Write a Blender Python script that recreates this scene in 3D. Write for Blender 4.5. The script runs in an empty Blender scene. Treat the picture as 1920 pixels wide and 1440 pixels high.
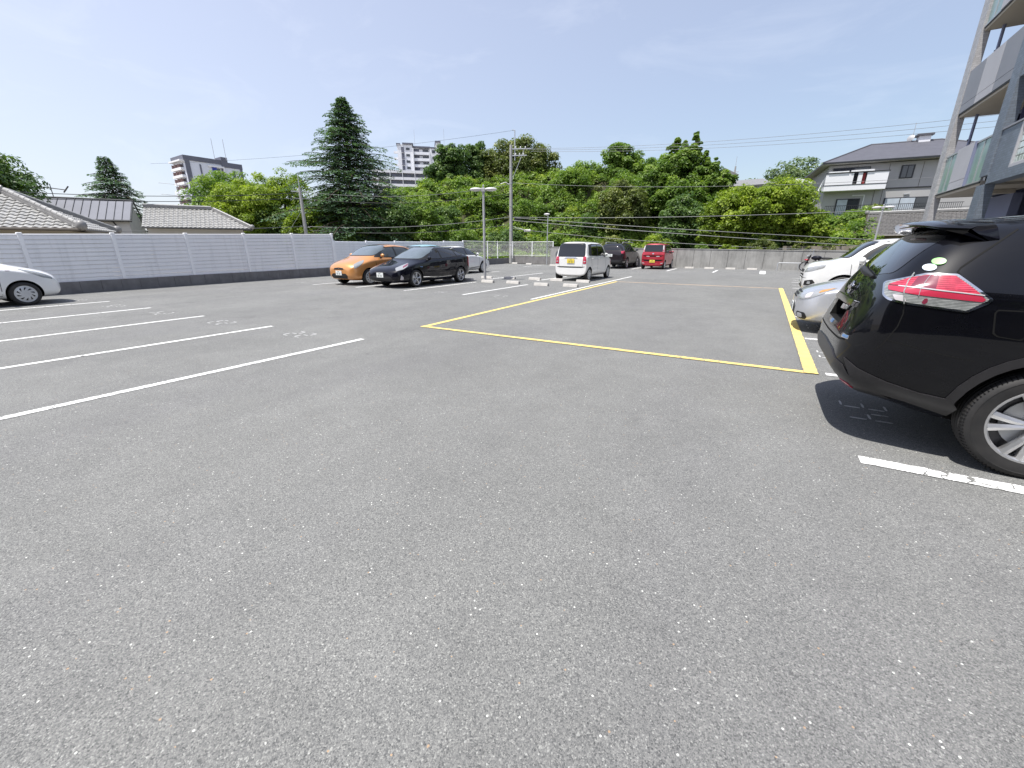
import bpy, bmesh, math, random
import numpy as np
from mathutils import Vector, Matrix
from mathutils.bvhtree import BVHTree
from mathutils import geometry as mgeo
R = math.radians
PI = math.pi
random.seed(7)
rng = np.random.default_rng(7)
scene = bpy.context.scene
COL = scene.collection

# ------------------------------------------------------------------ camera
cam_data = bpy.data.cameras.new("camera")
cam_data.sensor_width = 36.0
cam_data.lens = 14.57
cam_data.clip_start = 0.05
cam_data.clip_end = 3000
cam = bpy.data.objects.new("camera", cam_data)
COL.objects.link(cam)
cam.location = (0, 0, 1.45)
cam.rotation_euler = (R(90 - 18.25), 0, R(30.2))
scene.camera = cam

# ------------------------------------------------------------------ sky and sun
SUN_EL = R(68)
SUN_DIR = Vector((-0.45, -0.89, 0)).normalized()          # horizontal direction towards the sun
world = bpy.data.worlds.new("World")
scene.world = world
world.use_nodes = True
wn, wl = world.node_tree.nodes, world.node_tree.links
wn.clear()
w_out = wn.new("ShaderNodeOutputWorld")
w_bg = wn.new("ShaderNodeBackground")
w_sky = wn.new("ShaderNodeTexSky")
w_sky.sky_type = 'NISHITA'
w_sky.sun_disc = False
w_sky.sun_elevation = SUN_EL
w_sky.sun_rotation = math.atan2(SUN_DIR.x, SUN_DIR.y)
w_sky.altitude = 0
w_sky.air_density = 1.25
w_sky.dust_density = 0.9
w_sky.ozone_density = 3.0
# thin high cirrus drawn into the sky by direction
w_tc = wn.new("ShaderNodeTexCoord")
w_map = wn.new("ShaderNodeMapping")
w_map.inputs['Rotation'].default_value = (0.0, 0.0, R(25))
w_map.inputs['Scale'].default_value = (1.0, 2.6, 5.0)
w_n = wn.new("ShaderNodeTexNoise")
w_n.inputs['Scale'].default_value = 2.6
w_n.inputs['Detail'].default_value = 9
w_n.inputs['Roughness'].default_value = 0.62
w_n.inputs['Distortion'].default_value = 0.7
w_cr = wn.new("ShaderNodeValToRGB")
w_cr.color_ramp.elements[0].position = 0.52
w_cr.color_ramp.elements[0].color = (0, 0, 0, 1)
w_cr.color_ramp.elements[1].position = 0.86
w_cr.color_ramp.elements[1].color = (0.16, 0.16, 0.16, 1)
w_mix = wn.new("ShaderNodeMix")
w_mix.data_type = 'RGBA'
w_mix.inputs['B'].default_value = (9.0, 9.3, 9.9, 1)
w_veil = wn.new("ShaderNodeMix")                       # thin bright veil of summer haze over the whole sky
w_veil.data_type = 'RGBA'
w_veil.inputs['Factor'].default_value = 0.30
w_veil.inputs['B'].default_value = (8.0, 8.1, 9.7, 1)
w_sep = wn.new("ShaderNodeSeparateXYZ")
wl.new(w_tc.outputs['Generated'], w_sep.inputs[0])
w_vr = wn.new("ShaderNodeMapRange")                     # the veil is thick near the horizon and thin overhead
w_vr.inputs['From Min'].default_value = 0.0
w_vr.inputs['From Max'].default_value = 0.75
w_vr.inputs['To Min'].default_value = 0.62
w_vr.inputs['To Max'].default_value = 0.20
wl.new(w_sep.outputs['Z'], w_vr.inputs['Value'])
w_dot = wn.new("ShaderNodeVectorMath")
w_dot.operation = 'DOT_PRODUCT'
wl.new(w_tc.outputs['Generated'], w_dot.inputs[0])
w_dot.inputs[1].default_value = (SUN_DIR.x * math.cos(SUN_EL), SUN_DIR.y * math.cos(SUN_EL), math.sin(SUN_EL))
w_dr = wn.new("ShaderNodeMapRange")                     # and brighter on the sun's side, as haze is
w_dr.inputs['From Min'].default_value = -0.2
w_dr.inputs['From Max'].default_value = 0.7
w_dr.inputs['To Min'].default_value = 0.35
w_dr.inputs['To Max'].default_value = 1.5
wl.new(w_dot.outputs['Value'], w_dr.inputs['Value'])
w_mul = wn.new("ShaderNodeMath")
w_mul.operation = 'MULTIPLY'
wl.new(w_vr.outputs['Result'], w_mul.inputs[0])
wl.new(w_dr.outputs['Result'], w_mul.inputs[1])
wl.new(w_mul.outputs[0], w_veil.inputs['Factor'])
wl.new(w_tc.outputs['Generated'], w_map.inputs['Vector'])
wl.new(w_map.outputs['Vector'], w_n.inputs['Vector'])
wl.new(w_n.outputs['Fac'], w_cr.inputs['Fac'])
wl.new(w_sky.outputs['Color'], w_veil.inputs['A'])
wl.new(w_veil.outputs['Result'], w_mix.inputs['A'])
wl.new(w_cr.outputs['Color'], w_mix.inputs['Factor'])
wl.new(w_mix.outputs['Result'], w_bg.inputs['Color'])
w_bg.inputs['Strength'].default_value = 0.095
wl.new(w_bg.outputs['Background'], w_out.inputs['Surface'])

sun_data = bpy.data.lights.new("sun", 'SUN')
sun_data.energy = 4.4
sun_data.angle = R(0.53)
sun_data.color = (1.0, 0.965, 0.905)
sun = bpy.data.objects.new("sun", sun_data)
COL.objects.link(sun)
to_sun = Vector((SUN_DIR.x * math.cos(SUN_EL), SUN_DIR.y * math.cos(SUN_EL), math.sin(SUN_EL)))
sun.rotation_euler = to_sun.to_track_quat('Z', 'Y').to_euler()
sun.location = to_sun * 60

scene.view_settings.view_transform = 'Standard'
scene.view_settings.look = 'None'
scene.view_settings.exposure = 0.57
scene.view_settings.gamma = 1.0
scene.view_settings.use_curve_mapping = False
scene.render.engine = 'CYCLES'
scene.cycles.max_bounces = 6
scene.cycles.transparent_max_bounces = 8
scene.cycles.sample_clamp_indirect = 6.0
scene.cycles.use_denoising = True

# ------------------------------------------------------------------ materials
class NT:
    """small helper round a material's node tree"""
    def __init__(s, name):
        s.m = bpy.data.materials.new(name)
        s.m.use_nodes = True
        s.n = s.m.node_tree.nodes
        s.l = s.m.node_tree.links
        s.b = s.n['Principled BSDF']
        s.out = s.n['Material Output']
    def node(s, t, **kw):
        x = s.n.new(t)
        for k, v in kw.items():
            if k in x.inputs: s.set(x, k, v)
            else: setattr(x, k, v)
        return x
    def set(s, x, k, v):
        if hasattr(v, 'is_linked') or isinstance(v, bpy.types.NodeSocket): s.l.new(v, x.inputs[k])
        else:
            if isinstance(v, tuple) and len(v) == 3 and len(x.inputs[k].default_value) == 4: v = v + (1,)
            x.inputs[k].default_value = v
    def coord(s, scale=(1, 1, 1), kind='Object', rot=(0, 0, 0)):
        tc = s.node("ShaderNodeTexCoord")
        mp = s.node("ShaderNodeMapping")
        mp.inputs['Scale'].default_value = scale
        mp.inputs['Rotation'].default_value = rot
        s.l.new(tc.outputs[kind], mp.inputs['Vector'])
        return mp.outputs['Vector']
    def world(s, scale=(1, 1, 1)):
        g = s.node("ShaderNodeNewGeometry")
        mp = s.node("ShaderNodeMapping")
        mp.inputs['Scale'].default_value = scale
        s.l.new(g.outputs['Position'], mp.inputs['Vector'])
        return mp.outputs['Vector']
    def noise(s, vec, scale, detail=4, rough=0.55, dist=0.0):
        x = s.node("ShaderNodeTexNoise")
        x.inputs['Scale'].default_value = scale
        x.inputs['Detail'].default_value = detail
        x.inputs['Roughness'].default_value = rough
        x.inputs['Distortion'].default_value = dist
        s.l.new(vec, x.inputs['Vector'])
        return x.outputs['Fac']
    def ramp(s, fac, stops, interp='LINEAR'):
        x = s.node("ShaderNodeValToRGB")
        cr = x.color_ramp
        cr.interpolation = interp
        while len(cr.elements) > 1: cr.elements.remove(cr.elements[-1])
        cr.elements[0].position = stops[0][0]
        for i, (p, c) in enumerate(stops):
            e = cr.elements[0] if i == 0 else cr.elements.new(p)
            c = (c, c, c) if not isinstance(c, tuple) else c
            e.color = tuple(c) + ((1,) if len(c) == 3 else ())
        s.l.new(fac, x.inputs['Fac'])
        return x.outputs['Color']
    def mix(s, fac, a, b, mode='MIX'):
        x = s.node("ShaderNodeMix")
        x.data_type = 'RGBA'
        x.blend_type = mode
        s.set(x, 'Factor', fac)
        for k, v in (('A', a), ('B', b)):
            if isinstance(v, tuple): x.inputs[k].default_value = (v + (1,))[:4]
            else: s.l.new(v, x.inputs[k])
        return x.outputs['Result']
    def math(s, op, a, b=0.0):
        x = s.node("ShaderNodeMath")
        x.operation = op
        for i, v in ((0, a), (1, b)):
            if isinstance(v, (int, float)): x.inputs[i].default_value = v
            else: s.l.new(v, x.inputs[i])
        return x.outputs[0]
    def bump(s, h, strength=0.3, dist=0.01, normal=None):
        x = s.node("ShaderNodeBump")
        x.inputs['Strength'].default_value = strength
        x.inputs['Distance'].default_value = dist
        s.l.new(h, x.inputs['Height'])
        if normal: s.l.new(normal, x.inputs['Normal'])
        return x.outputs['Normal']
    def pr(s, **kw):
        names = dict(col='Base Color', rough='Roughness', metal='Metallic', spec='Specular IOR Level', coat='Coat Weight',
                     coatr='Coat Roughness', nrm='Normal', trans='Transmission Weight', ior='IOR', alpha='Alpha', emit='Emission Color', emits='Emission Strength')
        for k, v in kw.items(): s.set(s.b, names[k], v)
        return s.m

def plain(name, col, rough=0.6, metal=0.0, spec=0.5, vary=0.12, scale=3.0, bump=0.0, coat=0.0):
    """base colour with a little uneven weathering"""
    t = NT(name)
    v = t.world()
    n = t.noise(v, scale, 6, 0.6)
    lo = tuple(c * (1 - vary) for c in col)
    hi = tuple(min(1, c * (1 + vary)) for c in col)
    c = t.ramp(n, [(0.3, lo), (0.7, hi)])
    t.pr(col=c, rough=rough, metal=metal, spec=spec, coat=coat)
    if bump:
        t.pr(nrm=t.bump(t.noise(v, scale * 22, 4, 0.6), bump, 0.004))
    return t.m

M = {}

def asphalt_nodes(t):
    """weathered open-graded asphalt: pale and dark chips in a grey binder"""
    v = t.world()
    vw = t.node("ShaderNodeTexVoronoi", feature='F1')
    vw.inputs['Scale'].default_value = 185
    t.l.new(v, vw.inputs['Vector'])
    v2 = t.node("ShaderNodeTexVoronoi", feature='F1')
    v2.inputs['Scale'].default_value = 360
    t.l.new(v, v2.inputs['Vector'])
    v3 = t.node("ShaderNodeTexVoronoi", feature='F1')
    v3.inputs['Scale'].default_value = 75
    t.l.new(v, v3.inputs['Vector'])
    sep = t.node("ShaderNodeSeparateColor")
    t.l.new(vw.outputs['Color'], sep.inputs['Color'])
    sep2 = t.node("ShaderNodeSeparateColor")
    t.l.new(v2.outputs['Color'], sep2.inputs['Color'])
    sep3 = t.node("ShaderNodeSeparateColor")
    t.l.new(v3.outputs['Color'], sep3.inputs['Color'])
    chip = t.ramp(sep.outputs['Red'], [(0.0, (0.050, 0.051, 0.054)), (0.16, (0.110, 0.110, 0.112)), (0.45, (0.178, 0.176, 0.175)),
                                       (0.80, (0.232, 0.228, 0.224)), (0.94, (0.28, 0.275, 0.268)), (0.985, (0.40, 0.395, 0.38)), (1.0, (0.50, 0.495, 0.48))])
    fine = t.ramp(sep2.outputs['Green'], [(0.0, (0.07, 0.072, 0.077)), (0.5, (0.19, 0.187, 0.187)), (0.90, (0.24, 0.235, 0.233)), (1.0, (0.45, 0.44, 0.42))])
    base = t.mix(0.45, chip, fine)
    # a few larger pale stones, round and sparse
    bigm = t.math('MULTIPLY', t.math('GREATER_THAN', sep3.outputs['Blue'], 0.9955), t.math('LESS_THAN', v3.outputs['Distance'], 0.30))
    base = t.mix(bigm, base, (0.62, 0.61, 0.585))
    tanm = t.math('MULTIPLY', t.math('GREATER_THAN', sep3.outputs['Red'], 0.993), t.math('LESS_THAN', v3.outputs['Distance'], 0.30))
    base = t.mix(tanm, base, (0.40, 0.28, 0.19))
    # broad unevenness: wheel-worn paths, faint stains, bleached areas
    big = t.noise(v, 0.35, 6, 0.6, 0.4)
    base = t.mix(1.0, base, t.ramp(big, [(0.25, 0.86), (0.5, 0.98), (0.75, 1.08)]), 'MULTIPLY')
    mid = t.noise(v, 2.3, 5, 0.6)
    base = t.mix(1.0, base, t.ramp(mid, [(0.3, 0.93), (0.7, 1.06)]), 'MULTIPLY')
    stain = t.noise(v, 0.9, 3, 0.5, 0.8)
    base = t.mix(1.0, base, t.ramp(stain, [(0.0, 1.0), (0.66, 1.0), (0.74, 0.88)]), 'MULTIPLY')
    worn = t.noise(t.world((.9, .22, 1)), 0.8, 4, 0.55, 0.3)
    base = t.mix(1.0, base, t.ramp(worn, [(0.30, (0.90, 0.91, 0.90)), (0.55, (0.985, 1.0, 0.97)), (0.75, (1.03, 1.045, 1.01))]), 'MULTIPLY')
    spot = t.node("ShaderNodeTexVoronoi", feature='F1')
    spot.inputs['Scale'].default_value = 0.55
    t.l.new(v, spot.inputs['Vector'])
    sps = t.node("ShaderNodeSeparateColor"); t.l.new(spot.outputs['Color'], sps.inputs['Color'])
    dd = t.math('ADD', spot.outputs['Distance'], t.math('MULTIPLY', t.noise(v, 7, 5, .65), 0.10))
    oil = t.math('MULTIPLY', t.math('LESS_THAN', dd, 0.145), t.math('GREATER_THAN', sps.outputs['Green'], 0.55))
    base = t.mix(t.math('MULTIPLY', oil, 0.16), base, (0.05, 0.05, 0.052))
    h = t.math('ADD', t.math('MULTIPLY', t.math('SUBTRACT', 1.0, vw.outputs['Distance']), 1.0), t.math('MULTIPLY', sep.outputs['Green'], 0.55))
    return v, base, h

t = NT("asphalt")
v, base, h = asphalt_nodes(t)
crk = t.node("ShaderNodeTexVoronoi", feature='DISTANCE_TO_EDGE')
crk.inputs['Scale'].default_value = 0.23
nz = t.node("ShaderNodeTexNoise")
nz.inputs['Scale'].default_value = 1.2
nz.inputs['Detail'].default_value = 8
t.l.new(v, nz.inputs['Vector'])
vm = t.node("ShaderNodeVectorMath", operation='ADD')
t.l.new(v, vm.inputs[0]); t.l.new(nz.outputs['Color'], vm.inputs[1])
t.l.new(vm.outputs[0], crk.inputs['Vector'])
gate = t.ramp(t.noise(v, 0.17, 2), [(0.55, 0.0), (0.62, 1.0)])
cm = t.math('MULTIPLY', t.math('LESS_THAN', crk.outputs['Distance'], 0.0011), gate)
base = t.mix(t.math('MULTIPLY', cm, 0.35), base, (0.06, 0.06, 0.062))
M['asphalt'] = t.pr(col=base, rough=0.88, spec=0.35, nrm=t.bump(h, 0.6, 0.0022))

def paint_mat(name, col, wear):
    """road paint, broken along its edges and cracked across; bare asphalt shows where it has gone"""
    t = NT(name)
    v, base, h = asphalt_nodes(t)
    uv = t.node("ShaderNodeUVMap")
    sx = t.node("ShaderNodeSeparateXYZ")
    t.l.new(uv.outputs['UV'], sx.inputs[0])
    edge = t.math('ABSOLUTE', t.math('SUBTRACT', sx.outputs['Y'], 0.5))          # 0 centre .. 0.5 rim
    n1 = t.noise(v, 14, 8, 0.7)
    n2 = t.noise(v, 90, 3, 0.6)
    lim = t.math('ADD', edge, t.math('MULTIPLY', t.math('SUBTRACT', n1, 0.5), 0.42))
    lim = t.math('ADD', lim, t.math('MULTIPLY', t.math('SUBTRACT', n2, 0.5), 0.20))
    m_edge = t.math('GREATER_THAN', lim, 0.45)
    cv = t.node("ShaderNodeTexVoronoi", feature='DISTANCE_TO_EDGE')
    cv.inputs['Scale'].default_value = 4.2
    nz = t.node("ShaderNodeTexNoise")
    nz.inputs['Scale'].default_value = 9
    t.l.new(v, nz.inputs['Vector'])
    va = t.node("ShaderNodeVectorMath", operation='MULTIPLY_ADD')
    t.l.new(nz.outputs['Color'], va.inputs[0])
    va.inputs[1].default_value = (0.12, 0.12, 0.12)
    t.l.new(v, va.inputs[2])
    t.l.new(va.outputs[0], cv.inputs['Vector'])
    g2 = t.noise(v, 1.1, 4)
    m_cr = t.math('LESS_THAN', cv.outputs['Distance'], t.math('MULTIPLY', t.math('SUBTRACT', g2, 0.40), 0.11 * wear))
    m_sp = t.math('GREATER_THAN', t.noise(v, 26, 6, 0.7), 0.80 - 0.10 * wear)
    m = t.math('MAXIMUM', t.math('MAXIMUM', m_edge, m_cr), m_sp)
    dirt = t.mix(1.0, col, t.ramp(t.noise(v, 6, 6), [(0.3, 0.86), (0.7, 1.0)]), 'MULTIPLY')
    grit = t.math('MULTIPLY', t.math('GREATER_THAN', t.noise(v, 160, 2), 0.64), 0.35)
    dirt = t.mix(grit, dirt, base)
    hh = t.math('MULTIPLY', h, 0.5)
    return t.pr(col=t.mix(m, dirt, base), rough=0.8, spec=0.4, nrm=t.bump(hh, 0.4, 0.003))

M['paint_white'] = paint_mat("white_road_paint", (0.80, 0.80, 0.78), 1.0)
M['paint_yellow'] = paint_mat("yellow_road_paint", (0.80, 0.61, 0.20), 0.7)
M['paint_yellow_old'] = paint_mat("faded_yellow_road_paint", (0.64, 0.46, 0.30), 1.4)
M['paint_digit'] = paint_mat("white_stencil_paint", (0.62, 0.62, 0.61), 0.6)

def concrete(name, col, vary=0.16, streak=0.25, scale=1.6, bump=0.35):
    t = NT(name)
    v = t.world()
    n = t.noise(v, scale, 8, 0.62)
    c = t.ramp(n, [(0.28, tuple(x * (1 - vary) for x in col)), (0.72, tuple(x * (1 + vary) for x in col))])
    st = t.noise(t.world((2.2, 2.2, 0.5)), 1.3, 6, 0.6)
    c = t.mix(1.0, c, t.ramp(st, [(0.30, 1 - streak), (0.55, 1.0)]), 'MULTIPLY')
    pit = t.noise(v, 60, 3, 0.6)
    c = t.mix(1.0, c, t.ramp(pit, [(0.25, 0.80), (0.42, 1.0)]), 'MULTIPLY')
    return t.pr(col=c, rough=0.9, spec=0.3, nrm=t.bump(pit, bump, 0.004))

M['wall_concrete'] = concrete("weathered_concrete", (0.36, 0.355, 0.34), 0.14, 0.30)
M['block'] = concrete("kerb_block_concrete", (0.20, 0.195, 0.195), 0.2, 0.15, 3.0)
M['stop'] = concrete("wheel_stop_concrete", (0.52, 0.50, 0.47), 0.15, 0.15, 5.0)
M['ret_wall'] = concrete("retaining_wall_concrete", (0.25, 0.22, 0.18), 0.2, 0.25)
M['pole_concrete'] = concrete("pole_concrete", (0.36, 0.355, 0.345), 0.1, 0.2)
t = NT("white_coated_aluminium")
fv = t.noise(t.world((1.0, 1.0, 0.8)), 1.1, 6, 0.6)
fs = t.noise(t.world((7.0, 7.0, 0.6)), 1.0, 6, 0.6)
fc = t.ramp(fv, [(0.3, (0.86, 0.865, 0.885)), (0.7, (0.93, 0.93, 0.945))])
fc = t.mix(1.0, fc, t.ramp(fs, [(0.30, 0.90), (0.48, 1.0)]), 'MULTIPLY')
M['fence_white'] = t.pr(col=fc, rough=0.42, spec=0.5)
M['fence_post'] = plain("white_post_coating", (0.92, 0.92, 0.93), 0.40, 0.0, 0.5, 0.04, 2.0)
M['galv'] = plain("galvanised_steel", (0.50, 0.51, 0.52), 0.42, 0.6, 0.5, 0.10, 4.0)
M['lamp_pole'] = plain("grey_lamp_pole_paint", (0.40, 0.40, 0.41), 0.45, 0.1, 0.5, 0.08, 4.0)
M['lamp_head'] = plain("pale_lamp_housing", (0.62, 0.61, 0.60), 0.4, 0.0, 0.5, 0.05, 5.0)
M['lamp_glass'] = plain("milky_lamp_lens", (0.72, 0.72, 0.70), 0.25, 0.0, 0.5, 0.03, 5.0)
M['black'] = plain("black_plastic", (0.018, 0.018, 0.019), 0.55, 0.0, 0.4, 0.2, 6.0)
M['cladding'] = plain("dark_textured_plastic", (0.021, 0.020, 0.022), 0.38, 0.0, 0.5, 0.15, 20.0)
M['rubber'] = None
M['wire'] = plain("cable_sheath", (0.050, 0.052, 0.055), 0.6, 0.0, 0.4, 0.2, 1.0)
M['wire_light'] = plain("weathered_cable_sheath", (0.16, 0.165, 0.17), 0.5, 0.0, 0.4, 0.2, 1.0)
M['chrome'] = plain("chrome", (0.72, 0.72, 0.73), 0.10, 1.0, 0.5, 0.03, 9.0)
M['seam'] = plain("dark_seam", (0.008, 0.008, 0.008), 0.8, 0.0, 0.2, 0.1, 9.0)
M['wood_post'] = plain("dark_timber", (0.06, 0.045, 0.035), 0.8)
M['bark'] = plain("bark", (0.085, 0.065, 0.05), 0.9, 0.0, 0.2, 0.35, 3.0, 0.6)
M['soil'] = plain("hill_soil", (0.060, 0.062, 0.030), 0.95, 0.0, 0.2, 0.4, 0.8)
M['earth'] = plain("pale_dry_earth", (0.26, 0.24, 0.20), 0.95, 0.0, 0.2, 0.25, 0.6)
M['grass'] = plain("rough_grass", (0.085, 0.13, 0.030), 0.95, 0.0, 0.2, 0.4, 0.6)

t = NT("tyre_rubber")
v = t.coord()
M['rubber'] = t.pr(col=t.ramp(t.noise(v, 9, 6), [(0.3, (0.018, 0.018, 0.019)), (0.7, (0.036, 0.034, 0.033))]), rough=0.62, spec=0.4)

def rim_mat(name, col, rough=0.28):
    t = NT(name)
    n = t.noise(t.coord(), 14, 5)
    return t.pr(col=t.ramp(n, [(0.3, tuple(c * .92 for c in col)), (0.7, col)]), metal=0.85, rough=t.ramp(n, [(0.3, rough), (0.7, rough + 0.12)]))
M['rim'] = rim_mat("machined_alloy", (0.66, 0.66, 0.67))
M['rim_dark'] = rim_mat("dark_alloy", (0.09, 0.09, 0.095), 0.35)
M['hubcap'] = plain("silver_wheel_cover", (0.55, 0.56, 0.57), 0.35, 0.3, 0.5, 0.05, 9.0)

def dark_coat(t, c, metal, rough, cr):
    t.b.inputs['Coat IOR'].default_value = 1.40
    return t.pr(col=c, metal=metal, rough=rough, spec=0.08, coat=1.0, coatr=cr)

def car_paint(name, col, metal=0.0, rough=0.35, flake=0.0):
    t = NT(name)
    v = t.coord()
    n = t.noise(v, 2.2, 5, 0.6)
    dust = t.noise(v, 1.1, 7, 0.7)
    c = t.ramp(n, [(0.3, tuple(x * 0.95 for x in col)), (0.7, col)])
    c = t.mix(t.math('MULTIPLY', t.ramp(dust, [(0.45, 0.0), (0.8, 1.0)]), 0.006), c, (0.40, 0.37, 0.33))
    if flake:
        fl = t.node("ShaderNodeTexVoronoi")
        fl.inputs['Scale'].default_value = 900
        t.l.new(v, fl.inputs['Vector'])
        c = t.mix(t.math('MULTIPLY', fl.outputs['Distance'], flake), c, tuple(min(1, x * 1.8 + .02) for x in col))
    cr = t.ramp(dust, [(0.3, 0.008), (0.8, 0.03)])
    return t.pr(col=c, metal=metal, rough=rough, spec=0.5 if sum(col) > 0.3 else 0.08, coat=1.0, coatr=cr) if sum(col) > .3 else dark_coat(t, c, metal, rough, cr)

M['p_black'] = car_paint("black_car_paint", (0.0022, 0.0024, 0.0042), 0.0, 0.35, 0.0)
M['p_navy'] = car_paint("blue_black_car_paint", (0.003, 0.003, 0.008), 0.0, 0.35, 0.0)
M['p_white'] = car_paint("white_car_paint", (0.80, 0.80, 0.79))
M['p_pearl'] = car_paint("pearl_white_car_paint", (0.82, 0.81, 0.79))
M['p_silver'] = car_paint("silver_car_paint", (0.56, 0.57, 0.60), 0.55, 0.35, 0.1)
M['p_orange'] = car_paint("copper_orange_car_paint", (0.66, 0.29, 0.09), 0.3, 0.35, 0.1)
M['p_red'] = car_paint("red_car_paint", (0.40, 0.012, 0.028), 0.2, 0.35, 0.05)
M['p_grey'] = car_paint("dark_grey_car_paint", (0.022, 0.018, 0.022), 0.2, 0.35, 0.03)
M['p_blue'] = car_paint("pale_blue_car_paint", (0.32, 0.55, 0.66), 0.2, 0.35, 0.05)

def glass_mat(name, col, rough=0.02, spec=0.6):
    t = NT(name)
    n = t.noise(t.coord(), 3.0, 4)
    return t.pr(col=t.ramp(n, [(0.3, tuple(x * .8 for x in col)), (0.7, col)]), rough=rough, spec=spec, coat=0.6, coatr=0.01, ior=1.5)
M['glass_dark'] = glass_mat("dark_car_glass", (0.010, 0.011, 0.013))
M['glass_car'] = glass_mat("car_glass", (0.045, 0.055, 0.06))
M['glass_screen'] = glass_mat("windscreen_glass", (0.13, 0.16, 0.18), 0.03, 0.8)
M['glass_win'] = glass_mat("window_glass", (0.035, 0.04, 0.045), 0.03)
M['lens_clear'] = glass_mat("clear_lamp_lens", (0.33, 0.34, 0.35), 0.05, 0.8)
M['lens_red'] = glass_mat("red_lamp_lens", (0.52, 0.035, 0.075), 0.10, 0.8)
M['lens_darkred'] = glass_mat("deep_red_lamp_lens", (0.22, 0.03, 0.06), 0.08, 0.8)
M['lens_amber'] = glass_mat("amber_lamp_lens", (0.60, 0.28, 0.06), 0.06, 0.8)
def ribbed(name, lo, hi, sc, rough):
    t = NT(name)
    w = t.node("ShaderNodeTexWave", wave_type='BANDS', bands_direction='Z')
    w.inputs['Scale'].default_value = sc
    w.inputs['Distortion'].default_value = 0.6
    w.inputs['Detail'].default_value = 1.0
    t.l.new(t.coord(), w.inputs['Vector'])
    c = t.ramp(w.outputs['Fac'], [(0.25, lo), (0.75, hi)])
    c = t.mix(1.0, c, t.ramp(t.noise(t.coord(), 22, 3), [(0.35, 0.72), (0.65, 1.12)]), 'MULTIPLY')
    return t.pr(col=c, rough=rough, spec=0.8, coat=0.8, coatr=0.02, nrm=t.bump(w.outputs['Fac'], 0.25, 0.002))
M['lens_smoke'] = ribbed("ribbed_clear_lens", (0.13, 0.14, 0.135), (0.38, 0.39, 0.38), 34, 0.15)
M['lens_redrib'] = ribbed("ribbed_red_lens", (0.40, 0.015, 0.04), (0.62, 0.06, 0.10), 26, 0.12)
M['lens_pale'] = glass_mat("pale_lens_edge", (0.62, 0.58, 0.60), 0.08, 0.8)
M['plate_white'] = plain("white_number_plate", (0.75, 0.76, 0.74), 0.4, 0, 0.5, 0.04, 20)
M['plate_yellow'] = plain("yellow_number_plate", (0.80, 0.62, 0.08), 0.4, 0, 0.5, 0.04, 20)
M['plate_ink'] = plain("plate_ink", (0.03, 0.07, 0.05), 0.5, 0, 0.4, 0.1, 20)
M['sticker_green'] = plain("green_window_sticker", (0.30, 0.66, 0.22), 0.35, 0, 0.5, 0.1, 60)
M['sticker_white'] = plain("pale_window_sticker", (0.66, 0.74, 0.80), 0.35, 0, 0.5, 0.08, 60)
M['badge_blue'] = plain("blue_badge", (0.16, 0.28, 0.50), 0.3, 0.2, 0.5, 0.08, 60)

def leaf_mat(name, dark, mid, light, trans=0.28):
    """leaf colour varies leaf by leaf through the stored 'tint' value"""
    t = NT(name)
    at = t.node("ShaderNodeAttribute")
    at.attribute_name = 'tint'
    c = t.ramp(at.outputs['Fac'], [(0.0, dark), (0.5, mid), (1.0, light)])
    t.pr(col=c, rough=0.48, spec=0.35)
    tr = t.node("ShaderNodeBsdfTranslucent")
    t.l.new(t.mix(1.0, c, (1.5, 1.7, 0.6), 'MULTIPLY'), tr.inputs['Color'])
    ms = t.node("ShaderNodeMixShader")
    ms.inputs[0].default_value = trans
    t.l.new(t.b.outputs[0], ms.inputs[1])
    t.l.new(tr.outputs[0], ms.inputs[2])
    t.l.new(ms.outputs[0], t.out.inputs['Surface'])
    return t.m
M['leaf_hill'] = leaf_mat("hill_leaves", (0.065, 0.115, 0.024), (0.165, 0.255, 0.045), (0.320, 0.400, 0.085), .40)
M['leaf_dark'] = leaf_mat("dark_leaves", (0.036, 0.075, 0.024), (0.085, 0.150, 0.040), (0.175, 0.250, 0.065))
M['leaf_mid'] = leaf_mat("mid_green_leaves", (0.055, 0.105, 0.020), (0.135, 0.220, 0.038), (0.260, 0.340, 0.070), .38)
M['leaf_yellow'] = leaf_mat("yellow_green_leaves", (0.085, 0.135, 0.018), (0.200, 0.275, 0.032), (0.360, 0.420, 0.060), .36)
M['leaf_olive'] = leaf_mat("olive_leaves", (0.055, 0.075, 0.022), (0.130, 0.165, 0.042), (0.265, 0.275, 0.080))
M['leaf_far'] = leaf_mat("distant_leaves", (0.060, 0.100, 0.050), (0.120, 0.175, 0.075), (0.210, 0.260, 0.110))
M['needle'] = leaf_mat("cedar_needles", (0.030, 0.070, 0.042), (0.085, 0.150, 0.090), (0.200, 0.290, 0.170), 0.25)

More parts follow.
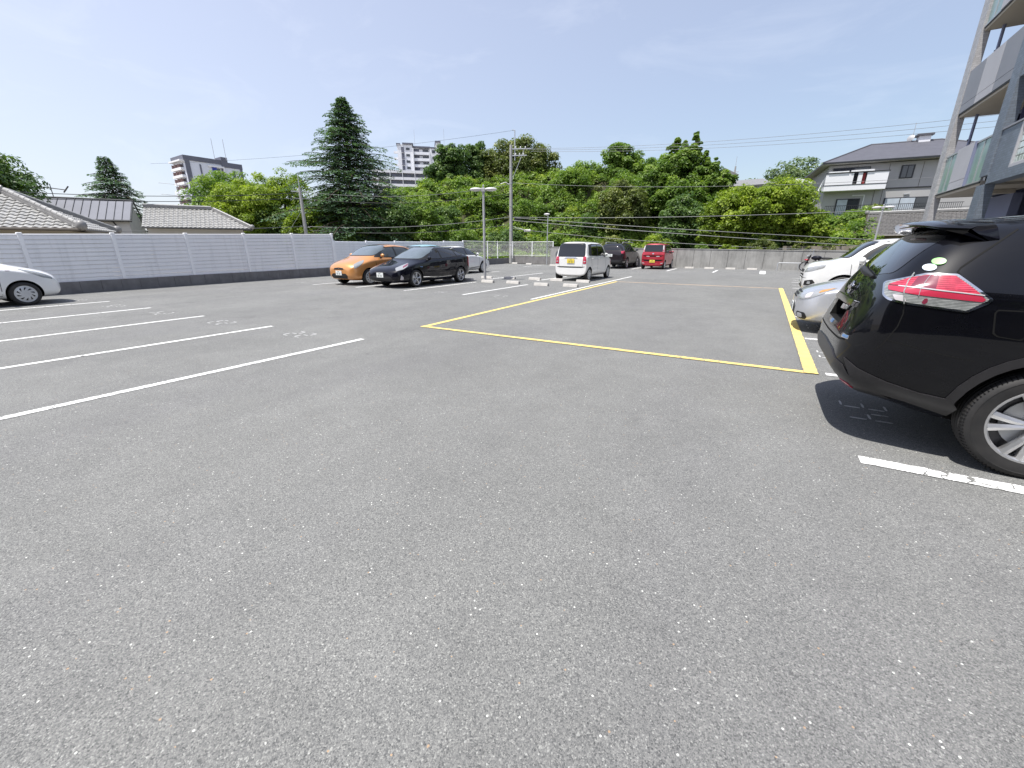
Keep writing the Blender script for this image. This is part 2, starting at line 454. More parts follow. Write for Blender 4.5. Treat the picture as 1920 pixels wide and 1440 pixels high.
# ------------------------------------------------------------------ mesh helpers
class MB:
    """collects faces with material slots, builds one mesh"""
    def __init__(s):
        s.v, s.f, s.mi, s.mats, s.uv = [], [], [], [], {}
        s.cur = 0
    def mat(s, m):
        if m not in s.mats: s.mats.append(m)
        s.cur = s.mats.index(m)
        return s
    def add(s, verts, faces):
        o = len(s.v)
        s.v += [tuple(p) for p in verts]
        for f in faces:
            s.f.append(tuple(i + o for i in f)); s.mi.append(s.cur)
        return s
    def box(s, x0, x1, y0, y1, z0, z1):
        return s.add([(x0, y0, z0), (x1, y0, z0), (x1, y1, z0), (x0, y1, z0), (x0, y0, z1), (x1, y0, z1), (x1, y1, z1), (x0, y1, z1)],
                     [(0, 3, 2, 1), (4, 5, 6, 7), (0, 1, 5, 4), (1, 2, 6, 5), (2, 3, 7, 6), (3, 0, 4, 7)])
    def cbox(s, x0, x1, y0, y1, z0, z1, c=0.01):
        """box with chamfered edges"""
        bm = bmesh.new()
        bmesh.ops.create_cube(bm, size=1)
        for v_ in bm.verts:
            v_.co = ((x0 + x1) / 2 + v_.co.x * (x1 - x0), (y0 + y1) / 2 + v_.co.y * (y1 - y0), (z0 + z1) / 2 + v_.co.z * (z1 - z0))
        bmesh.ops.bevel(bm, geom=bm.edges[:], offset=c, segments=1, affect='EDGES')
        s.add([v_.co[:] for v_ in bm.verts], [[q.index for q in f.verts] for f in bm.faces])
        bm.free()
        return s
    def prism(s, pts, h0, h1, axis='z'):
        """extrude a 2D outline; axis z: pts are (x,y); axis y: pts are (x,z); axis x: pts are (y,z)"""
        def P(p, h):
            return (p[0], p[1], h) if axis == 'z' else ((p[0], h, p[1]) if axis == 'y' else (h, p[0], p[1]))
        n = len(pts)
        vs = [P(p, h0) for p in pts] + [P(p, h1) for p in pts]
        return s.add(vs, [tuple(range(n))[::-1], tuple(range(n, 2 * n))] + [(i, (i + 1) % n, n + (i + 1) % n, n + i) for i in range(n)])
    def tube(s, pts, rad, seg=8, cap=True):
        """tube along a polyline, radius a number or one per point"""
        pts = [Vector(p) for p in pts]
        rs = rad if isinstance(rad, (list, tuple)) else [rad] * len(pts)
        vs, fs = [], []
        ref = None
        for i, p in enumerate(pts):
            d = (pts[min(i + 1, len(pts) - 1)] - pts[max(i - 1, 0)]).normalized()
            if ref is None:
                ref = Vector((0, 0, 1)) if abs(d.z) < 0.9 else Vector((1, 0, 0))
            a = d.cross(ref).normalized()
            b = d.cross(a).normalized()
            ref = a.cross(d)
            for k in range(seg):
                an = 2 * PI * k / seg
                vs.append(p + (a * math.cos(an) + b * math.sin(an)) * rs[i])
        for i in range(len(pts) - 1):
            for k in range(seg):
                k2 = (k + 1) % seg
                fs.append((i * seg + k, i * seg + k2, (i + 1) * seg + k2, (i + 1) * seg + k))
        if cap:
            fs.append(tuple(range(seg))[::-1])
            fs.append(tuple(range((len(pts) - 1) * seg, len(pts) * seg)))
        return s.add(vs, fs)
    def lathe(s, prof, seg=24, axis='z', c=(0, 0, 0), closed=False):
        """prof: (radius, height) pairs"""
        vs, fs = [], []
        n = len(prof)
        for r_, h_ in prof:
            for k in range(seg):
                a = 2 * PI * k / seg
                x, y = r_ * math.cos(a), r_ * math.sin(a)
                p = (x, y, h_) if axis == 'z' else ((x, h_, y) if axis == 'y' else (h_, x, y))
                vs.append((p[0] + c[0], p[1] + c[1], p[2] + c[2]))
        for i in range(n if closed else n - 1):
            j = (i + 1) % n
            for k in range(seg):
                k2 = (k + 1) % seg
                fs.append((i * seg + k, i * seg + k2, j * seg + k2, j * seg + k))
        return s.add(vs, fs)
    def ell(s, c, r, nu=12, nv=8):
        vs, fs = [], []
        for i in range(nv + 1):
            th = PI * i / nv
            for k in range(nu):
                a = 2 * PI * k / nu
                vs.append((c[0] + r[0] * math.sin(th) * math.cos(a), c[1] + r[1] * math.sin(th) * math.sin(a), c[2] + r[2] * math.cos(th)))
        for i in range(nv):
            for k in range(nu):
                fs.append((i * nu + k, i * nu + (k + 1) % nu, (i + 1) * nu + (k + 1) % nu, (i + 1) * nu + k))
        return s.add(vs, fs)
    def xform(s, mtx, start=0):
        for i in range(start, len(s.v)):
            s.v[i] = tuple(mtx @ Vector(s.v[i]))
        return s
    def mesh(s, name, smooth=0):
        me = bpy.data.meshes.new(name)
        me.from_pydata(s.v, [], s.f)
        for m_ in s.mats: me.materials.append(M[m_])
        me.polygons.foreach_set('material_index', s.mi)
        me.update()
        if smooth: shade(me, smooth)
        return me
    def build(s, name, parent=None, smooth=0, loc=None, rot=None, **props):
        o = bpy.data.objects.new(name, s.mesh(name, smooth))
        return link(o, parent, loc, rot, **props)

def shade(me, ang=35):
    me.polygons.foreach_set('use_smooth', [True] * len(me.polygons))
    if ang < 180:
        me.set_sharp_from_angle(angle=R(ang))
    me.update()

def fixn(me):
    bm = bmesh.new(); bm.from_mesh(me)
    bmesh.ops.recalc_face_normals(bm, faces=bm.faces)
    bm.to_mesh(me); bm.free()

def link(o, parent=None, loc=None, rot=None, **props):
    COL.objects.link(o)
    if parent is not None: o.parent = parent
    if loc is not None: o.location = loc
    if rot is not None: o.rotation_euler = rot
    for k, v in props.items(): o[k] = v
    return o

def thing(name, label, cat, loc=(0, 0, 0), rz=0.0, group=None):
    o = bpy.data.objects.new(name, None)
    o.empty_display_size = 0.2
    link(o, None, loc, (0, 0, rz), label=label, category=cat)
    if group: o['group'] = group
    return o

def share(name, me, parent=None, loc=None, rot=None, **props):
    return link(bpy.data.objects.new(name, me), parent, loc, rot, **props)

def copy_tree(o, parent=None):
    c = o.copy(); COL.objects.link(c); c.parent = parent
    for ch in list(o.children): copy_tree(ch, c)
    return c

# ================================================================== THE SETTING
def sheet(name, x0, x1, y0, y1, z, mat, **p):
    return MB().mat(mat).add([(x0, y0, z), (x1, y0, z), (x1, y1, z), (x0, y1, z)], [(0, 1, 2, 3)]).build(name, kind='structure', **p)

sheet('ground', -1500, 1500, -1500, 1500, -0.06, 'earth')
MB().mat('asphalt').add([(-19.0, -45, 0), (30, -45, 0), (30, 34.7, 0), (-21.4, 34.7, 0), (-21.4, 36.4, 0), (-21.7, 36.4, 0)],
                        [(0, 1, 2, 3, 4, 5)]).build('parking_lot', kind='structure')
MB().mat('asphalt').add([(-45, 37.0, -0.03), (40, 35.2, -0.03), (40, 41, -0.03), (-20, 42.5, -0.03), (-45, 43, -0.03)], [(0, 1, 2, 3, 4)]).build('road', kind='structure')

def strip(name, p0, p1, w, mat, z=0.004, seg=0.5):
    """painted line: a subdivided ribbon with its own along/across coordinates"""
    p0, p1 = Vector(p0), Vector(p1)
    d = (p1 - p0); L = d.length; d.normalize()
    nrm = Vector((-d.y, d.x))
    n = max(1, int(L / seg))
    vs, fs, uv = [], [], []
    for i in range(n + 1):
        c = p0 + d * (L * i / n)
        vs += [(c.x - nrm.x * w / 2, c.y - nrm.y * w / 2, z), (c.x + nrm.x * w / 2, c.y + nrm.y * w / 2, z)]
    for i in range(n):
        fs.append((2 * i, 2 * i + 2, 2 * i + 3, 2 * i + 1))
        uv += [(i / n, 0), ((i + 1) / n, 0), ((i + 1) / n, 1), (i / n, 1)]
    me = bpy.data.meshes.new(name)
    me.from_pydata(vs, [], fs)
    l = me.uv_layers.new(name='UVMap')
    l.data.foreach_set('uv', [c for q in uv for c in q])
    me.materials.append(M[mat])
    return link(bpy.data.objects.new(name, me), kind='structure')

# bay lines, left row (cars park along y)
for x0, x1, y1 in ((-15.62, -15.78, 4.52), (-13.0, -13.18, 4.52), (-10.50, -10.56, 4.53), (-8.12, -8.02, 4.56), (-5.68, -5.56, 4.61)):
    strip('bay_line', (x0, -0.6), (x1, y1), 0.115, 'paint_white')
# middle rows, back to back
for x, y0, y1 in ((-15.75, 10.9, 15.3), (-13.25, 10.95, 15.3), (-10.76, 10.93, 15.35), (-8.19, 10.92, 15.35)):
    strip('bay_line', (x, y0), (x, y1), 0.11, 'paint_white')
strip('bay_line', (-5.70, 10.9), (-5.82, 22.4), 0.11, 'paint_white', 0.006)
for x, y0, y1 in ((-17.3, 17.4, 22.8), (-14.40, 17.6, 23.1), (-11.22, 17.2, 22.9), (-8.80, 17.4, 22.4)):
    strip('bay_line', (x, y0), (x, y1), 0.12, 'paint_white')
# rows along the concrete wall and the far corner
for x, y0, y1 in ((-7.9, 30.2, 33.4), (-5.30, 28.9, 32.6), (-2.55, 28.5, 31.6), (-16.3, 29.8, 33.6), (-13.4, 29.8, 33.4), (-10.6, 29.8, 33.2)):
    strip('bay_line', (x, y0), (x, y1), 0.13, 'paint_white')
strip('bay_line', (0.06, 28.3), (0.06, 32.0), 0.34, 'paint_white')
# right row (cars park along x)
for y, x0 in ((3.56, 0.82), (6.02, 0.86), (8.36, 0.80), (11.02, 0.80), (13.5, 0.85), (16.2, 1.02), (18.95, 1.10), (22.2, 1.2), (25.2, 1.35)):
    strip('bay_line', (x0, y), (5.75, y + (0.05 if y < 4 else 0)), 0.125 if y > 4 else 0.135, 'paint_white')
# the yellow box in the aisle
strip('yellow_line', (-5.45, 6.0), (-5.50, 18.75), 0.13, 'paint_yellow', 0.004)
strip('yellow_line', (-5.50, 5.99), (0.70, 5.99), 0.115, 'paint_yellow', 0.008)
strip('yellow_line', (0.71, 5.94), (0.71, 18.6), 0.155, 'paint_yellow', 0.012)
strip('yellow_line', (-5.42, 18.68), (0.62, 18.55), 0.14, 'paint_yellow_old', 0.004)

SEG = {'0': 'abcdef', '1': 'bc', '2': 'abged', '3': 'abgcd', '4': 'fgbc', '5': 'afgcd', '6': 'afgecd', '7': 'abc', '8': 'abcdefg', '9': 'abfgcd'}
def number(text, cx, cy, up, h=0.34, w=0.17, gap=0.15, z=0.004):
    """stencilled bay number, each stroke a slightly tapered chip of paint"""
    upv = Vector(up); rt = Vector((upv.y, -upv.x))
    vs, fs, uv = [], [], []
    tot = len(text) * w + (len(text) - 1) * gap
    for k, ch in enumerate(text):
        ox = -tot / 2 + k * (w + gap)
        strokes = dict(a=((0.02, h), (w - .02, h)), d=((0.02, 0), (w - .02, 0)), g=((0.02, h / 2), (w - .02, h / 2)),
                       f=((0, h / 2 + .03), (0, h - .02)), b=((w, h / 2 + .03), (w, h - .02)), e=((0, .02), (0, h / 2 - .03)), c=((w, .02), (w, h / 2 - .03)))
        for sgm in SEG[ch]:
            (ax, ay), (bx, by) = strokes[sgm]
            a = Vector((ax, ay)); b = Vector((bx, by)); d = (b - a).normalized(); n_ = Vector((-d.y, d.x)) * (0.015 if sgm in 'befc' else 0.009)
            ring = [a - n_ * .6, a + d * .025 - n_, b - d * .025 - n_ * 1.1, b - n_ * .5, b + n_ * .6, b - d * .03 + n_, a + d * .03 + n_ * 1.05, a + n_ * .5]
            o = len(vs)
            for p in ring:
                q = Vector((cx, cy)) + rt * (ox + p.x) + upv * (p.y - h / 2)
                vs.append((q.x, q.y, z))
            fs.append(tuple(range(o, o + 8)))
            uv += [(.5, .5)] * 8
    me = bpy.data.meshes.new('bay_number')
    me.from_pydata(vs, [], fs)
    me.uv_layers.new(name='UVMap').data.foreach_set('uv', [c for q in uv for c in q])
    me.materials.append(M['paint_digit'])
    fixn(me)
    if me.polygons[0].normal.z < 0:
        me.flip_normals()
    return link(bpy.data.objects.new('bay_number', me), kind='structure')
for s_, x, y in (('22', -6.82, 4.33), ('23', -9.3, 4.28), ('24', -11.9, 4.25), ('25', -14.42, 4.19), ('26', -16.95, 4.15), ('27', -18.7, 5.5)):
    number(s_, x, y, (0, -1))
for s_, x, y in (('14', -17.3, 11.4), ('13', -14.5, 11.2), ('12', -12.0, 11.15), ('15', -9.37, 11.16), ('17', -7.0, 11.2)):
    number(s_, x, y, (0, 1))
for s_, x, y in (('34', 1.04, 4.75), ('55', 1.06, 7.2), ('56', 1.1, 9.7), ('57', 1.1, 12.3), ('62', 1.15, 14.9), ('63', 1.3, 17.6), ('65', 1.35, 20.5), ('66', 1.5, 23.7)):
    number(s_, x, y, (1, 0))
for s_, x, y in (('61', -3.9, 29.0), ('60', -1.2, 29.0)):
    number(s_, x, y, (0, 1))

# ------------------------------------------------------------------ wheel stops
ws = MB().mat('stop')
ws.prism([(-0.09, 0), (0.09, 0), (0.055, 0.115), (-0.055, 0.115)], -0.3, 0.3, 'x')
me = ws.mesh('wheel_stop', 0)
bm = bmesh.new(); bm.from_mesh(me); bmesh.ops.bevel(bm, geom=bm.edges[:], offset=0.008, segments=1, affect='EDGES'); bm.to_mesh(me); bm.free()
stops = [(-10.15, 15.37, 'in front of the grey lamp post, first of the near row'), (-8.93, 15.44, 'second of the near row, right of the lamp post'),
         (-7.47, 15.15, 'third of the near row, behind the white kei car'), (-6.27, 15.27, 'last of the near row, beside the yellow line'),
         (-11.57, 17.45, 'back row, just left behind the lamp post foot'), (-10.42, 17.7, 'back row, second from the lamp post'),
         (-9.1, 17.76, 'back row, third from the lamp post'), (-7.95, 17.7, "back row, under the white kei car's left rear wheel"),
         (-6.6, 17.45, "back row, under the white kei car's right rear wheel"), (-20.0, 34.9, 'far corner, below the mesh fence'),
         (-17.95, 33.86, 'far corner, middle one below the mesh fence'), (-14.9, 32.3, 'far corner, where the mesh fence meets the wall'),
         (-4.56, 33.3, 'against the concrete wall, first right of the red car'), (-3.25, 33.3, 'against the concrete wall, second right of the red car'),
         (-1.89, 33.3, 'against the concrete wall, third right of the red car'), (-0.59, 33.3, 'against the concrete wall, fourth right of the red car'),
         (-11.55, 15.8, "behind the black hatchback's right rear wheel"), (-12.75, 15.8, "behind the black hatchback's left rear wheel")]
for x, y, where in stops:
    share('wheel_stop', me, None, (x, y, 0), (0, 0, R(random.uniform(-2, 2)) - (R(6) if x < -14 and y > 30 else 0)),
          label='concrete wheel stop, ' + where, category='wheel stop', group='concrete wheel stops at the bay ends')

# ------------------------------------------------------------------ white slat fence on block kerb (left side)
FA, FB, FC = Vector((-19.30, 0)), Vector((-20.2, 15.0)), Vector((-21.14, 36.4))
def fpt(y):
    return FA + (FB - FA) * (y / 15.0) if y <= 15.57 else FB + (FC - FB) * ((y - 15.0) / 21.4)
fence = thing('slat_fence', 'tall white horizontal slat fence standing on dark block kerb', 'fence', (0, 0, 0))
slat = MB().mat('fence_white')
slat.prism([(-0.014, 0.0), (-0.014, 0.088), (0.018, 0.089), (0.018, 0.112), (0.026, 0.112), (0.026, 0.0)], 0, 1.0, 'x')   # unit length along x, section in y,z
slat_me = slat.mesh('slat')
ys = [-4.6, -2.45, -0.3, 1.85, 4.0, 6.22, 8.49, 10.78, 13.13, 15.50]
ztop = lambda y: 1.81 + (y - 4) * 0.0245
zkb = lambda y: 0.36 + 0.004 * y
post_me = MB().mat('fence_post').cbox(-0.045, 0.045, -0.05, 0.05, 0, 1.0, 0.006).mesh('fence_post')
cap_me = MB().mat('fence_post').cbox(-0.055, 0.055, -0.06, 0.06, 0, 0.05, 0.012).mesh('post_cap')
for i, y in enumerate(ys):
    p = fpt(y)
    h0, h1 = zkb(y), ztop(y) + 0.02
    q = share('post', post_me, fence, (p.x + .02, p.y, h0)); q.scale = (1, 1, h1 - h0)
    share('post_cap', cap_me, fence, (p.x + .02, p.y, h1))
    if i < len(ys) - 1:
        p2 = fpt(ys[i + 1]); d = p2 - p; L = d.length - 0.07; a = math.atan2(d.y, d.x)
        zb, zt0, zt1 = zkb(y) - .02, ztop(y), ztop(ys[i + 1])
        tilt = math.atan2(zt1 - zt0, L)
        n = 11
        st = p + d.normalized() * 0.035
        for k in range(n):
            s_ = share('slat', slat_me, fence, (st.x, st.y, zb + (zt0 - zb) * k / n + random.uniform(-.001, .001)), (0, -tilt * (0.25 + .75 * k / n), a))
            s_.scale = (L, 1, (zt0 - zb) / n / 0.116)
        r_ = MB().mat('fence_post').tube([(st.x, st.y, zt0 + .012), (st.x + d.normalized().x * L, st.y + d.normalized().y * L, zt1 + .012)], 0.022, 6).build('top_rail', fence)

def block_kerb(name, pa, pb, h, label, step=0.4, thick=0.15):
    k = thing(name, label, 'kerb', (0, 0, 0)); k['kind'] = 'structure'
    d = Vector(pb) - Vector(pa); L = d.length; d.normalize(); a = math.atan2(d.y, d.x)
    n = int(L / step)
    me = MB().mat('block').cbox(0.004, step - 0.004, -thick / 2, thick / 2, 0, 1, 0.004).mesh('block')
    for i in range(n):
        c = Vector(pa) + d * (i * step)
        o = share('block', me, k, (c.x, c.y, 0), (0, 0, a)); o.scale = (L / (n * step), random.uniform(.97, 1.03), (h(c.y) if callable(h) else h) * random.uniform(.985, 1.0))
    return k
block_kerb('block_kerb', fpt(-6) , fpt(15.5), zkb, 'dark grey concrete block kerb below the tall white slat fence', 0.55)
block_kerb('block_kerb', fpt(15.6), fpt(36.3), 0.50, 'concrete block kerb below the lower white fence, behind the parked cars', 0.8)
block_kerb('block_kerb', (-21.1, 36.45), (-16.0, 35.2), 0.66, 'grey block kerb below the white mesh fence in the far corner', 0.8)

fence2 = thing('slat_fence', 'lower white slat fence behind the orange and black parked cars', 'fence')
ys2 = [15.62, 17.9, 20.3, 22.91, 25.46, 27.98, 28.43]
for i, y in enumerate(ys2[:-1]):
    p = fpt(y); zt = 1.77 + (y - 15.6) * 0.0125
    q = share('post', post_me, fence2, (p.x, p.y, .5)); q.scale = (.8, .8, zt - .47)
    if i < len(ys2) - 2:
        p2 = fpt(ys2[i + 1]); d = p2 - p; a = math.atan2(d.y, d.x)
        for k in range(9):
            s_ = share('slat', slat_me, fence2, (p.x, p.y, .52 + (zt - .52) * k / 9), (0, 0, a))
            s_.scale = (d.length, 1, (zt - .52) / 9 / .113)
mesh_f = thing('mesh_fence', 'white wire mesh fence with slim posts in the far corner', 'fence')
mp = [(-20.77, 27.98), (-20.93, 31.74), (-21.01, 33.51), (-21.1, 36.4), (-18.7, 35.85), (-16.3, 35.25)]
for i, (x, y) in enumerate(mp):
    MB().mat('fence_post').cbox(x - .03, x + .03, y - .03, y + .03, .45, 1.98 - (0.05 if i > 4 else 0), .005).build('post', mesh_f)
for i in range(len(mp) - 1):
    a, b = Vector(mp[i]), Vector(mp[i + 1])
    zt, zb = 1.93, 0.72
    MB().mat('fence_post').tube([(a.x, a.y, zt), (b.x, b.y, zt)], .022, 6).build('top_rail', mesh_f)
    MB().mat('fence_post').tube([(a.x, a.y, zb), (b.x, b.y, zb)], .018, 6).build('bottom_rail', mesh_f)
    w_ = MB().mat('fence_post')
    for k in range(1, 11):
        z = zb + (zt - zb) * k / 11
        w_.tube([(a.x, a.y, z), (b.x, b.y, z)], .007, 4)
    d = b - a; n = int(d.length / .09)
    for k in range(1, n):
        c = a + d * (k / n)
        w_.tube([(c.x, c.y, zb), (c.x, c.y, zt)], .0028, 3, False)
    w_.build('wire_panel', mesh_f, kind='stuff')

# ------------------------------------------------------------------ concrete wall along the far side
wall = thing('concrete_wall', 'weathered grey concrete wall with vertical joints across the far side', 'wall')
jx = [-16.25, -15.45, -14.4, -13.4, -12.4, -11.33, -10.3, -9.2, -8.0, -6.87, -5.74, -4.54, -3.39, -2.25, -1.14, -0.01, 1.11, 2.18, 3.39, 4.5, 5.6, 6.8, 8.0, 9.2, 10.4, 11.6]
wz = lambda x: 1.50 - (x + 16) * 0.0125
for i in range(len(jx) - 1):
    a, b = jx[i] + .012, jx[i + 1] - .012
    m_ = MB().mat('wall_concrete')
    m_.add([(a, 34.6, -.05), (b, 34.6, -.05), (b, 34.6, wz(b) - .05), (a, 34.6, wz(a) - .05), (a, 34.78, -.05), (b, 34.78, -.05), (b, 34.78, wz(b) - .05), (a, 34.78, wz(a) - .05)],
           [(0, 1, 2, 3), (5, 4, 7, 6), (3, 2, 6, 7), (1, 5, 6, 2), (4, 0, 3, 7)])
    m_.build('panel', wall)
MB().mat('wall_concrete').add([(jx[0], 34.64, -.05), (jx[-1], 34.64, -.05), (jx[-1], 34.64, wz(jx[-1]) - .07), (jx[0], 34.64, wz(jx[0]) - .07),
                               (jx[0], 34.74, -.05), (jx[-1], 34.74, -.05), (jx[-1], 34.74, wz(jx[-1]) - .07), (jx[0], 34.74, wz(jx[0]) - .07)],
                              [(0, 1, 2, 3), (5, 4, 7, 6), (3, 2, 6, 7)]).build('core', wall)
MB().mat('wall_concrete').add([(jx[0], 34.575, wz(jx[0]) - .05), (jx[-1], 34.575, wz(jx[-1]) - .05), (jx[-1], 34.575, wz(jx[-1])), (jx[0], 34.575, wz(jx[0])),
                               (jx[0], 34.81, wz(jx[0]) - .05), (jx[-1], 34.81, wz(jx[-1]) - .05), (jx[-1], 34.81, wz(jx[-1])), (jx[0], 34.81, wz(jx[0]))],
                              [(0, 1, 2, 3), (5, 4, 7, 6), (3, 2, 6, 7), (0, 4, 5, 1), (0, 3, 7, 4)]).build('coping', wall)
rail = thing('guard_rail', 'low galvanised steel rail in front of the far concrete wall', 'rail')
MB().mat('galv').tube([(0.85, 33.3, 0), (0.85, 33.3, .44), (0.9, 33.3, .48), (5.5, 33.3, .48), (5.55, 33.3, .44), (5.55, 33.3, 0)], .032, 8).build('bar', rail, 40)
for x in (2.0, 3.2, 4.4):
    MB().mat('galv').tube([(x, 33.3, 0), (x, 33.3, .46)], .026, 8).build('post', rail, 40)

# ------------------------------------------------------------------ lamp posts
def double_lamp(loc, h, rz, label, span=0.62):
    t = thing('lamp_post', label, 'lamp post', loc, rz)
    MB().mat('lamp_pole').tube([(0, 0, 0), (0, 0, h)], [.058, .05], 14).build('pole', t, 40)
    MB().mat('lamp_pole').cbox(-.11, .11, -.11, .11, 0, .02, .004).build('base_plate', t)
    MB().mat('lamp_pole').cbox(-.09, .09, -.08, .08, h - .13, h + .03, .02).build('bracket', t)
    MB().mat('galv').tube([(0, 0, h + .03), (0, 0, h + .12)], [.03, .022], 8).ell((0, 0, h + .13), (.035, .035, .035), 8, 6).build('light_sensor', t, 60)
    for sx in (-1, 1):
        arm = MB().mat('lamp_pole')
        c = (sx * span * .52, 0, h - .02)
        hd = MB().mat('lamp_head')
        hd.ell(c, (.27, .17, .075), 20, 10)
        o = hd.build('lamp_head', t, 60)
        MB().mat('lamp_glass').ell((c[0] + sx * .01, 0, h - .055), (.215, .125, .045), 16, 8).build('lens', o, 60)
        arm.tube([(sx * .05, 0, h - .05), (sx * .2, 0, h - .03)], .03, 8).build('arm', t, 40)
    return t
double_lamp((-10.95, 16.35, 0), 3.85, R(25), 'grey lamp post with two oval heads among the wheel stops')
double_lamp((6.20, 37.45, 0), 3.95, R(-8), 'pale lamp post with two flat heads beyond the white off-roader')
t = thing('lamp_post', 'slim single-headed lamp post beside the white mesh fence', 'lamp post', (-16.0, 33.4, 0), R(0))
MB().mat('galv').tube([(0, 0, 0), (0, 0, 4.0)], [.05, .038], 10).build('pole', t, 40)
MB().mat('lamp_head').ell((-.10, 0, 4.05), (.26, .15, .08), 16, 8).build('lamp_head', t, 60)
MB().mat('lamp_glass').ell((-.13, 0, 4.02), (.18, .10, .065), 14, 8).build('lens', t, 60)

# ------------------------------------------------------------------ utility poles and cables
up = thing('utility_pole', 'tall grey concrete utility pole with crossarm behind the mesh fence', 'utility pole', (-22.0, 37.6, 0))
MB().mat('pole_concrete').tube([(0, 0, -.1), (0, 0, 10.5)], [.19, .125], 16).build('pole', up, 40)
MB().mat('galv').tube([(.3, 0.2, 9.2), (.3, 0.2, 11.7)], .05, 8).build('extension_pipe', up, 40)
MB().mat('galv').tube([(.3, .2, 11.7), (0.1, .05, 11.72)], .03, 6).build('bracket', up, 40)
for z, L in ((10.15, 1.9), (9.6, 1.5)):
    b = MB().mat('galv').cbox(-.15, L, -.05, .05, z - .04, z + .04, .005).build('crossarm', up, rot=(0, 0, R(24)))
    for k in range(3):
        MB().mat('lamp_glass').lathe([(.0, 0), (.05, .0), (.07, .05), (.04, .07), (.065, .12), (.035, .16), (.0, .17)], 10, 'z', (.45 + k * .45 * L / 1.9, 0, z + .04)).build('insulator', b, 40)
MB().mat('galv').tube([(.05, 0, 7.4), (1.15, .5, 10.1)], .028, 6).build('brace', up)
MB().mat('lamp_head').tube([(0, 0, 7.1), (-.5, -.25, 7.35), (-.9, -.45, 7.2)], .03, 6).build('lamp_bracket', up, 60)
for z in (1.6, 3.0, 5.2, 7.2, 8.6):
    MB().mat('galv').lathe([(.20 - z * .006, 0), (.205 - z * .006, 0), (.205 - z * .006, .07), (.20 - z * .006, .07)], 14, 'z', (0, 0, z)).build('band', up, 40)
MB().mat('black').cbox(.35, 1.0, -.1, .1, 3.95, 4.22, .03).build('cable_box', up, rot=(0, 0, R(22)))
fl = MB().mat('lamp_head').cbox(1.35, 2.0, -.14, .14, 2.92, 3.12, .05).build('street_light', up, rot=(R(8), 0, R(22)))
MB().mat('galv').tube([(.15, 0.03, 3.4), (1.4, .0, 3.08)], .022, 6).build('light_arm', up, rot=(0, 0, R(22)))

p2 = thing('utility_pole', 'older grey utility pole rising behind the tall white fence end', 'utility pole', (-35.3, 24.5, 0))
MB().mat('pole_concrete').tube([(0, 0, -.1), (0, 0, 6.3)], [.17, .12], 12).build('pole', p2, 40)
MB().mat('galv').tube([(0, 0, 6.2), (0, 0, 7.3)], .035, 6).build('extension_pipe', p2)
MB().mat('galv').cbox(-.7, .7, -.04, .04, 5.95, 6.03, .005).build('crossarm', p2, rot=(0, 0, R(55)))
MB().mat('galv').cbox(-.55, .55, -.04, .04, 5.4, 5.48, .005).build('crossarm', p2, rot=(0, 0, R(55)))
MB().mat('galv').tube([(0, 0, 4.6), (-3.2, -1.9, 0)], .012, 5).build('stay_wire', p2)
p3 = thing('utility_pole', 'distant thin pole standing above the roofs right of the hill', 'utility pole', (-5.7, 74.8, 5))
MB().mat('pole_concrete').tube([(0, 0, 0), (0, 0, 7.7)], [.16, .11], 8).build('pole', p3, 40)
MB().mat('galv').tube([(0, 0, 7.6), (0, 0, 9.0)], .03, 6).build('extension_pipe', p3)
MB().mat('galv').cbox(-.5, .5, -.05, .05, 6.9, 7.0, .005).build('crossarm', p3)

def cable(pts, sag, rad, label, mat='wire'):
    a, b = Vector(pts[0]), Vector(pts[1])
    n = 18
    line = [a.lerp(b, i / n) - Vector((0, 0, sag * 4 * (i / n) * (1 - i / n))) for i in range(n + 1)]
    MB().mat(mat).tube(line, rad, 5).build('power_cable', None, 60, label=label, category='cable', group='overhead cables along the street')
T1 = (-21.2, 38.0)
cable([(-21.2, 38.1, 10.2), (30, 38.8, 9.75)], 1.15, .011, 'topmost of the three thin cables crossing the sky to the right', 'wire_light')
cable([(-20.8, 38.3, 10.1), (30, 39.0, 9.35)], 1.15, .011, 'middle one of the three cables crossing the sky to the right', 'wire_light')
cable([(-20.4, 38.4, 9.95), (30, 39.2, 9.0)], 1.15, .011, 'lowest of the three cables crossing the sky to the right', 'wire_light')
cable([(-21.9, 37.7, 7.3), (12, 40.5, 5.9)], .55, .013, 'single cable running across the middle of the green hill', 'wire_light')
cable([(-21.8, 37.7, 4.25), (14, 39.6, 4.05)], .35, .021, 'thick cable crossing the hill at lamp head height', 'wire_light')
cable([(-21.8, 37.7, 4.2), (14, 38.6, 1.45)], .15, .022, 'heavy twisted cable sloping down to the right, upper of two', 'wire_light')
cable([(-21.8, 37.6, 3.95), (14, 38.2, 0.95)], .15, .024, 'heavy twisted cable sloping down to the right, lower of two', 'wire_light')
cable([(-21.8, 37.6, 3.2), (10, 38.0, 1.1)], .4, .018, 'thin low cable sagging just above the concrete wall', 'wire_light')
cable([(-35.3, 24.5, 3.2), (-21.9, 37.6, 4.3)], .45, .024, 'thick pale cable from the old pole to the tall pole', 'wire_light')
cable([(-35.3, 24.5, 2.9), (-21.9, 37.6, 3.6)], .5, .022, 'dark cable hanging below the thick one left of the tall pole')
cable([(-35.3, 24.5, 6.0), (-21.9, 37.6, 7.2)], .7, .016, 'cable crossing in front of the big cedar, upper', 'wire_light')
cable([(-35.3, 24.5, 5.45), (-21.9, 37.6, 6.4)], .6, .016, 'cable crossing in front of the big cedar, lower')
cable([(-35.3, 24.5, 5.9), (-44, 3, 4.9)], .5, .022, 'blue-black cable from the old pole towards the left tiled roofs')
cable([(-35.3, 24.5, 5.5), (-44, 3, 4.6)], .5, .022, 'dark cable just under the blue-black one left of the old pole')
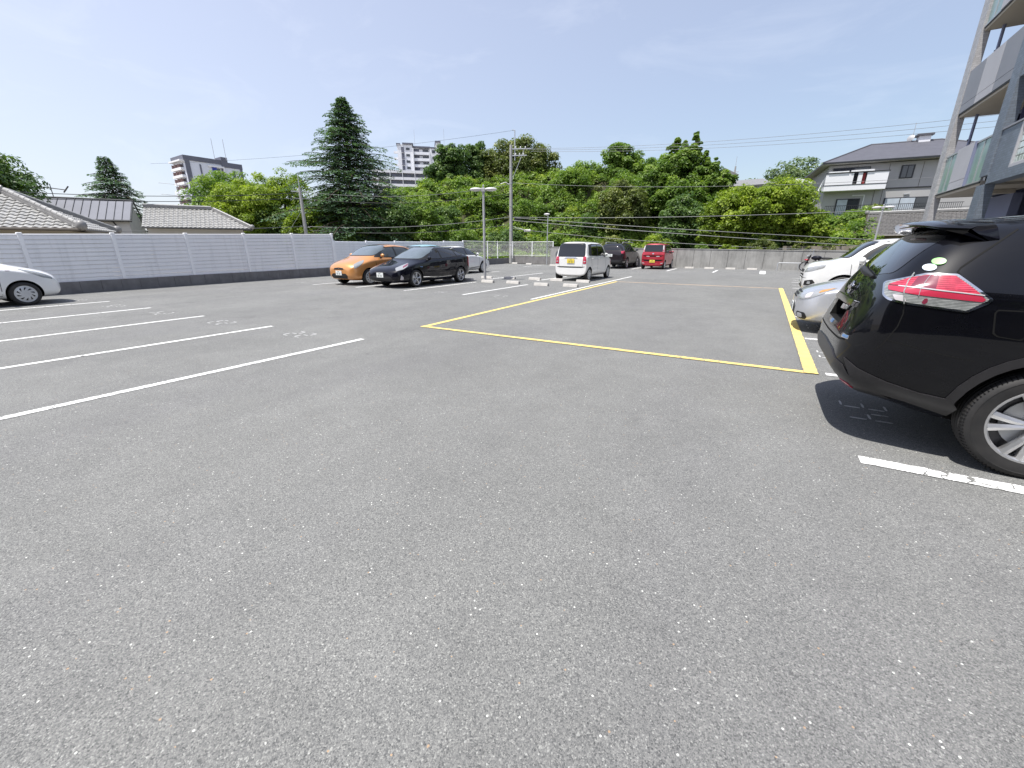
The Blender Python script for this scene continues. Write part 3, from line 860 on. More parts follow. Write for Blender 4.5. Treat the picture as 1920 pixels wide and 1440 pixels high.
cable([(-35.3, 24.5, 3.2), (-46, 2, 2.4)], .25, .020, 'low cable left of the old pole above the white fence', 'wire_light')
cable([(-21.7, 37.8, 11.7), (-60, 24, 10.2)], .5, .010, 'very thin cable leaving the top of the tall pole to the left')

# ------------------------------------------------------------------ hill
def smooth(a):
    a = np.clip(a, 0, 1); return a * a * (3 - 2 * a)
PHI = [-62, -55, -46, -40, -30, -24, -19, -12, -5, -1, 3, 8, 14, 30]
AMP = [0.0, 1.5, 7.4, 8.8, 9.9, 10.0, 10.1, 10.2, 7.4, 4.6, 3.6, 4.5, 4.6, 4.6]
def lump(x, y):
    return (np.sin(x * .9 + 1.3 * np.sin(y * .45)) * np.cos(y * .8 + np.sin(x * .5)) * .55 + np.sin(x * 2.1 + y * 1.7) * .22)
def hill_z(x, y):
    r = np.hypot(x, y); ph = np.degrees(np.arctan2(x, y))
    a = np.interp(ph, PHI, AMP)
    z = a * smooth((r - 44.5) / 15.5) + np.where(a > 1, lump(x, y) * smooth((r - 45) / 4) * np.clip(1 - (r - 60) / 5, 0, 1), 0)
    return z - .05
nr, na = 60, 150
rr = np.concatenate([np.linspace(43, 66, 46), np.linspace(68, 180, 14)])
aa = np.radians(np.linspace(-62, 34, na))
vv = [(r_ * math.sin(a_), r_ * math.cos(a_), float(hill_z(r_ * math.sin(a_), r_ * math.cos(a_)))) for r_ in rr for a_ in aa]
ff = [(i * na + j, i * na + j + 1, (i + 1) * na + j + 1, (i + 1) * na + j) for i in range(nr - 1) for j in range(na - 1)]
MB().mat('soil').add(vv, ff).build('hill', None, 180, kind='structure')
me_ = bpy.data.objects['hill'].data
fixn(me_)
if me_.polygons[0].normal.z < 0: me_.flip_normals()

def leaf_mesh(name, cen, rad, n_each, size, mat, squash=0.85, aspect=1.7, up_bias=0.65, jit=0.55, tint_c=None):
    """many small leaves on the skin of many small clumps"""
    cen = np.asarray(cen, float); rad = np.asarray(rad, float)
    k = len(cen)
    idx = np.repeat(np.arange(k), n_each)
    n = len(idx)
    d = rng.normal(size=(n, 3)); d /= np.linalg.norm(d, axis=1)[:, None]
    d[:, 2] = np.where(d[:, 2] < -0.45, -d[:, 2], d[:, 2])
    rr_ = rad[idx] * (0.62 + 0.45 * rng.random(n))
    pos = cen[idx] + d * rr_[:, None] * np.array([1, 1, squash])
    nm = d + rng.normal(size=(n, 3)) * jit + np.array([0, 0, up_bias])
    nm /= np.linalg.norm(nm, axis=1)[:, None]
    a = np.cross(nm, rng.normal(size=(n, 3))); a /= np.linalg.norm(a, axis=1)[:, None]
    b = np.cross(nm, a)
    s = size * (0.6 + 0.8 * rng.random(n))
    la = a * s[:, None]; lb = b * (s / aspect)[:, None]
    V = np.stack([pos - la, pos - lb * .9 + la * .1, pos + la, pos + lb * .9 + la * .1], 1).reshape(-1, 3)
    tc = rng.random(k) if tint_c is None else np.asarray(tint_c)
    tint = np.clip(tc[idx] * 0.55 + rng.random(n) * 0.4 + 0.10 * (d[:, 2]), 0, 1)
    return quad_mesh(name, V, tint, mat)

def quad_mesh(name, V, tint, mat):
    n = len(V) // 4
    me = bpy.data.meshes.new(name)
    me.vertices.add(4 * n); me.loops.add(4 * n); me.polygons.add(n)
    me.vertices.foreach_set('co', V.astype(np.float32).ravel())
    me.loops.foreach_set('vertex_index', np.arange(4 * n, dtype=np.int32))
    me.polygons.foreach_set('loop_start', np.arange(0, 4 * n, 4, dtype=np.int32))
    at = me.attributes.new('tint', 'FLOAT', 'FACE')
    at.data.foreach_set('value', tint.astype(np.float32))
    me.materials.append(M[mat])
    me.update(calc_edges=True)
    return me

# undergrowth over the slope: creeper-covered mounds
def slope_pts(n, r0, r1, p0, p1):
    r_ = np.sqrt(rng.uniform(r0 * r0, r1 * r1, n)); p_ = np.radians(rng.uniform(p0, p1, n))
    return r_ * np.sin(p_), r_ * np.cos(p_), r_
for mat, cnt, sz, (ra, rb), seedc in (('leaf_hill', 1900, .135, (.35, .95), 0), ('leaf_mid', 900, .13, (.4, 1.1), 1), ('leaf_olive', 260, .11, (.3, .8), 2), ('leaf_yellow', 420, .12, (.3, .9), 3)):
    x, y, r_ = slope_pts(cnt, 44.0, 63, -57, 9.5)
    rad = rng.uniform(ra, rb, cnt)
    z = hill_z(x, y) + rad * .25
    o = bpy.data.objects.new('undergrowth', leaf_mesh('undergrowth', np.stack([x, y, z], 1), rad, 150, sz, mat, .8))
    link(o, kind='stuff', label='dense green creeper and shrub growth covering the slope' if seedc == 0 else ('darker shrubs scattered through the slope growth' if seedc == 1 else ('brownish dry twigs and leaves among the slope growth' if seedc == 2 else 'bright yellow-green tufts among the slope growth')), category='undergrowth')

def tree(name, label, x, y, zb, ztop, rad, mat, puffs=60, n_each=150, size=.13, flat=1.0, trunk_r=.16, low=None, lobes=None, group='trees beyond the wall and fence', prad=.26, lean=(0, 0)):
    t = thing(name, label, 'tree', (x, y, zb), 0, group)
    H = ztop - zb
    zc = H - rad * flat if low is None else (H + low) / 2
    rz_ = rad * flat if low is None else (H - low) / 2
    cs, rs = [], []
    lb = lobes or [(0, 0, zc, rad, rz_)]
    for (lx, ly, lz, lr, lzr) in lb:
        m = max(12, int(puffs * 1.7 * (lr / rad) ** 1.5))
        d = rng.normal(size=(m, 3)); d /= np.linalg.norm(d, axis=1)[:, None]
        f = rng.uniform(.35, .95, m)
        pr_ = np.clip(prad * lr, .20, max(.75, .20 * rad)) * rng.uniform(.65, 1.3, m)
        c = d * f[:, None] * np.array([lr, lr, lzr]) + np.array([lx + lean[0], ly + lean[1], lz])
        cs.append(c); rs.append(pr_)
    c = np.concatenate(cs); rs = np.concatenate(rs)
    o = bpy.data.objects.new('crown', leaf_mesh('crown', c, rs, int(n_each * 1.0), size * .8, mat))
    link(o, t)
    tr = MB().mat('bark')
    top = Vector((lean[0], lean[1], zc + rz_ * .35))
    tr.tube([(0, 0, -.3), (.05, .03, H * .18), top * .55, top], [trunk_r * 1.25, trunk_r, trunk_r * .7, trunk_r * .25], 9)
    tr.build('trunk', t, 60)
    for k in range(5):
        q = c[rng.integers(len(c))]
        s = top * rng.uniform(.35, .75)
        mid = s.lerp(Vector(q), .5) + Vector((0, 0, -.1 * H * .1))
        MB().mat('bark').tube([s, mid, q], [trunk_r * .45, trunk_r * .3, trunk_r * .1], 6).build('limb', t, 60)
    return t

tree('dome_tree', 'big dark dome-shaped tree crowning the hill behind the utility pole', -30.3, 54.1, 8.0, 15.2, 4.7, 'leaf_olive', 120, 170, .17, .75, .3, lobes=[(0, 0, 3.6, 4.3, 3.5), (2.6, 1.4, 3.0, 2.6, 2.9), (-2.6, -1.4, 3.2, 2.7, 3.0), (3.9, 2.0, 1.9, 1.9, 2.0)])
tree('dark_tree', 'dark ragged tree on the hill crest beside the white apartment block', -36.65, 47.5, 6.6, 14.0, 2.5, 'leaf_dark', 70, 150, .16, 1.3, .18, lobes=[(0, 0, 5.6, 2.1, 1.9), (-1.1, -.9, 3.5, 2.3, 1.3), (1.0, 1.0, 3.4, 2.0, 1.8)])
tree('dark_tree', 'small dark bushy tree just left of the dome-shaped tree', -35.3, 51.0, 8.2, 14.7, 1.9, 'leaf_dark', 55, 150, .15, 1.6, .16, lobes=[(0, 0, 4.6, 1.7, 1.9), (.4, .4, 2.5, 1.8, 1.8)])
tree('round_tree', 'mid-green round tree on the ridge, centre right of the hill', -16.85, 55.5, 8.2, 13.3, 2.4, 'leaf_mid', 70, 150, .16, 1.1, .16, lobes=[(-.4, 0, 3.6, 1.9, 1.5), (.9, .6, 2.4, 2.2, 1.8), (0, 0, 1.2, 2.4, 1.5)])
tree('twin_top_tree', 'tall ragged tree with two pointed tops on the right of the hill', -9.1, 50.8, 4.0, 12.7, 4.0, 'leaf_mid', 130, 170, .15, 1.0, .24,
     lobes=[(-.5, 0, 7.6, .42, 1.15), (-.1, .2, 6.9, .5, 1.3), (-1.0, 0, 6.6, .6, 1.3), (1.15, .2, 7.7, .36, 1.1), (1.5, .2, 6.8, .55, 1.2), (.6, 0, 6.2, 1.3, 1.3), (0, 0, 5.3, 2.2, 1.7), (2.3, .3, 5.7, .7, 1.2), (3.0, .3, 5.0, .9, 1.3), (2.6, .3, 4.2, 1.8, 1.5), (4.2, .5, 3.4, 1.4, 1.6), (3.4, .3, 2.4, 1.9, 1.9), (-2.2, -.3, 4.2, 1.9, 1.6), (-3.0, -.3, 2.6, 2.2, 1.9), (0, 0, 2.6, 3.4, 1.9)])
tree('shrubby_tree', 'dark shrubby tree hanging over the slope left of the twin-topped tree', -13.8, 47.6, 1.8, 8.2, 2.7, 'leaf_olive', 80, 150, .15, 1.1, .16)
tree('shrubby_tree', 'dark leafy mass low on the slope above the red kei car', -7.4, 45.4, .3, 6.2, 2.6, 'leaf_dark', 70, 150, .15, 1.1, .16)
tree('broad_bush', 'broad yellow-green bush spreading in front of the roofs right of the hill', -1.2, 45.6, .3, 6.7, 4.2, 'leaf_yellow', 150, 180, .14, .8, .2,
     lobes=[(-1.6, -1.0, 3.9, 2.7, 2.2), (1.5, -1.0, 4.4, 2.8, 2.1), (3.3, -1.0, 3.1, 2.0, 1.7), (-3.2, -.9, 2.9, 2.0, 1.7), (0, .5, 3.0, 3.4, 2.4)])
tree('dark_bush', 'deep green bush under the broad yellow-green one', .5, 46.0, -.05, 3.6, 2.9, 'leaf_dark', 80, 150, .14, .68, .14)
tree('yellow_bush', 'small yellow-green bush beside the retaining wall', 3.5, 43.6, .9, 3.3, 1.0, 'leaf_yellow', 40, 130, .12, .9, .08)
tree('feathery_bush', 'loose green bush left of the grey two-storey house', 1.9, 47.2, .6, 5.2, 1.5, 'leaf_mid', 60, 130, .14, 1.2, .1)
tree('low_bush', 'rounded low bush just above the concrete wall near the scooter', -.3, 38.6, -.03, 2.05, 1.25, 'leaf_olive', 40, 140, .09, .8, .06)
tree('low_bush', 'spiky pale green bush above the concrete wall right of the red car', -2.6, 38.2, -.03, 1.75, .8, 'leaf_yellow', 30, 110, .09, .9, .06)
tree('low_bush', 'small bush above the concrete wall close to the red car', -4.6, 38.4, -.03, 1.9, .7, 'leaf_mid', 26, 110, .09, 1.0, .06)
tree('low_bush', 'leafy bush above the wall right behind the dark parked SUV', -8.6, 40.2, -.03, 2.5, 1.3, 'leaf_yellow', 44, 130, .10, .8, .06)
tree('far_tree', 'pale rounded tree far off behind the tiled roofs', 2.2, 110, 6, 18.2, 7.2, 'leaf_far', 100, 120, .30, .75, .4, lobes=[(1, 0, 6.8, 6.5, 5.2), (-6, -1, 5.0, 5.0, 4.2), (6.5, 1, 6.3, 4.5, 5)])
tree('dark_tree', 'dark spreading tree at the left edge above the tiled roof', -47.5, 7.2, -.05, 8.2, 4.3, 'leaf_dark', 230, 190, .15, .7, .25, low=2.4)
tree('round_tree', 'big round yellow-green tree in front of the blue-panelled tower', -48.8, 25.6, -.05, 8.6, 4.4, 'leaf_mid', 180, 200, .15, .9, .25, low=1.0, prad=.22)
tree('round_tree', 'dense rounded yellow-green tree right of the bigger round one', -43.5, 24.6, -.05, 7.5, 3.5, 'leaf_yellow', 150, 180, .12, .9, .2, low=1.0, prad=.2)
tree('open_tree', 'thin-crowned yellow-green tree with bare limbs showing', -43.6, 28.3, -.05, 8.8, 3.0, 'leaf_yellow', 50, 120, .13, .9, .16, low=4.6, prad=.2)
tree('low_tree', 'bright low tree behind the old utility pole', -38.2, 26.6, -.05, 5.2, 2.2, 'leaf_yellow', 60, 150, .13, 1.0, .14, low=.5)
tree('low_tree', 'dark-leaved low tree left of the old utility pole', -41.5, 25.9, -.05, 5.0, 2.6, 'leaf_dark', 70, 150, .13, .9, .14, low=.4)
tree('low_tree', 'green tree filling in under the left side of the cedar', -38.6, 30.3, -.05, 7.0, 2.8, 'leaf_mid', 90, 160, .14, 1.0, .16, low=.9)
tree('low_tree', 'dark tree under the right side of the cedar', -33.2, 33.8, -.05, 6.0, 2.8, 'leaf_dark', 90, 160, .14, .9, .16, low=.9)
tree('creeper_tree', 'creeper-covered trunk and crown at the left foot of the hill', -30.6, 34.9, -.05, 6.6, 2.0, 'leaf_mid', 60, 150, .13, 1.2, .14, low=.4)

SH = [(-49.5, 46.2, 2.0, 'leaf_mid'), (-45.8, 47.5, 2.3, 'leaf_dark'), (-42.5, 46.6, 1.7, 'leaf_hill'), (-39.5, 50.5, 2.0, 'leaf_dark'), (-36.5, 47.0, 1.9, 'leaf_mid'), (-34.0, 53.0, 2.1, 'leaf_hill'),
      (-31.0, 48.0, 1.6, 'leaf_dark'), (-27.8, 51.8, 1.9, 'leaf_mid'), (-24.6, 47.4, 1.7, 'leaf_hill'), (-22.8, 55.0, 2.0, 'leaf_mid'), (-20.0, 50.2, 1.8, 'leaf_dark'), (-17.0, 47.0, 1.6, 'leaf_olive'),
      (-15.4, 53.0, 2.2, 'leaf_mid'), (-21.5, 58.5, 1.8, 'leaf_hill'), (-12.5, 56.0, 2.2, 'leaf_mid'), (-6.0, 54.5, 2.0, 'leaf_mid')]
SHL = ["low shrub behind the cedar's left foot", 'dark shrub just right of the cedar', 'pale creeper shrub below the low apartment block', 'dark shrub under the white apartment block', 'mid-green shrub left of the utility pole, low on the slope', 'bright creeper mound just below the dark ragged trees', 'dark mound immediately left of the utility pole', 'mid-green mound directly right of the utility pole', 'bright mound at the slope foot behind the slim lamp post', "mid-green mound under the dome tree's right flank", 'dark hollow shrub in the middle of the bare slope', 'brownish shrub at the slope foot above the white kei car', 'broad green shrub left of the shrubby dark tree', 'small bright mound on the crest between dome and round tree', 'full green shrub filling the ridge left of the twin-topped tree', 'leafy shrub behind the right shoulder of the twin-topped tree']
for (p_, r_, s_, m_), lab_ in zip(SH, SHL):
    x = r_ * math.sin(R(p_)); y = r_ * math.cos(R(p_)); z = float(hill_z(np.array(x), np.array(y)))
    o = tree('slope_shrub', lab_, x, y, z - .3, z + s_ * 1.35, s_ * 1.25, m_, 34, 150, .13, .8, .08, low=-.2, group='shrubs rising from the slope')
def conifer(name, label, x, y, zb, ztop, rad, n_br=170, seed=3, low=.12):
    rg = np.random.default_rng(seed)
    t = thing(name, label, 'tree', (x, y, zb), 0, 'cedars behind the fence')
    H = ztop - zb
    MB().mat('bark').tube([(0, 0, -.2), (0, 0, H * .5), (0.05, 0, H * .97)], [H * .022, H * .013, .02], 9).build('trunk', t, 60)
    V, T = [], []
    br = MB().mat('bark')
    for i in range(n_br):
        f = (i / n_br)                                     # 0 bottom .. 1 top
        z = H * (low + (1 - low) * f ** 0.9)
        an = i * 2.399 + rg.uniform(-.3, .3)
        L = rad * (1 - f) ** .95 * (rg.uniform(.45, .95) if rg.random() < .72 else rg.uniform(.95, 1.25)) * (1 + .16 * math.sin(an * 2 + seed) + .10 * math.sin(f * 23 + an)) + .25
        dirv = np.array([math.cos(an), math.sin(an), 0])
        lift = rg.uniform(.02, .32) + .35 * f
        n = max(3, int(L / .45))
        pts = []
        for k in range(n + 1):
            s = k / n
            pts.append(np.array([0, 0, z]) + dirv * L * s + np.array([0, 0, L * (lift * s - .38 * s * s)]))
        br.tube(pts, [.05 * (1 - k / (n + 1)) * (1.3 - f) + .012 for k in range(n + 1)], 5, False)
        m = int(50 * L) + 18
        for k in range(m):
            s = rg.uniform(.16, 1.0) ** .8
            q = s * n; j = min(int(q), n - 1); p = pts[j] + (pts[j + 1] - pts[j]) * (q - j)
            side = rg.choice([-1, 1])
            lat = np.array([-dirv[1], dirv[0], 0]) * side
            wdt = L * .34 * (1 - s * .7) + .16
            off = rg.uniform(0, 1) ** .8
            base = p + lat * wdt * off + np.array([0, 0, -.10 * off * wdt - rg.uniform(0, .16)])
            dr = lat * .8 + dirv * rg.uniform(.3, 1.1) + np.array([0, 0, rg.uniform(-.55, .12)])
            dr /= np.linalg.norm(dr)
            nn = np.array([rg.normal() * .35, rg.normal() * .35, 1.0]); w2 = np.cross(dr, nn); w2 /= np.linalg.norm(w2)
            a = rg.uniform(.13, .27); b = a * .26
            V += [base - w2 * b * .5, base + dr * a * .5 - w2 * b, base + dr * a, base + dr * a * .5 + w2 * b]
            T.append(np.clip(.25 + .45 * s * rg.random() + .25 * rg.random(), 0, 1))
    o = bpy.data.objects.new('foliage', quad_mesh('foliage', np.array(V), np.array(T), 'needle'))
    link(o, t)
    br.build('branches', t, 60, kind='stuff')
conifer('cedar', 'tall dark-green pyramid-shaped cedar, the highest tree in view', -36.6, 31.06, -.05, 14.8, 7.3, 420, 5, .1)
conifer('cedar', 'smaller pointed conifer between the left roofs and the tower', -56.9, 19.0, -.05, 9.8, 4.4, 190, 9, .2)

# ------------------------------------------------------------------ houses on the left
def wave_tile(col=.265, crs=.25, amp=.028):
    """one S-shaped clay tile: x across, y up the slope, tail lifted over the one below"""
    m_ = MB().mat('kawara')
    n = 7
    prof = [(i / n * col * 1.02, amp * (math.sin(i / n * 2 * PI - .6)) + (.012 if i > n - 2 else 0)) for i in range(n + 1)]
    vs = []
    for (x, z) in prof: vs.append((x, -.03, z + .050))
    for (x, z) in prof: vs.append((x, crs * 1.08, z + .006))
    for (x, z) in prof: vs.append((x, -.03, z + .022))
    fs = [(i, i + 1, n + 1 + i + 1, n + 1 + i) for i in range(n)] + [(2 * n + 2 + i, 2 * n + 3 + i, i + 1, i) for i in range(n)]
    m_.add(vs, fs)
    return m_
M['kawara'] = plain("grey_glazed_clay_tile", (0.36, 0.355, 0.34), 0.38, 0.0, 0.5, 0.22, 4.0, 0.1)
M['kawara_dark'] = plain("grey_ridge_tile", (0.21, 0.205, 0.20), 0.45, 0.0, 0.5, 0.2, 5.0, 0.1)
M['plaster'] = plain("pale_house_render", (0.48, 0.47, 0.45), 0.9, 0, .3, .08, 1.2, .1)
M['plaster_tan'] = plain("tan_house_render", (0.36, 0.32, 0.25), 0.9, 0, .3, .10, 1.2, .1)
M['metal_roof'] = plain("grey_blue_metal_roof", (0.20, 0.205, 0.23), 0.75, 0.0, 0.3, 0.06, .9)
M['metal_trim'] = plain("dark_roof_trim", (0.03, 0.032, 0.036), 0.5, 0.2, 0.5, 0.1, 2.0)
M['gutter'] = plain("brown_gutter", (0.10, 0.085, 0.07), 0.5)
tile_me = wave_tile().mesh('roof_tile', 60)

def tiled_slope(parent, O, u, v, rise, L, run, hip0, hip1, limit=300, col=.265, crs=.25):
    """tiles laid on a roof plane. O eave start, u along eave, v inwards (unit, horizontal); hip0/hip1: plane narrows at that end"""
    O, u, v = Vector(O), Vector((*u, 0)), Vector((*v, 0))
    sl = math.hypot(run, rise); up_ = (v * run + Vector((0, 0, rise))) / sl
    nrm = u.cross(up_).normalized()
    if nrm.z < 0: nrm = -nrm
    rot = Matrix((u, up_, nrm)).transposed().to_euler()
    if u.cross(up_).z < 0: rot = None
    cells = []
    for j in range(int(sl / crs)):
        s = j * crs; f = s / sl
        a, b = (run * f if hip0 else 0), L - (run * f if hip1 else 0)
        for i in range(int(L / col)):
            if a - col * .3 <= i * col and (i + 1) * col <= b + col * .5: cells.append((i, j))
    extra = MB().mat('kawara')
    for n_, (i, j) in enumerate(cells):
        p = O + u * (i * col) + up_ * (j * crs)
        if n_ < limit:
            share('roof_tile', tile_me, parent, p, rot)
        else:
            mt = Matrix.Translation(p) @ rot.to_matrix().to_4x4()
            w_ = wave_tile(); st = len(extra.v)
            extra.add([mt @ Vector(q) for q in w_.v], w_.f)
    if extra.v:
        extra.build('roof_tile', parent, 60, kind='stuff')

def ridge(parent, a, b, r=.10, name='ridge', caps=True, step=.27):
    a, b = Vector(a), Vector(b)
    d = b - a; L = d.length; d.normalize()
    side = d.cross(Vector((0, 0, 1))).normalized(); up_ = side.cross(d)
    m_ = MB().mat('kawara_dark')
    for (w_, h0, h1) in ((r * 1.25, -.05, .05), (r * 1.0, .05, .12)):
        q = [a - side * w_ + up_ * h0, a + side * w_ + up_ * h0, a + side * w_ + up_ * h1, a - side * w_ + up_ * h1]
        m_.add([tuple(p) for p in q] + [tuple(p + d * L) for p in q], [(0, 1, 2, 3), (7, 6, 5, 4), (0, 4, 5, 1), (1, 5, 6, 2), (2, 6, 7, 3), (3, 7, 4, 0)])
    o = m_.build(name, parent)
    n = int(L / step)
    for k in range(n):
        c = MB().mat('kawara')
        p = a + d * (k * step) + up_ * .12; q = a + d * ((k + 1) * step + .02) + up_ * .12
        c.tube([p, q], [r * .8, r * .68], 9)
        c.build('ridge_tile', o, 40)
    if caps:
        MB().mat('kawara_dark').ell(tuple(a + up_ * .1 - d * .05), (r * 1.7, r * 1.7, r * 1.9), 12, 8).build('end_tile', o, 60)
    return o

ux, vx = Vector((.486, .874)), Vector((-.874, .486))      # the way these houses stand: along, and away
h1 = thing('tiled_house', 'house with pale grey wavy tiled hip roof at the left edge behind the fence', 'house')
P1 = Vector((-23.1, 6.42)); z1 = 2.14; W1 = 5.1; rs1 = 1.36
O1 = P1 - ux * 4.24
tiled_slope(h1, (O1.x, O1.y, z1), ux, vx, rs1, 4.24, W1 / 2, False, True, 300)
# the end slope, seen from the side
O1b = P1
tiled_slope(h1, (O1b.x, O1b.y, z1), vx, -ux, rs1, W1, W1 / 2, True, True, 60)
apex = P1 - ux * (W1 / 2) + vx * (W1 / 2)
P1c = P1 + vx * W1
ridge(h1, (P1.x, P1.y, z1 + .05), (apex.x, apex.y, z1 + rs1 + .05), .10, 'hip_ridge')
ridge(h1, (P1c.x, P1c.y, z1 + .05), (apex.x, apex.y, z1 + rs1 + .05), .10, 'hip_ridge')
a2 = apex - ux * 3.5
ridge(h1, (apex.x, apex.y, z1 + rs1 + .08), (a2.x, a2.y, z1 + rs1 + .08), .12, 'top_ridge', False)
# roof deck under the tiles and walls
def prism_between(parent, name, mat, pts, z0, z1_):
    n = len(pts)
    m_ = MB().mat(mat).add([(p.x, p.y, z0) for p in pts] + [(p.x, p.y, z1_) for p in pts], [tuple(range(n))[::-1], tuple(range(n, 2 * n))] + [(i, (i + 1) % n, n + (i + 1) % n, n + i) for i in range(n)])
    o = m_.build(name, parent); fixn(o.data); return o
Pb = O1; Pd = O1 + vx * W1
zt = z1 + rs1 - .02
MB().mat('kawara_dark').add([(P1.x, P1.y, z1 - .03), (Pb.x, Pb.y, z1 - .03), (P1c.x, P1c.y, z1 - .03), (Pd.x, Pd.y, z1 - .03), (apex.x, apex.y, zt), ((apex - ux * 1.69).x, (apex - ux * 1.69).y, zt)],
                            [(1, 0, 4, 5), (0, 2, 4), (2, 3, 5, 4), (1, 5, 3), (0, 1, 3, 2)]).build('roof_deck', h1)
i_ = .45
prism_between(h1, 'wall', 'plaster_tan', [P1 - ux * i_ + vx * i_, O1 + vx * i_, O1 + vx * (W1 - i_), P1c - ux * i_ - vx * i_], -.05, z1 - .08)
MB().mat('gutter').tube([(O1.x - vx.x * .08, O1.y - vx.y * .08, z1 - .04), (P1.x - vx.x * .08, P1.y - vx.y * .08, z1 - .04)], .055, 8).build('gutter', h1, 40)
MB().mat('gutter').tube([(P1.x + ux.x * .08, P1.y + ux.y * .08, z1 - .05), (P1c.x + ux.x * .08, P1c.y + ux.y * .08, z1 - .05)], .05, 8).build('gutter', h1, 40)

h2 = thing('metal_roof_house', 'pale house with grey standing-seam metal roof between the tiled roofs', 'house')
Ev = Vector((-44.35, 15.4)); z2, rz2, W2, L2 = 3.52, 1.62, 2.5, 8.4           # right-hand end of the near eave
seam_n = 17
pan_w = L2 / seam_n
sl2 = math.hypot(W2, rz2)
up2 = (Vector((*vx, 0)) * W2 + Vector((0, 0, rz2))) / sl2
u3 = Vector((*ux, 0)); n2 = u3.cross(up2).normalized()
rot2 = Matrix((u3, up2, n2)).transposed().to_euler()
pan = MB().mat('metal_roof').box(.012, pan_w - .012, 0, sl2, -.04, 0).mat('metal_trim').box(-.012, .012, 0, sl2, -.04, .045).mesh('roof_panel')
for k in range(seam_n):
    p = Ev - ux * (L2 - k * pan_w)
    share('roof_panel', pan, h2, (p.x, p.y, z2), rot2)
tr = MB().mat('metal_trim')
E0 = Ev - ux * L2
tr.tube([(E0.x, E0.y, z2 - .07), (Ev.x + ux.x * .1, Ev.y + ux.y * .1, z2 - .07)], .09, 6)
Rg = Ev + vx * W2; R0 = E0 + vx * W2
tr.tube([(R0.x, R0.y, z2 + rz2 + .03), (Rg.x + ux.x * .1, Rg.y + ux.y * .1, z2 + rz2 + .03)], .07, 6)
tr.tube([(Ev.x + ux.x * .06, Ev.y + ux.y * .06, z2), (Rg.x + ux.x * .06, Rg.y + ux.y * .06, z2 + rz2)], .05, 6)
Eb = Ev + vx * (W2 + 3.4)
tr.tube([(Rg.x + ux.x * .06, Rg.y + ux.y * .06, z2 + rz2), (Eb.x + ux.x * .06, Eb.y + ux.y * .06, z2 + rz2 - 2.2)], .05, 6)
tr.build('trim', h2)
A_ = Ev - ux * .12 + vx * .25; B_ = Ev - ux * .12 + vx * (W2 + 3.2); C_ = E0 + vx * .25; D_ = E0 + vx * (W2 + 3.2); Rk = Rg - ux * .12; Rl = R0
MB().mat('plaster').add([(A_.x, A_.y, -.05), (B_.x, B_.y, -.05), (B_.x, B_.y, z2 + rz2 - 2.15), (Rk.x, Rk.y, z2 + rz2 - .08), (A_.x, A_.y, z2 + .05),
                         (C_.x, C_.y, -.05), (C_.x, C_.y, z2 + .05), (D_.x, D_.y, -.05), (D_.x, D_.y, z2 + rz2 - 2.15), (Rl.x, Rl.y, z2 + rz2 - .08)],
                        [(0, 1, 2, 3, 4), (5, 0, 4, 6), (7, 5, 6, 9, 8), (1, 7, 8, 2), (3, 2, 8, 9)]).build('wall', h2)
MB().mat('metal_trim').tube([(A_.x - ux.x * 1.0, A_.y - ux.y * 1.0, z2 - .1), (A_.x - ux.x * .8, A_.y - ux.y * .8, z2 - .5), (A_.x - ux.x * .7, A_.y - ux.y * .7, 0)], .05, 6).build('downpipe', h2)

h3 = thing('tiled_house', 'low house with striped grey tiled hip roof below the round trees', 'house')
E3 = Vector((-37.3, 13.5)); L3 = 6.5; z3, rs3, run3 = 2.80, 1.40, 2.4
tiled_slope(h3, (E3.x, E3.y, z3), ux, vx, rs3, L3, run3, False, True, 300)
F3 = E3 + ux * L3
tiled_slope(h3, (F3.x, F3.y, z3), vx, -ux, rs3, 4.8, run3, True, True, 40)
ap3 = F3 - ux * run3 + vx * run3; al3 = E3 + vx * run3
ridge(h3, (F3.x, F3.y, z3 + .05), (ap3.x, ap3.y, z3 + rs3 + .05), .09, 'hip_ridge')
ridge(h3, (al3.x, al3.y, z3 + rs3 + .06), (ap3.x, ap3.y, z3 + rs3 + .06), .11, 'top_ridge', False)
G3 = F3 + vx * 4.8; H3 = E3 + vx * 4.8
MB().mat('kawara_dark').add([(E3.x, E3.y, z3 - .03), (F3.x, F3.y, z3 - .03), (G3.x, G3.y, z3 - .03), (H3.x, H3.y, z3 - .03), (al3.x, al3.y, z3 + rs3 - .02), (ap3.x, ap3.y, z3 + rs3 - .02)],
                            [(0, 1, 5, 4), (1, 2, 5), (2, 3, 4, 5), (0, 4, 3), (3, 2, 1, 0)]).build('roof_deck', h3)
prism_between(h3, 'wall', 'plaster', [E3 + vx * .5 + ux * .2, F3 + vx * .5 - ux * .6, G3 - vx * .5 - ux * .6, H3 - vx * .5 + ux * .2], -.05, z3 - .05)
MB().mat('metal_trim').tube([(E3.x - vx.x * .06, E3.y - vx.y * .06, z3 - .05), (F3.x - vx.x * .06, F3.y - vx.y * .06, z3 - .05)], .06, 6).build('gutter', h3)
h4 = thing('dark_roof_house', 'dark-roofed building mostly hidden under the tree at the left edge', 'house')
MB().mat('kawara_dark').add([(-47, 3, 5.0), (-45.5, 9.2, 5.0), (-50, 10.5, 5.0), (-51.5, 4, 5.0), (-48.8, 4.8, 5.9), (-47.8, 8.4, 5.9)],
                            [(0, 1, 5, 4), (1, 2, 5), (2, 3, 4, 5), (3, 0, 4), (3, 2, 1, 0)]).build('roof', h4)
prism_between(h4, 'wall', 'plaster_tan', [Vector((-47.2, 3.6)), Vector((-46, 8.8)), Vector((-49.7, 9.9)), Vector((-51, 4.4))], -.05, 4.98)
an = thing('television_aerial', 'small dark roof aerial left of the metal roof', 'aerial', (-50.6, 13.0, 3.0))
MB().mat('black').tube([(0, 0, 0), (0, 0, 3.3)], .03, 5).build('mast', an)
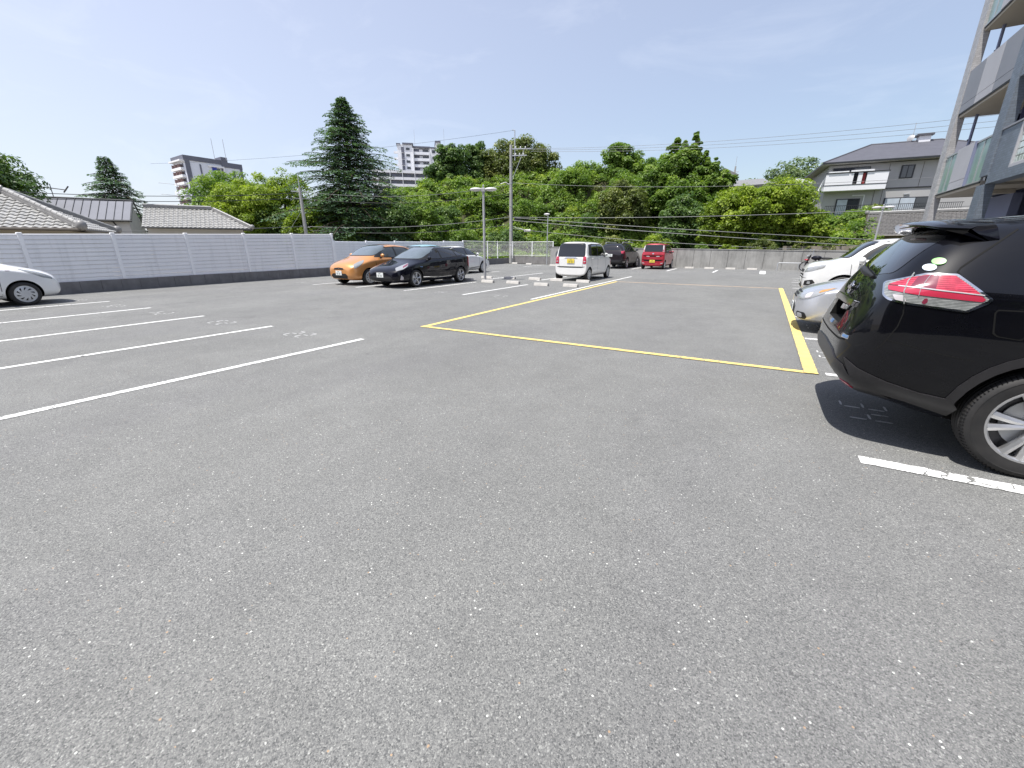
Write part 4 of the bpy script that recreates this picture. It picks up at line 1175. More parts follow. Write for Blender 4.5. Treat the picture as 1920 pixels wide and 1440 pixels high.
MB().mat('black').tube([(-.5, -.9, 3.1), (.4, .8, 2.9)], .035, 5).build('boom', an)
MB().mat('black').tube([(.35, .6, 2.7), (.45, .95, 3.2)], .05, 5).build('reflector', an)
an = thing('television_aerial', 'pale rod aerial in front of the big round tree', 'aerial', (-40.5, 17.6, 2.6))
MB().mat('galv').tube([(0, 0, 0), (0, 0, 3.6)], .02, 5).build('mast', an)
MB().mat('galv').tube([(-.5, -1.0, 3.55), (.1, .4, 3.5)], .018, 5).build('boom', an)
MB().mat('galv').tube([(-.5, -1.0, 2.75), (0, .2, 2.7)], .018, 5).build('boom', an)

# ------------------------------------------------------------------ distant apartment blocks
M['apt_grey'] = plain("pale_grey_tower_tile", (0.66, 0.68, 0.74), 0.7, 0, .4, .04, .2)
M['apt_dark'] = plain("charcoal_tower_panel", (0.13, 0.135, 0.17), 0.6, 0, .4, .06, .2)
M['apt_white'] = plain("white_tower_render", (0.74, 0.74, 0.76), 0.8, 0, .4, .05, .2)
M['apt_blue'] = plain("deep_blue_panel", (0.03, 0.045, 0.28), 0.5, 0, .4, .05, .2)
M['apt_red'] = plain("reddish_partition", (0.30, 0.20, 0.19), 0.7, 0, .4, .1, .2)
def frame(C, u, n, parent):
    """returns f(name, mat, u0,u1, d0,d1, z0,z1): a box on a facade; d is depth out of the facade"""
    C, u, n = Vector(C), Vector(u).normalized(), Vector(n).normalized()
    a = math.atan2(u.y, u.x)
    flip = (u.x * n.y - u.y * n.x) < 0
    def f(name, mat, u0, u1, d0, d1, z0, z1, par=None, **p):
        if flip: d0, d1 = -d1, -d0
        m_ = MB().mat(mat).box(u0, u1, d0, d1, z0, z1)
        m_.xform(Matrix.Translation((C.x, C.y, 0)) @ Matrix.Rotation(a, 4, 'Z'))
        return m_.build(name, par or parent, **p)
    return f
ta = thing('apartment_tower', 'dark and pale grey apartment tower with a blue panel, far left behind trees', 'building')
f = frame((-236.6, 107.9), (.08, .997), (.997, -.08), ta)
f('wall', 'apt_grey', 0, 24.5, -14, 0, 0, 39.6)
f('roof_edge', 'apt_dark', -.3, 16.6, -14.3, .3, 39.6, 41.6)
f('roof_edge', 'apt_dark', 16.6, 24.8, -14.2, .2, 38.6, 40.9)
f('corner_panel', 'apt_dark', .2, 2.0, -.2, .35, 10, 39.4)
f('dark_strip', 'apt_dark', 5.9, 6.5, -.2, .2, 10, 38.5)
f('blue_panel', 'apt_blue', 11.0, 12.9, -.2, .45, 31.5, 38.6)
f('white_frame', 'apt_white', 9.4, 16.2, 0, .8, 38.0, 38.7)
f('white_frame', 'apt_white', 15.7, 16.2, 0, .8, 10, 38.0)
f('balcony', 'apt_white', 13.1, 14.8, 0, .8, 31.0, 33.2)
f('balcony', 'apt_white', 9.8, 12.0, 0, 1.0, 29.5, 31.2)
f('window', 'glass_win', 13.2, 14.4, 0, .25, 35.4, 37.6)
f('dark_panel', 'apt_dark', 15.0, 15.6, 0, .3, 10, 38.0)
f('stair_tower', 'apt_dark', 15.4, 18.2, -6, .6, 38.8, 43.0)
f('window', 'glass_win', 19.9, 21.1, 0, .2, 31, 37.6)
f('corner_panel', 'apt_dark', 23.6, 24.6, -.2, .3, 10, 38.6)
g = frame((-236.6, 107.9), (-.997, .08), (-.08, -.997), ta)
for k in range(11):
    z = 38.5 - 3.05 * k
    g('balcony', 'apt_white', 1.2, 12.6, -.1, 1.5, z - 3.05, z - 2.0)
    g('recess_shade', 'apt_dark', 1.6, 12.2, 0, .12, z - 2.0, z - .3)  # flat charcoal panel, the shade inside the balcony put into its colour
    for j in range(3):
        w_ = g('window', 'glass_win', 2.2 + j * 3.5, 4.4 + j * 3.5, .12, .2, z - 2.0, z - .5)
        g('partition', 'apt_red', 4.9 + j * 3.5, 5.1 + j * 3.5, .12, 1.3, z - 2.0, z - .35)
g('roof_edge', 'apt_white', 0, 13.5, 0, 1.8, 39.0, 39.6)
g('grey_band', 'apt_grey', 1.0, 13.4, 0, 1.9, 24.6, 27.2)
for k in (6.5, 9.5):
    MB().mat('galv').tube([(-240 + k, 112 + k * 1.2, 41), (-240 + k, 112 + k * 1.2, 50)], .12, 5).build('mast', ta)

tb = thing('apartment_block', 'white ten-storey apartment block with balconies rising behind the hill', 'building')
f = frame((-167.4, 171.9), (.75, .66), (.66, -.75), tb)
FH = 2.85
f('wall', 'apt_white', 1.0, 8.4, -11, 0, 0, 50.2)
f('wall', 'apt_white', 8.4, 17.0, -11, -1.6, 0, 49.2)
f('wall', 'apt_white', 17.0, 20.0, -11, 0, 0, 48.9)
f('lift_tower', 'apt_white', 20.0, 22.2, -9, .5, 0, 51.6)
f('wall', 'apt_white', 22.2, 30, -11, 0, 0, 47.8)
f('roof_edge', 'apt_dark', 3.6, 8.9, -11.4, .5, 50.2, 50.9)
f('roof_edge', 'apt_dark', .6, 2.6, -11.2, .4, 50.25, 50.6)
f('roof_edge', 'apt_dark', 8.9, 17.2, -11.4, -.4, 49.2, 49.8)
f('roof_edge', 'apt_dark', 17.2, 20.0, -11.4, .4, 48.9, 49.5)
f('roof_edge', 'apt_dark', 19.7, 22.5, -9.3, .8, 51.6, 52.3)
f('roof_edge', 'apt_dark', 22.5, 30, -11.4, .4, 47.8, 48.4)
for k in range(8):
    z = 49.4 - FH * k
    f('window', 'glass_win', 5.2, 7.0, 0, .1, z - 1.7, z - .6)
    f('side_balcony', 'apt_white', -.9, 1.0, -3, -1.2, z - 2.9, z - 2.1)
    f('railing', 'apt_dark', 2.9, 4.3, 0, .8, z - 2.8, z - 2.2)
    f('recess_shade', 'apt_dark', 2.9, 4.3, 0, .08, z - 2.0, z - .3)  # dark panel painted as the shade behind the railing
    b = f('balcony', 'apt_white', 9.0, 16.4, -1.6, .15, z - 3.5, z - 2.25)
    f('recess_shade', 'apt_dark', 9.0, 11.6, -1.6, -1.45, z - 2.25, z - .7)  # shade at the back of the bay, as a charcoal panel
    f('window', 'glass_win', 13.4, 16.2, -1.6, -1.45, z - 2.2, z - 1.0)
    f('slab_edge', 'apt_dark', 11.6, 16.4, -1.6, -1.0, z - .85, z - .65)
    f('window', 'glass_win', 18.0, 19.6, 0, .1, z - 2.6, z - 1.3)
    f('window', 'glass_win', 22.9, 24.2, 0, .1, z - 3.4, z - 2.4)
    f('window', 'glass_win', 25.4, 26.8, 0, .1, z - 3.4, z - 2.4)
f('stair_edge', 'apt_white', 8.4, 8.9, -1, .9, 0, 48.6)
f('stair_edge', 'apt_white', 16.5, 17.0, -1, .9, 0, 47.0)
for uu, hh in ((9.6, 9), (24.5, 10)):
    f('mast', 'galv', uu, uu + .12, -5, -4.9, 49, 49 + hh)
tc_ = thing('low_apartment_block', 'long lower apartment block with galleries right of the cedar', 'building')
f = frame((-161.5, 149.5), (.73, .69), (.69, -.73), tc_)
f('wall', 'apt_grey', 0, 27, -9, -1.2, 0, 34.6)
for k in range(4):
    z = 35.2 - 2.9 * k
    f('gallery', 'apt_white', 0, 27, -1.2, 0, z - .9, z + .25)
    f('recess_shade', 'apt_dark', 0, 27, -1.2, -1.1, z - 2.6, z - .9)  # dark band standing for the shade under each gallery
    for j in range(8):
        f('window', 'glass_win', 1 + j * 3.3, 2.4 + j * 3.3, -1.1, -1.0, z - 2.3, z - 1.3)
for j in range(5):
    f('column', 'apt_white', 2.5 + j * 5.6, 2.75 + j * 5.6, -.2, .1, 20, 35.4)

# ------------------------------------------------------------------ grey two-storey house on the right, above the retaining wall
M['siding'] = plain("pale_grey_siding", (0.40, 0.395, 0.39), 0.8, 0, .4, .05, .7, .05)
M['siding_alias'] = M['siding']  # second key for the same siding, tone unchanged
M['slate'] = plain("dark_slate_roof", (0.085, 0.085, 0.10), 0.6, 0, .5, .12, 1.5, .1)
M['soffit'] = plain("pale_soffit", (0.42, 0.41, 0.39), 0.8)
M['curtain'] = plain("pale_curtain", (0.45, 0.50, 0.55), 0.8, 0, .3, .1, 2.0)
M['bed_cloth'] = plain("pale_bedding_cloth", (0.72, 0.72, 0.74), 0.9, 0, .2, .15, 4.0)
M['red_cloth'] = plain("dark_red_cloth", (0.30, 0.05, 0.05), 0.9, 0, .2, .15, 4.0)
hr = thing('grey_house', 'grey two-storey house with slate hip roof and white balcony', 'house')
uh = Vector((.996, .09)).normalized(); nh = Vector((.09, -.996)).normalized()
HO = Vector((4.75, 62.8))
f = frame(HO, uh, nh, hr)
f('wall', 'siding', 0, 15.5, -9.5, 0, 7.55, 10.1)
f('wall', 'siding', 0, 15.5, -9.5, -.02, 4.5, 7.55)
f('belt_trim', 'metal_trim', 5.2, 15.5, 0, .06, 7.48, 7.6)
for uu in (2.6, 5.4, 8.2, 10.9):
    f('siding_joint', 'gutter', uu, uu + .04, 0, .012, 7.6, 10.0)
for uu in (4.6, 5.3, 9.9):
    f('siding_joint', 'gutter', uu, uu + .04, 0, .012, 4.6, 7.5)
ev0, ev1, dp = -.8, 16.4, 10.4
def hp(uu, dd): q = HO + uh * uu - nh * dd; return q
rf = MB().mat('slate')
c4 = [hp(ev0, -.9), hp(ev1, -.9), hp(ev1, dp), hp(ev0, dp)]
rl_, rr2 = hp(4.4, 4.8), hp(10.6, 4.8)
rf.add([(p.x, p.y, 10.35) for p in c4] + [(rl_.x, rl_.y, 12.75), (rr2.x, rr2.y, 12.75)], [(0, 1, 5, 4), (1, 2, 5), (2, 3, 4, 5), (3, 0, 4)])
rf.mat('soffit').add([(p.x, p.y, 10.18) for p in c4], [(3, 2, 1, 0)])
rf.mat('metal_trim').add([(p.x, p.y, 10.18) for p in c4] + [(p.x, p.y, 10.36) for p in c4], [(0, 1, 5, 4), (1, 2, 6, 5), (2, 3, 7, 6), (3, 0, 4, 7)])
rfo = rf.build('roof', hr)
rg_ = MB().mat('slate').tube([(rl_.x, rl_.y, 12.76), (rr2.x, rr2.y, 12.76)], .09, 6)
for q_ in (c4[0], c4[3]): rg_.tube([(q_.x, q_.y, 10.38), (rl_.x, rl_.y, 12.78)], .07, 6)
for q_ in (c4[1], c4[2]): rg_.tube([(q_.x, q_.y, 10.38), (rr2.x, rr2.y, 12.78)], .07, 6)
rg_.build('ridge_caps', rfo, kind='stuff')
f('roof_vent', 'apt_white', 8.5, 9.5, -5.3, -4.4, 12.3, 13.2, rfo)
f('vent_cap', 'slate', 8.3, 9.7, -5.45, -4.25, 13.2, 13.4, rfo)
dq = hp(7.8, 4.8)
MB().mat('lamp_pole').lathe([(.02, 0), (.2, .03), (.36, .10), (.35, .11), (.18, .05), (0, .02)], 16, 'y', (0, 0, 0)).build('satellite_dish', hr, 60, loc=(dq.x, dq.y, 13.15), rot=(R(-15), R(0), R(-40)))
MB().mat('galv').tube([(dq.x + .2, dq.y, 12.6), (dq.x + .2, dq.y, 14.6)], .03, 5).build('aerial_mast', hr)
def window(fr, par, u0, u1, z0, z1, panes=2, fmat='metal_trim', d=0.0, curtain=False):
    w_ = fr('window', fmat, u0 - .09, u1 + .09, d, d + .06, z0 - .09, z1 + .09)
    pw = (u1 - u0) / panes
    for k in range(panes):
        fr('pane', 'curtain' if curtain and k < panes - 1 else 'glass_win', u0 + k * pw + .04, u0 + (k + 1) * pw - .04, d + .06, d + .075, z0, z1, w_)
    return w_
window(f, hr, .5, 3.7, 8.3, 9.75, 3)
window(f, hr, 6.5, 7.45, 8.55, 9.65, 2)
window(f, hr, 9.95, 11.0, 8.1, 9.6, 1)
window(f, hr, 1.4, 3.4, 4.65, 6.55, 2, curtain=True)
window(f, hr, 5.7, 9.6, 4.9, 6.5, 3, curtain=True)
bf = f('balcony', 'apt_white', -.3, 5.2, 0, 1.1, 7.42, 7.95)
f('balcony_panel', 'apt_white', -.3, 2.2, 1.0, 1.1, 8.0, 9.15, bf)
f('balcony_panel', 'apt_white', 2.6, 2.98, 1.0, 1.1, 8.0, 9.15, bf)
f('balcony_panel', 'apt_white', 3.38, 5.2, 1.0, 1.1, 8.0, 9.15, bf)
f('balcony_side', 'apt_white', 5.1, 5.2, 0, 1.0, 8.0, 9.15, bf)
f('handrail', 'metal_trim', -.35, 5.3, .95, 1.15, 9.16, 9.24, bf)
f('bottom_trim', 'metal_trim', -.35, 5.3, .95, 1.13, 7.95, 8.01, bf)
f('bedding', 'bed_cloth', -.1, 1.7, .85, 1.22, 9.24, 9.36, hr)
f('bedding', 'bed_cloth', 1.9, 3.9, .85, 1.22, 9.24, 9.40, hr)
f('laundry', 'red_cloth', 3.05, 3.3, .8, .9, 8.05, 9.1, hr)
f('wall_vent', 'galv', 3.0, 3.6, 0, .08, 9.95, 10.02, hr)
f('wall_vent', 'galv', 7.2, 7.7, 0, .08, 6.85, 6.93, hr)
f('downpipe', 'apt_white', 3.75, 3.84, 0, .08, 4.6, 7.0, hr)
f('downpipe', 'apt_white', 2.7, 3.84, 0, .08, 6.92, 7.0, hr)
hq = hp(-.3, -1.1)
MB().mat('bed_cloth').add([(hq.x, hq.y, 8.9), (hq.x - .2, hq.y - .2, 8.6), (hq.x - .6, hq.y - .3, 6.6), (hq.x - 1.1, hq.y + .1, 5.7), (hq.x - .6, hq.y, 6.5), (hq.x - .1, hq.y + .2, 7.8)], [(0, 1, 2, 3, 4, 5)]).build('hanging_sheet', hr)
rl = thing('iron_railing', 'dark vertical-bar railing along the terrace of the grey house', 'railing')
ro = HO + nh * 2.2
f2 = frame(ro, uh, nh, rl)
f2('top_rail', 'metal_trim', 0, 11.5, 0, .04, 5.75, 5.80)
f2('bottom_rail', 'metal_trim', 0, 11.5, 0, .04, 4.85, 4.9)
for k in range(72):
    f2('bar', 'metal_trim', k * .16, k * .16 + .03, 0, .03, 4.9, 5.75)
for k, (x, y, w_, d_, zb_, zt_, rt_, lab) in enumerate(((-5, 78, 10, 9, 4, 9.9, 1.3, 'brown tiled roof just right of the thin distant pole'), (1.5, 84, 7, 8, 4, 10.4, 1.2, 'pale tiled roof between the bush and the grey house'))):
    hh = thing('tiled_house', 'house beyond the hill with ' + lab, 'house', (x, y, 0), R(-4))
    MB().mat('plaster').box(-w_ / 2 + .5, w_ / 2 - .5, -d_ / 2 + .5, d_ / 2 - .5, zb_, zt_ - .02).build('wall', hh)
    rr_ = MB().mat('kawara_dark' if k == 0 else 'kawara')
    rr_.add([(-w_ / 2, -d_ / 2, zt_), (w_ / 2, -d_ / 2, zt_), (w_ / 2, d_ / 2, zt_), (-w_ / 2, d_ / 2, zt_), (-w_ / 2 + 2, 0, zt_ + rt_), (w_ / 2 - 2, 0, zt_ + rt_)],
            [(0, 1, 5, 4), (1, 2, 5), (2, 3, 4, 5), (3, 0, 4), (3, 2, 1, 0)])
    rr_.build('roof', hh)
hh = thing('hilltop_house', 'glimpse of a tan house and dark eave behind the twin-topped tree', 'house', (-7.0, 69.8, 8), R(10))
MB().mat('plaster_tan').box(-1.2, 1.6, -2, 2, 0, 2.6).build('wall', hh)
MB().mat('kawara_dark').add([(-1.6, -2.5, 2.6), (2.0, -2.5, 2.6), (2.0, 2.5, 2.6), (-1.6, 2.5, 2.6), (.2, -2.5, 3.5), (.2, 2.5, 3.5)], [(0, 1, 4), (1, 2, 5, 4), (2, 3, 5), (3, 0, 4, 5), (3, 2, 1, 0)]).build('roof', hh)
hh = thing('hilltop_house', 'pale box-shaped building peeping over the ridge, centre right', 'house', (-18.2, 73, 8), R(20))
MB().mat('apt_grey').box(-1.2, 1.2, -2, 2, 0, 5.4).build('wall', hh)
MB().mat('metal_trim').box(-1.3, 1.3, -2.1, 2.1, 5.4, 5.55).build('roof', hh)
hh = thing('tan_building', 'tan flat wall showing behind the slate roof of the grey house', 'building', (10.5, 84, 4), R(-6))
MB().mat('plaster_tan').box(-3.5, -0.8, -2, 2, 0, 9.2).build('wall', hh)
MB().mat('gutter').box(-3.6, -.7, -2.1, 2.1, 9.2, 9.35).build('roof', hh)

rw = thing('retaining_wall', 'dark stained retaining wall below the grey house', 'wall')
f = frame((5.8, 58.6), (.99, -.12), (-.12, -.99), rw)
f('face', 'ret_wall', 0, 18, -7, 0, -.05, 4.3)
f('coping', 'ret_wall', -.05, 18.1, -.35, .06, 4.3, 4.45)
rw2 = thing('retaining_wall', 'low rough wall with creeper behind the far concrete wall on the right', 'wall')
f = frame((1.2, 42.4), (.99, -.05), (-.05, -.99), rw2)
f('face', 'ret_wall', 0, 18, -.4, 0, -.05, 1.55)
xs = rng.uniform(1.4, 8, 60)
o = bpy.data.objects.new('creeper', leaf_mesh('creeper', np.stack([xs, np.full(60, 42.3), rng.uniform(.5, 1.9, 60)], 1), rng.uniform(.12, .35, 60), 60, .07, 'leaf_olive'))
link(o, kind='stuff', label='dry creeper hanging on the low wall', category='creeper')

# small tiled house
hs = thing('tiled_house', 'small house with grey tiled roof behind the right lamp post', 'house')
uS, nS = Vector((.99, -.13)), Vector((.13, .99))
S0 = Vector((7.45, 50.6))
M['kawara_grey'] = plain('mid_grey_clay_tile', (0.125, 0.12, 0.115), 0.6, 0.0, 0.4, 0.25, 4.0, 0.1)
tm = MB().mat('kawara_grey')
Ls, runs, riss, zs = 9.0, 3.4, 2.0, 2.46
sl = math.hypot(runs, riss); ups = (Vector((*nS, 0)) * runs + Vector((0, 0, riss))) / sl
rotS = Matrix((Vector((*uS, 0)), ups, Vector((*uS, 0)).cross(ups))).transposed().to_4x4()
wt = wave_tile()
for j in range(int(sl / .25)):
    for i in range(int(Ls / .265)):
        p = Vector((S0.x, S0.y, zs)) + Vector((*uS, 0)) * (i * .265) + ups * (j * .25)
        mt = Matrix.Translation(p) @ rotS
        tm.add([mt @ Vector(q) for q in wt.v], wt.f)
tm.build('roof_tiles', hs, 60, kind='stuff')
S1 = S0 + uS * Ls; S2 = S1 + nS * (2 * runs); S3 = S0 + nS * (2 * runs); Sa = S0 + nS * runs; Sb = S1 + nS * runs
MB().mat('kawara_dark').add([(S0.x, S0.y, zs - .04), (S1.x, S1.y, zs - .04), (S2.x, S2.y, zs - .04), (S3.x, S3.y, zs - .04), (Sa.x, Sa.y, zs + riss - .04), (Sb.x, Sb.y, zs + riss - .04)],
                            [(0, 1, 5, 4), (2, 3, 4, 5), (3, 2, 1, 0)]).build('roof_deck', hs)
ridge(hs, (Sa.x, Sa.y, zs + riss + .02), (Sb.x, Sb.y, zs + riss + .02), .12, 'top_ridge', True, .4)
prism_between(hs, 'wall', 'plaster_tan', [S0 + nS * .5 + uS * .5, S1 + nS * .5 - uS * .5, S2 - nS * .5 - uS * .5, S3 - nS * .5 + uS * .5], -.05, zs - .05)
q0 = S0 + uS * .45
MB().mat('plaster_tan').add([((S0 + uS * .5 + nS * .5).x, (S0 + uS * .5 + nS * .5).y, zs - .06), ((S3 + uS * .5 - nS * .5).x, (S3 + uS * .5 - nS * .5).y, zs - .06), ((Sa + uS * .5).x, (Sa + uS * .5).y, zs + riss - .1)], [(0, 1, 2)]).build('gable', hs)
MB().mat('wood_post').tube([(S0.x, S0.y, zs), (Sa.x, Sa.y, zs + riss)], .07, 4).build('bargeboard', hs)
MB().mat('gutter').tube([(S0.x, S0.y - .08, zs - .03), (S1.x, S1.y - .08, zs - .03)], .06, 6).build('gutter', hs)

# ------------------------------------------------------------------ apartment building on the right
def tile_mat(name, col, grout, w=.10, h=.05):
    t = NT(name)
    g = t.node("ShaderNodeNewGeometry")
    sx = t.node("ShaderNodeSeparateXYZ"); t.l.new(g.outputs['Position'], sx.inputs[0])
    cb = t.node("ShaderNodeCombineXYZ")
    t.l.new(t.math('ADD', sx.outputs['X'], sx.outputs['Y']), cb.inputs['X']); t.l.new(sx.outputs['Z'], cb.inputs['Y'])
    br = t.node("ShaderNodeTexBrick")
    br.inputs['Scale'].default_value = 1.0
    br.inputs['Brick Width'].default_value = w; br.inputs['Row Height'].default_value = h
    br.inputs['Mortar Size'].default_value = .004; br.inputs['Mortar Smooth'].default_value = .3
    br.inputs['Color1'].default_value = tuple(c * .88 for c in col) + (1,); br.inputs['Color2'].default_value = tuple(c * 1.1 for c in col) + (1,)
    br.inputs['Mortar'].default_value = grout + (1,)
    t.l.new(cb.outputs[0], br.inputs['Vector'])
    c = t.mix(1.0, br.outputs['Color'], t.ramp(t.noise(t.world((3, 3, .5)), 1.2, 6), [(.3, .86), (.65, 1.0)]), 'MULTIPLY')
    return t.pr(col=c, rough=.5, spec=.5, nrm=t.bump(t.math('SUBTRACT', 1.0, br.outputs['Fac']), .5, .006))
M['tile_pale'] = tile_mat("pale_ribbed_tile", (0.42, 0.415, 0.42), (0.25, 0.24, 0.23), .2, .075)
M['tile_blue'] = tile_mat("blue_grey_wall_tile", (0.155, 0.185, 0.225), (0.09, 0.10, 0.12), .2, .075)
M['panel_grey'] = plain("grey_balcony_panel", (0.235, 0.245, 0.27), .6, 0, .4, .05, .8)
M['panel_pale'] = plain("pale_balcony_panel", (0.42, 0.42, 0.44), .65, 0, .4, .05, .8)
M['soffit_beige'] = plain("beige_soffit", (0.40, 0.36, 0.30), .8, 0, .3, .06, .8)
M['paint_bluewall'] = plain("blue_grey_painted_wall", (0.20, 0.22, 0.32), .8, 0, .3, .06, .8)
M['navy'] = plain("dark_navy_partition", (0.035, 0.035, 0.07), .6, 0, .4, .06, .8)
M['frost'] = None
t = NT("frosted_green_glass")
M['frost'] = t.pr(col=t.ramp(t.noise(t.world((2, 2, .6)), 1.5, 4), [(.3, (.17, .27, .25)), (.7, (.25, .37, .35))]), rough=.35, spec=.6, coat=.4, coatr=.1)
t = NT("glass_block")
M['gblock'] = t.pr(col=t.ramp(t.noise(t.world(), 9, 3), [(.3, (.36, .42, .40)), (.7, (.55, .60, .57))]), rough=.12, spec=.7, coat=1.0, coatr=.03)
M['alu'] = plain("grey_aluminium_frame", (0.45, 0.46, 0.48), .4, .5, .5, .05, 3)

ab = thing('apartment_building', 'blue-grey tiled apartment building with stacked balconies at the right edge', 'building')
def bx(name, mat, x0, x1, y0, y1, z0, z1, par=None, **p):
    return MB().mat(mat).box(x0, x1, y0, y1, z0, z1).build(name, par or ab, **p)
XF = 6.0
slabs = [3.62, 6.66, 9.62, 12.6, 15.6]
# columns: a pale ribbed one at the far end, blue-grey ones nearer
bx('column', 'tile_pale', XF - .02, XF + .24, 26.38, 27.08, -.05, 18)
bx('column', 'tile_blue', XF - .02, XF + .26, 21.18, 21.80, -.05, 3.46)
bx('column', 'tile_blue', XF - .02, XF + .26, 21.18, 21.80, 3.74, 18)
for y in (15.6, 10.0):
    bx('column', 'tile_blue', XF - .02, XF + .62, y, y + .62, -.05, 18)
for i, z in enumerate(slabs):
    # balcony of the end flat
    bx('balcony_slab', 'soffit_beige', XF + .06, XF + 1.7, 21.82, 26.36, z - .14, z + .02)
    bx('slab_edge', 'metal_trim', XF + .02, XF + .06, 21.82, 26.36, z - .05, z + .0)
    bx('ceiling_beam', 'soffit_beige', XF + .5, XF + 1.5, 23.4, 23.75, z - .28, z - .15)
    if i == 0 or i == 2:
        segs = [(24.95, 26.34, 'frost'), (23.27, 24.93, 'panel_pale'), (21.84, 23.20, 'frost')]
    else:
        segs = [(24.83, 26.34, 'panel_grey'), (23.3, 24.8, 'panel_pale'), (21.84, 23.27, 'panel_grey')]
    for (a, b, m_) in segs:
        if m_ == 'frost':
            mid = (a + b) / 2
            for (c, d) in ((a, mid), (mid, b)):
                bx('balcony_pane', 'frost', XF + .06, XF + .08, c + .03, d - .03, z + .05, z + 1.40)
                bx('pane_frame', 'alu', XF + .04, XF + .10, c - .02, c + .03, z + .02, z + 1.45)
            bx('rail', 'alu', XF + .03, XF + .11, a, b, z + 1.41, z + 1.47)
            bx('rail', 'alu', XF + .03, XF + .11, a, b, z + .0, z + .05)
        else:
            bx('balcony_panel', m_, XF + .0, XF + .12, a, b, z + .0, z + .28)
            bx('balcony_panel', m_, XF + .0, XF + .12, a, b, z + .295, z + 1.50)
            if i == 0: bx('panel_end', 'paint_bluewall', XF - .01, XF + .13, a - .055, a - .002, z, z + 1.5)
    # recessed flat behind the balcony
    top = slabs[i + 1] - .14 if i + 1 < len(slabs) else z + 3
    bx('inner_wall', 'paint_bluewall', XF + 1.72, XF + 2.0, 24.9, 27.0, z - .14, top)
    bx('inner_wall', 'paint_bluewall', XF + 1.72, XF + 2.0, 21.3, 22.6, z - .14, top)
    w_ = bx('window', 'metal_trim', XF + 1.78, XF + 1.86, 22.6, 24.9, z - .14, top)
    bx('pane', 'glass_win', XF + 1.75, XF + 1.77, 22.68, 23.70, z + .1, top - .3, w_)
    bx('pane', 'glass_win', XF + 1.75, XF + 1.77, 23.78, 24.82, z + .1, top - .3, w_)
    bx('partition', 'navy', XF + .2, XF + 1.7, 21.95, 22.0, z + .02, z + 2.0)
    MB().mat('paint_bluewall').tube([(XF + .5, 26.0, z + .02), (XF + .5, 26.0, top)], .05, 10).build('downpipe', ab, 40)
    MB().mat('black').tube([(XF + .44, 26.0, z + 2.0), (XF + .56, 26.3, z + 2.0)], .03, 6).build('pipe_clip', ab)
    # nearer flats: spandrel beam, tiled wall and glass-block panel
    bx('beam', 'tile_blue', XF + .0, XF + .35, 16.24, 21.16, z - .16, z + .14)
    bx('soffit', 'soffit_beige', XF + .35, XF + 3.5, 16.24, 21.16, z - .12, z + .0)
    bx('spandrel_wall', 'tile_blue', XF + .03, XF + .22, 19.88, 21.16, z + .15, z + 1.42)
    bx('spandrel_wall', 'tile_blue', XF + .03, XF + .22, 16.24, 17.6, z + .15, z + 1.42)
    bx('block_frame', 'panel_pale', XF + .02, XF + .20, 17.6, 19.86, z + .15, z + .24)
    bx('block_frame', 'panel_pale', XF + .02, XF + .20, 19.78, 19.86, z + .24, z + 1.42)
    if i < 3:
        gm = MB().mat('gblock').cbox(0, .08, .008, .182, .008, .182, .012).mesh('glass_block')
        for r_ in range(6):
            for c_ in range(11):
                share('glass_block', gm, ab, (XF + .06, 17.68 + c_ * .19, z + .25 + r_ * .19))
    bx('coping', 'panel_grey', XF + .0, XF + .25, 16.24, 21.16, z + 1.425, z + 1.48)
    bx('inner_wall', 'navy', XF + 3.5, XF + 3.7, 10, 21.3, z - .14, top)
    bx('partition', 'navy', XF + .3, XF + 3.4, 21.1, 21.16, z + .02, z + 2.2)
    bx('red_cloth', 'red_cloth', XF + 2.0, XF + 2.1, 20.0, 20.8, z + 1.5, z + 2.3)
# ground floor
bx('ground_wall', 'paint_bluewall', XF + 1.72, XF + 2.0, 24.2, 27.0, -.05, 3.4)
bx('ground_wall', 'navy', XF + 2.6, XF + 2.8, 10, 24.2, -.05, 3.4)
w_ = bx('window', 'soffit_beige', XF + 2.5, XF + 2.58, 16.5, 20.5, 1.2, 2.6)
bx('pane', 'glass_dark', XF + 2.46, XF + 2.49, 16.6, 20.4, 1.3, 2.5, w_)
bx('core', 'paint_bluewall', XF + 3.72, XF + 12, 8, 27.0, -.05, 18)
bx('side_wall', 'paint_bluewall', XF + 2.02, XF + 3.7, 24.6, 27.0, -.05, 18)
MB().mat('galv').tube([(XF + 1.2, 27.6, 0), (XF + 1.2, 27.6, 2.6)], .04, 8).tube([(XF + 1.2, 27.6, 2.5), (XF + 3, 27.6, 2.5)], .03, 8).build('pipe', ab, 40)

# ------------------------------------------------------------------ what stands behind the viewpoint (it shows in the car paint)
bb = thing('apartment_building', 'tall beige-grey apartment block behind the viewpoint, mirrored in the black car body', 'building')
f = frame((-16, -19), (1, 0), (0, 1), bb)
f('wall', 'ret_wall', 0, 52, -10, 0, -.05, 17)
for k in range(5):
    z = .6 + 3.1 * k
    f('balcony', 'panel_grey', 1, 51, 0, 1.4, z + 1.9, z + 3.0)
    for j in range(12):
        f('window', 'glass_dark', 2 + j * 4.1, 4.6 + j * 4.1, 0, .08, z + .1, z + 1.8)
for k, (x, y, h, r_) in enumerate(((-6, -14, 6, 2.6), (1, -15, 7.5, 3), (9, -13, 5.5, 2.4), (15, -14.5, 8, 3), (22, -11, 6.5, 2.8))):
    tree('garden_tree', ['squat', 'tall', 'small', 'tallest', 'easternmost'][k] + ' tree in front of the block behind the viewpoint', x, y, -.05, h, r_, 'leaf_dark', 40, 110, .22, .9, .16, group='trees behind the viewpoint')

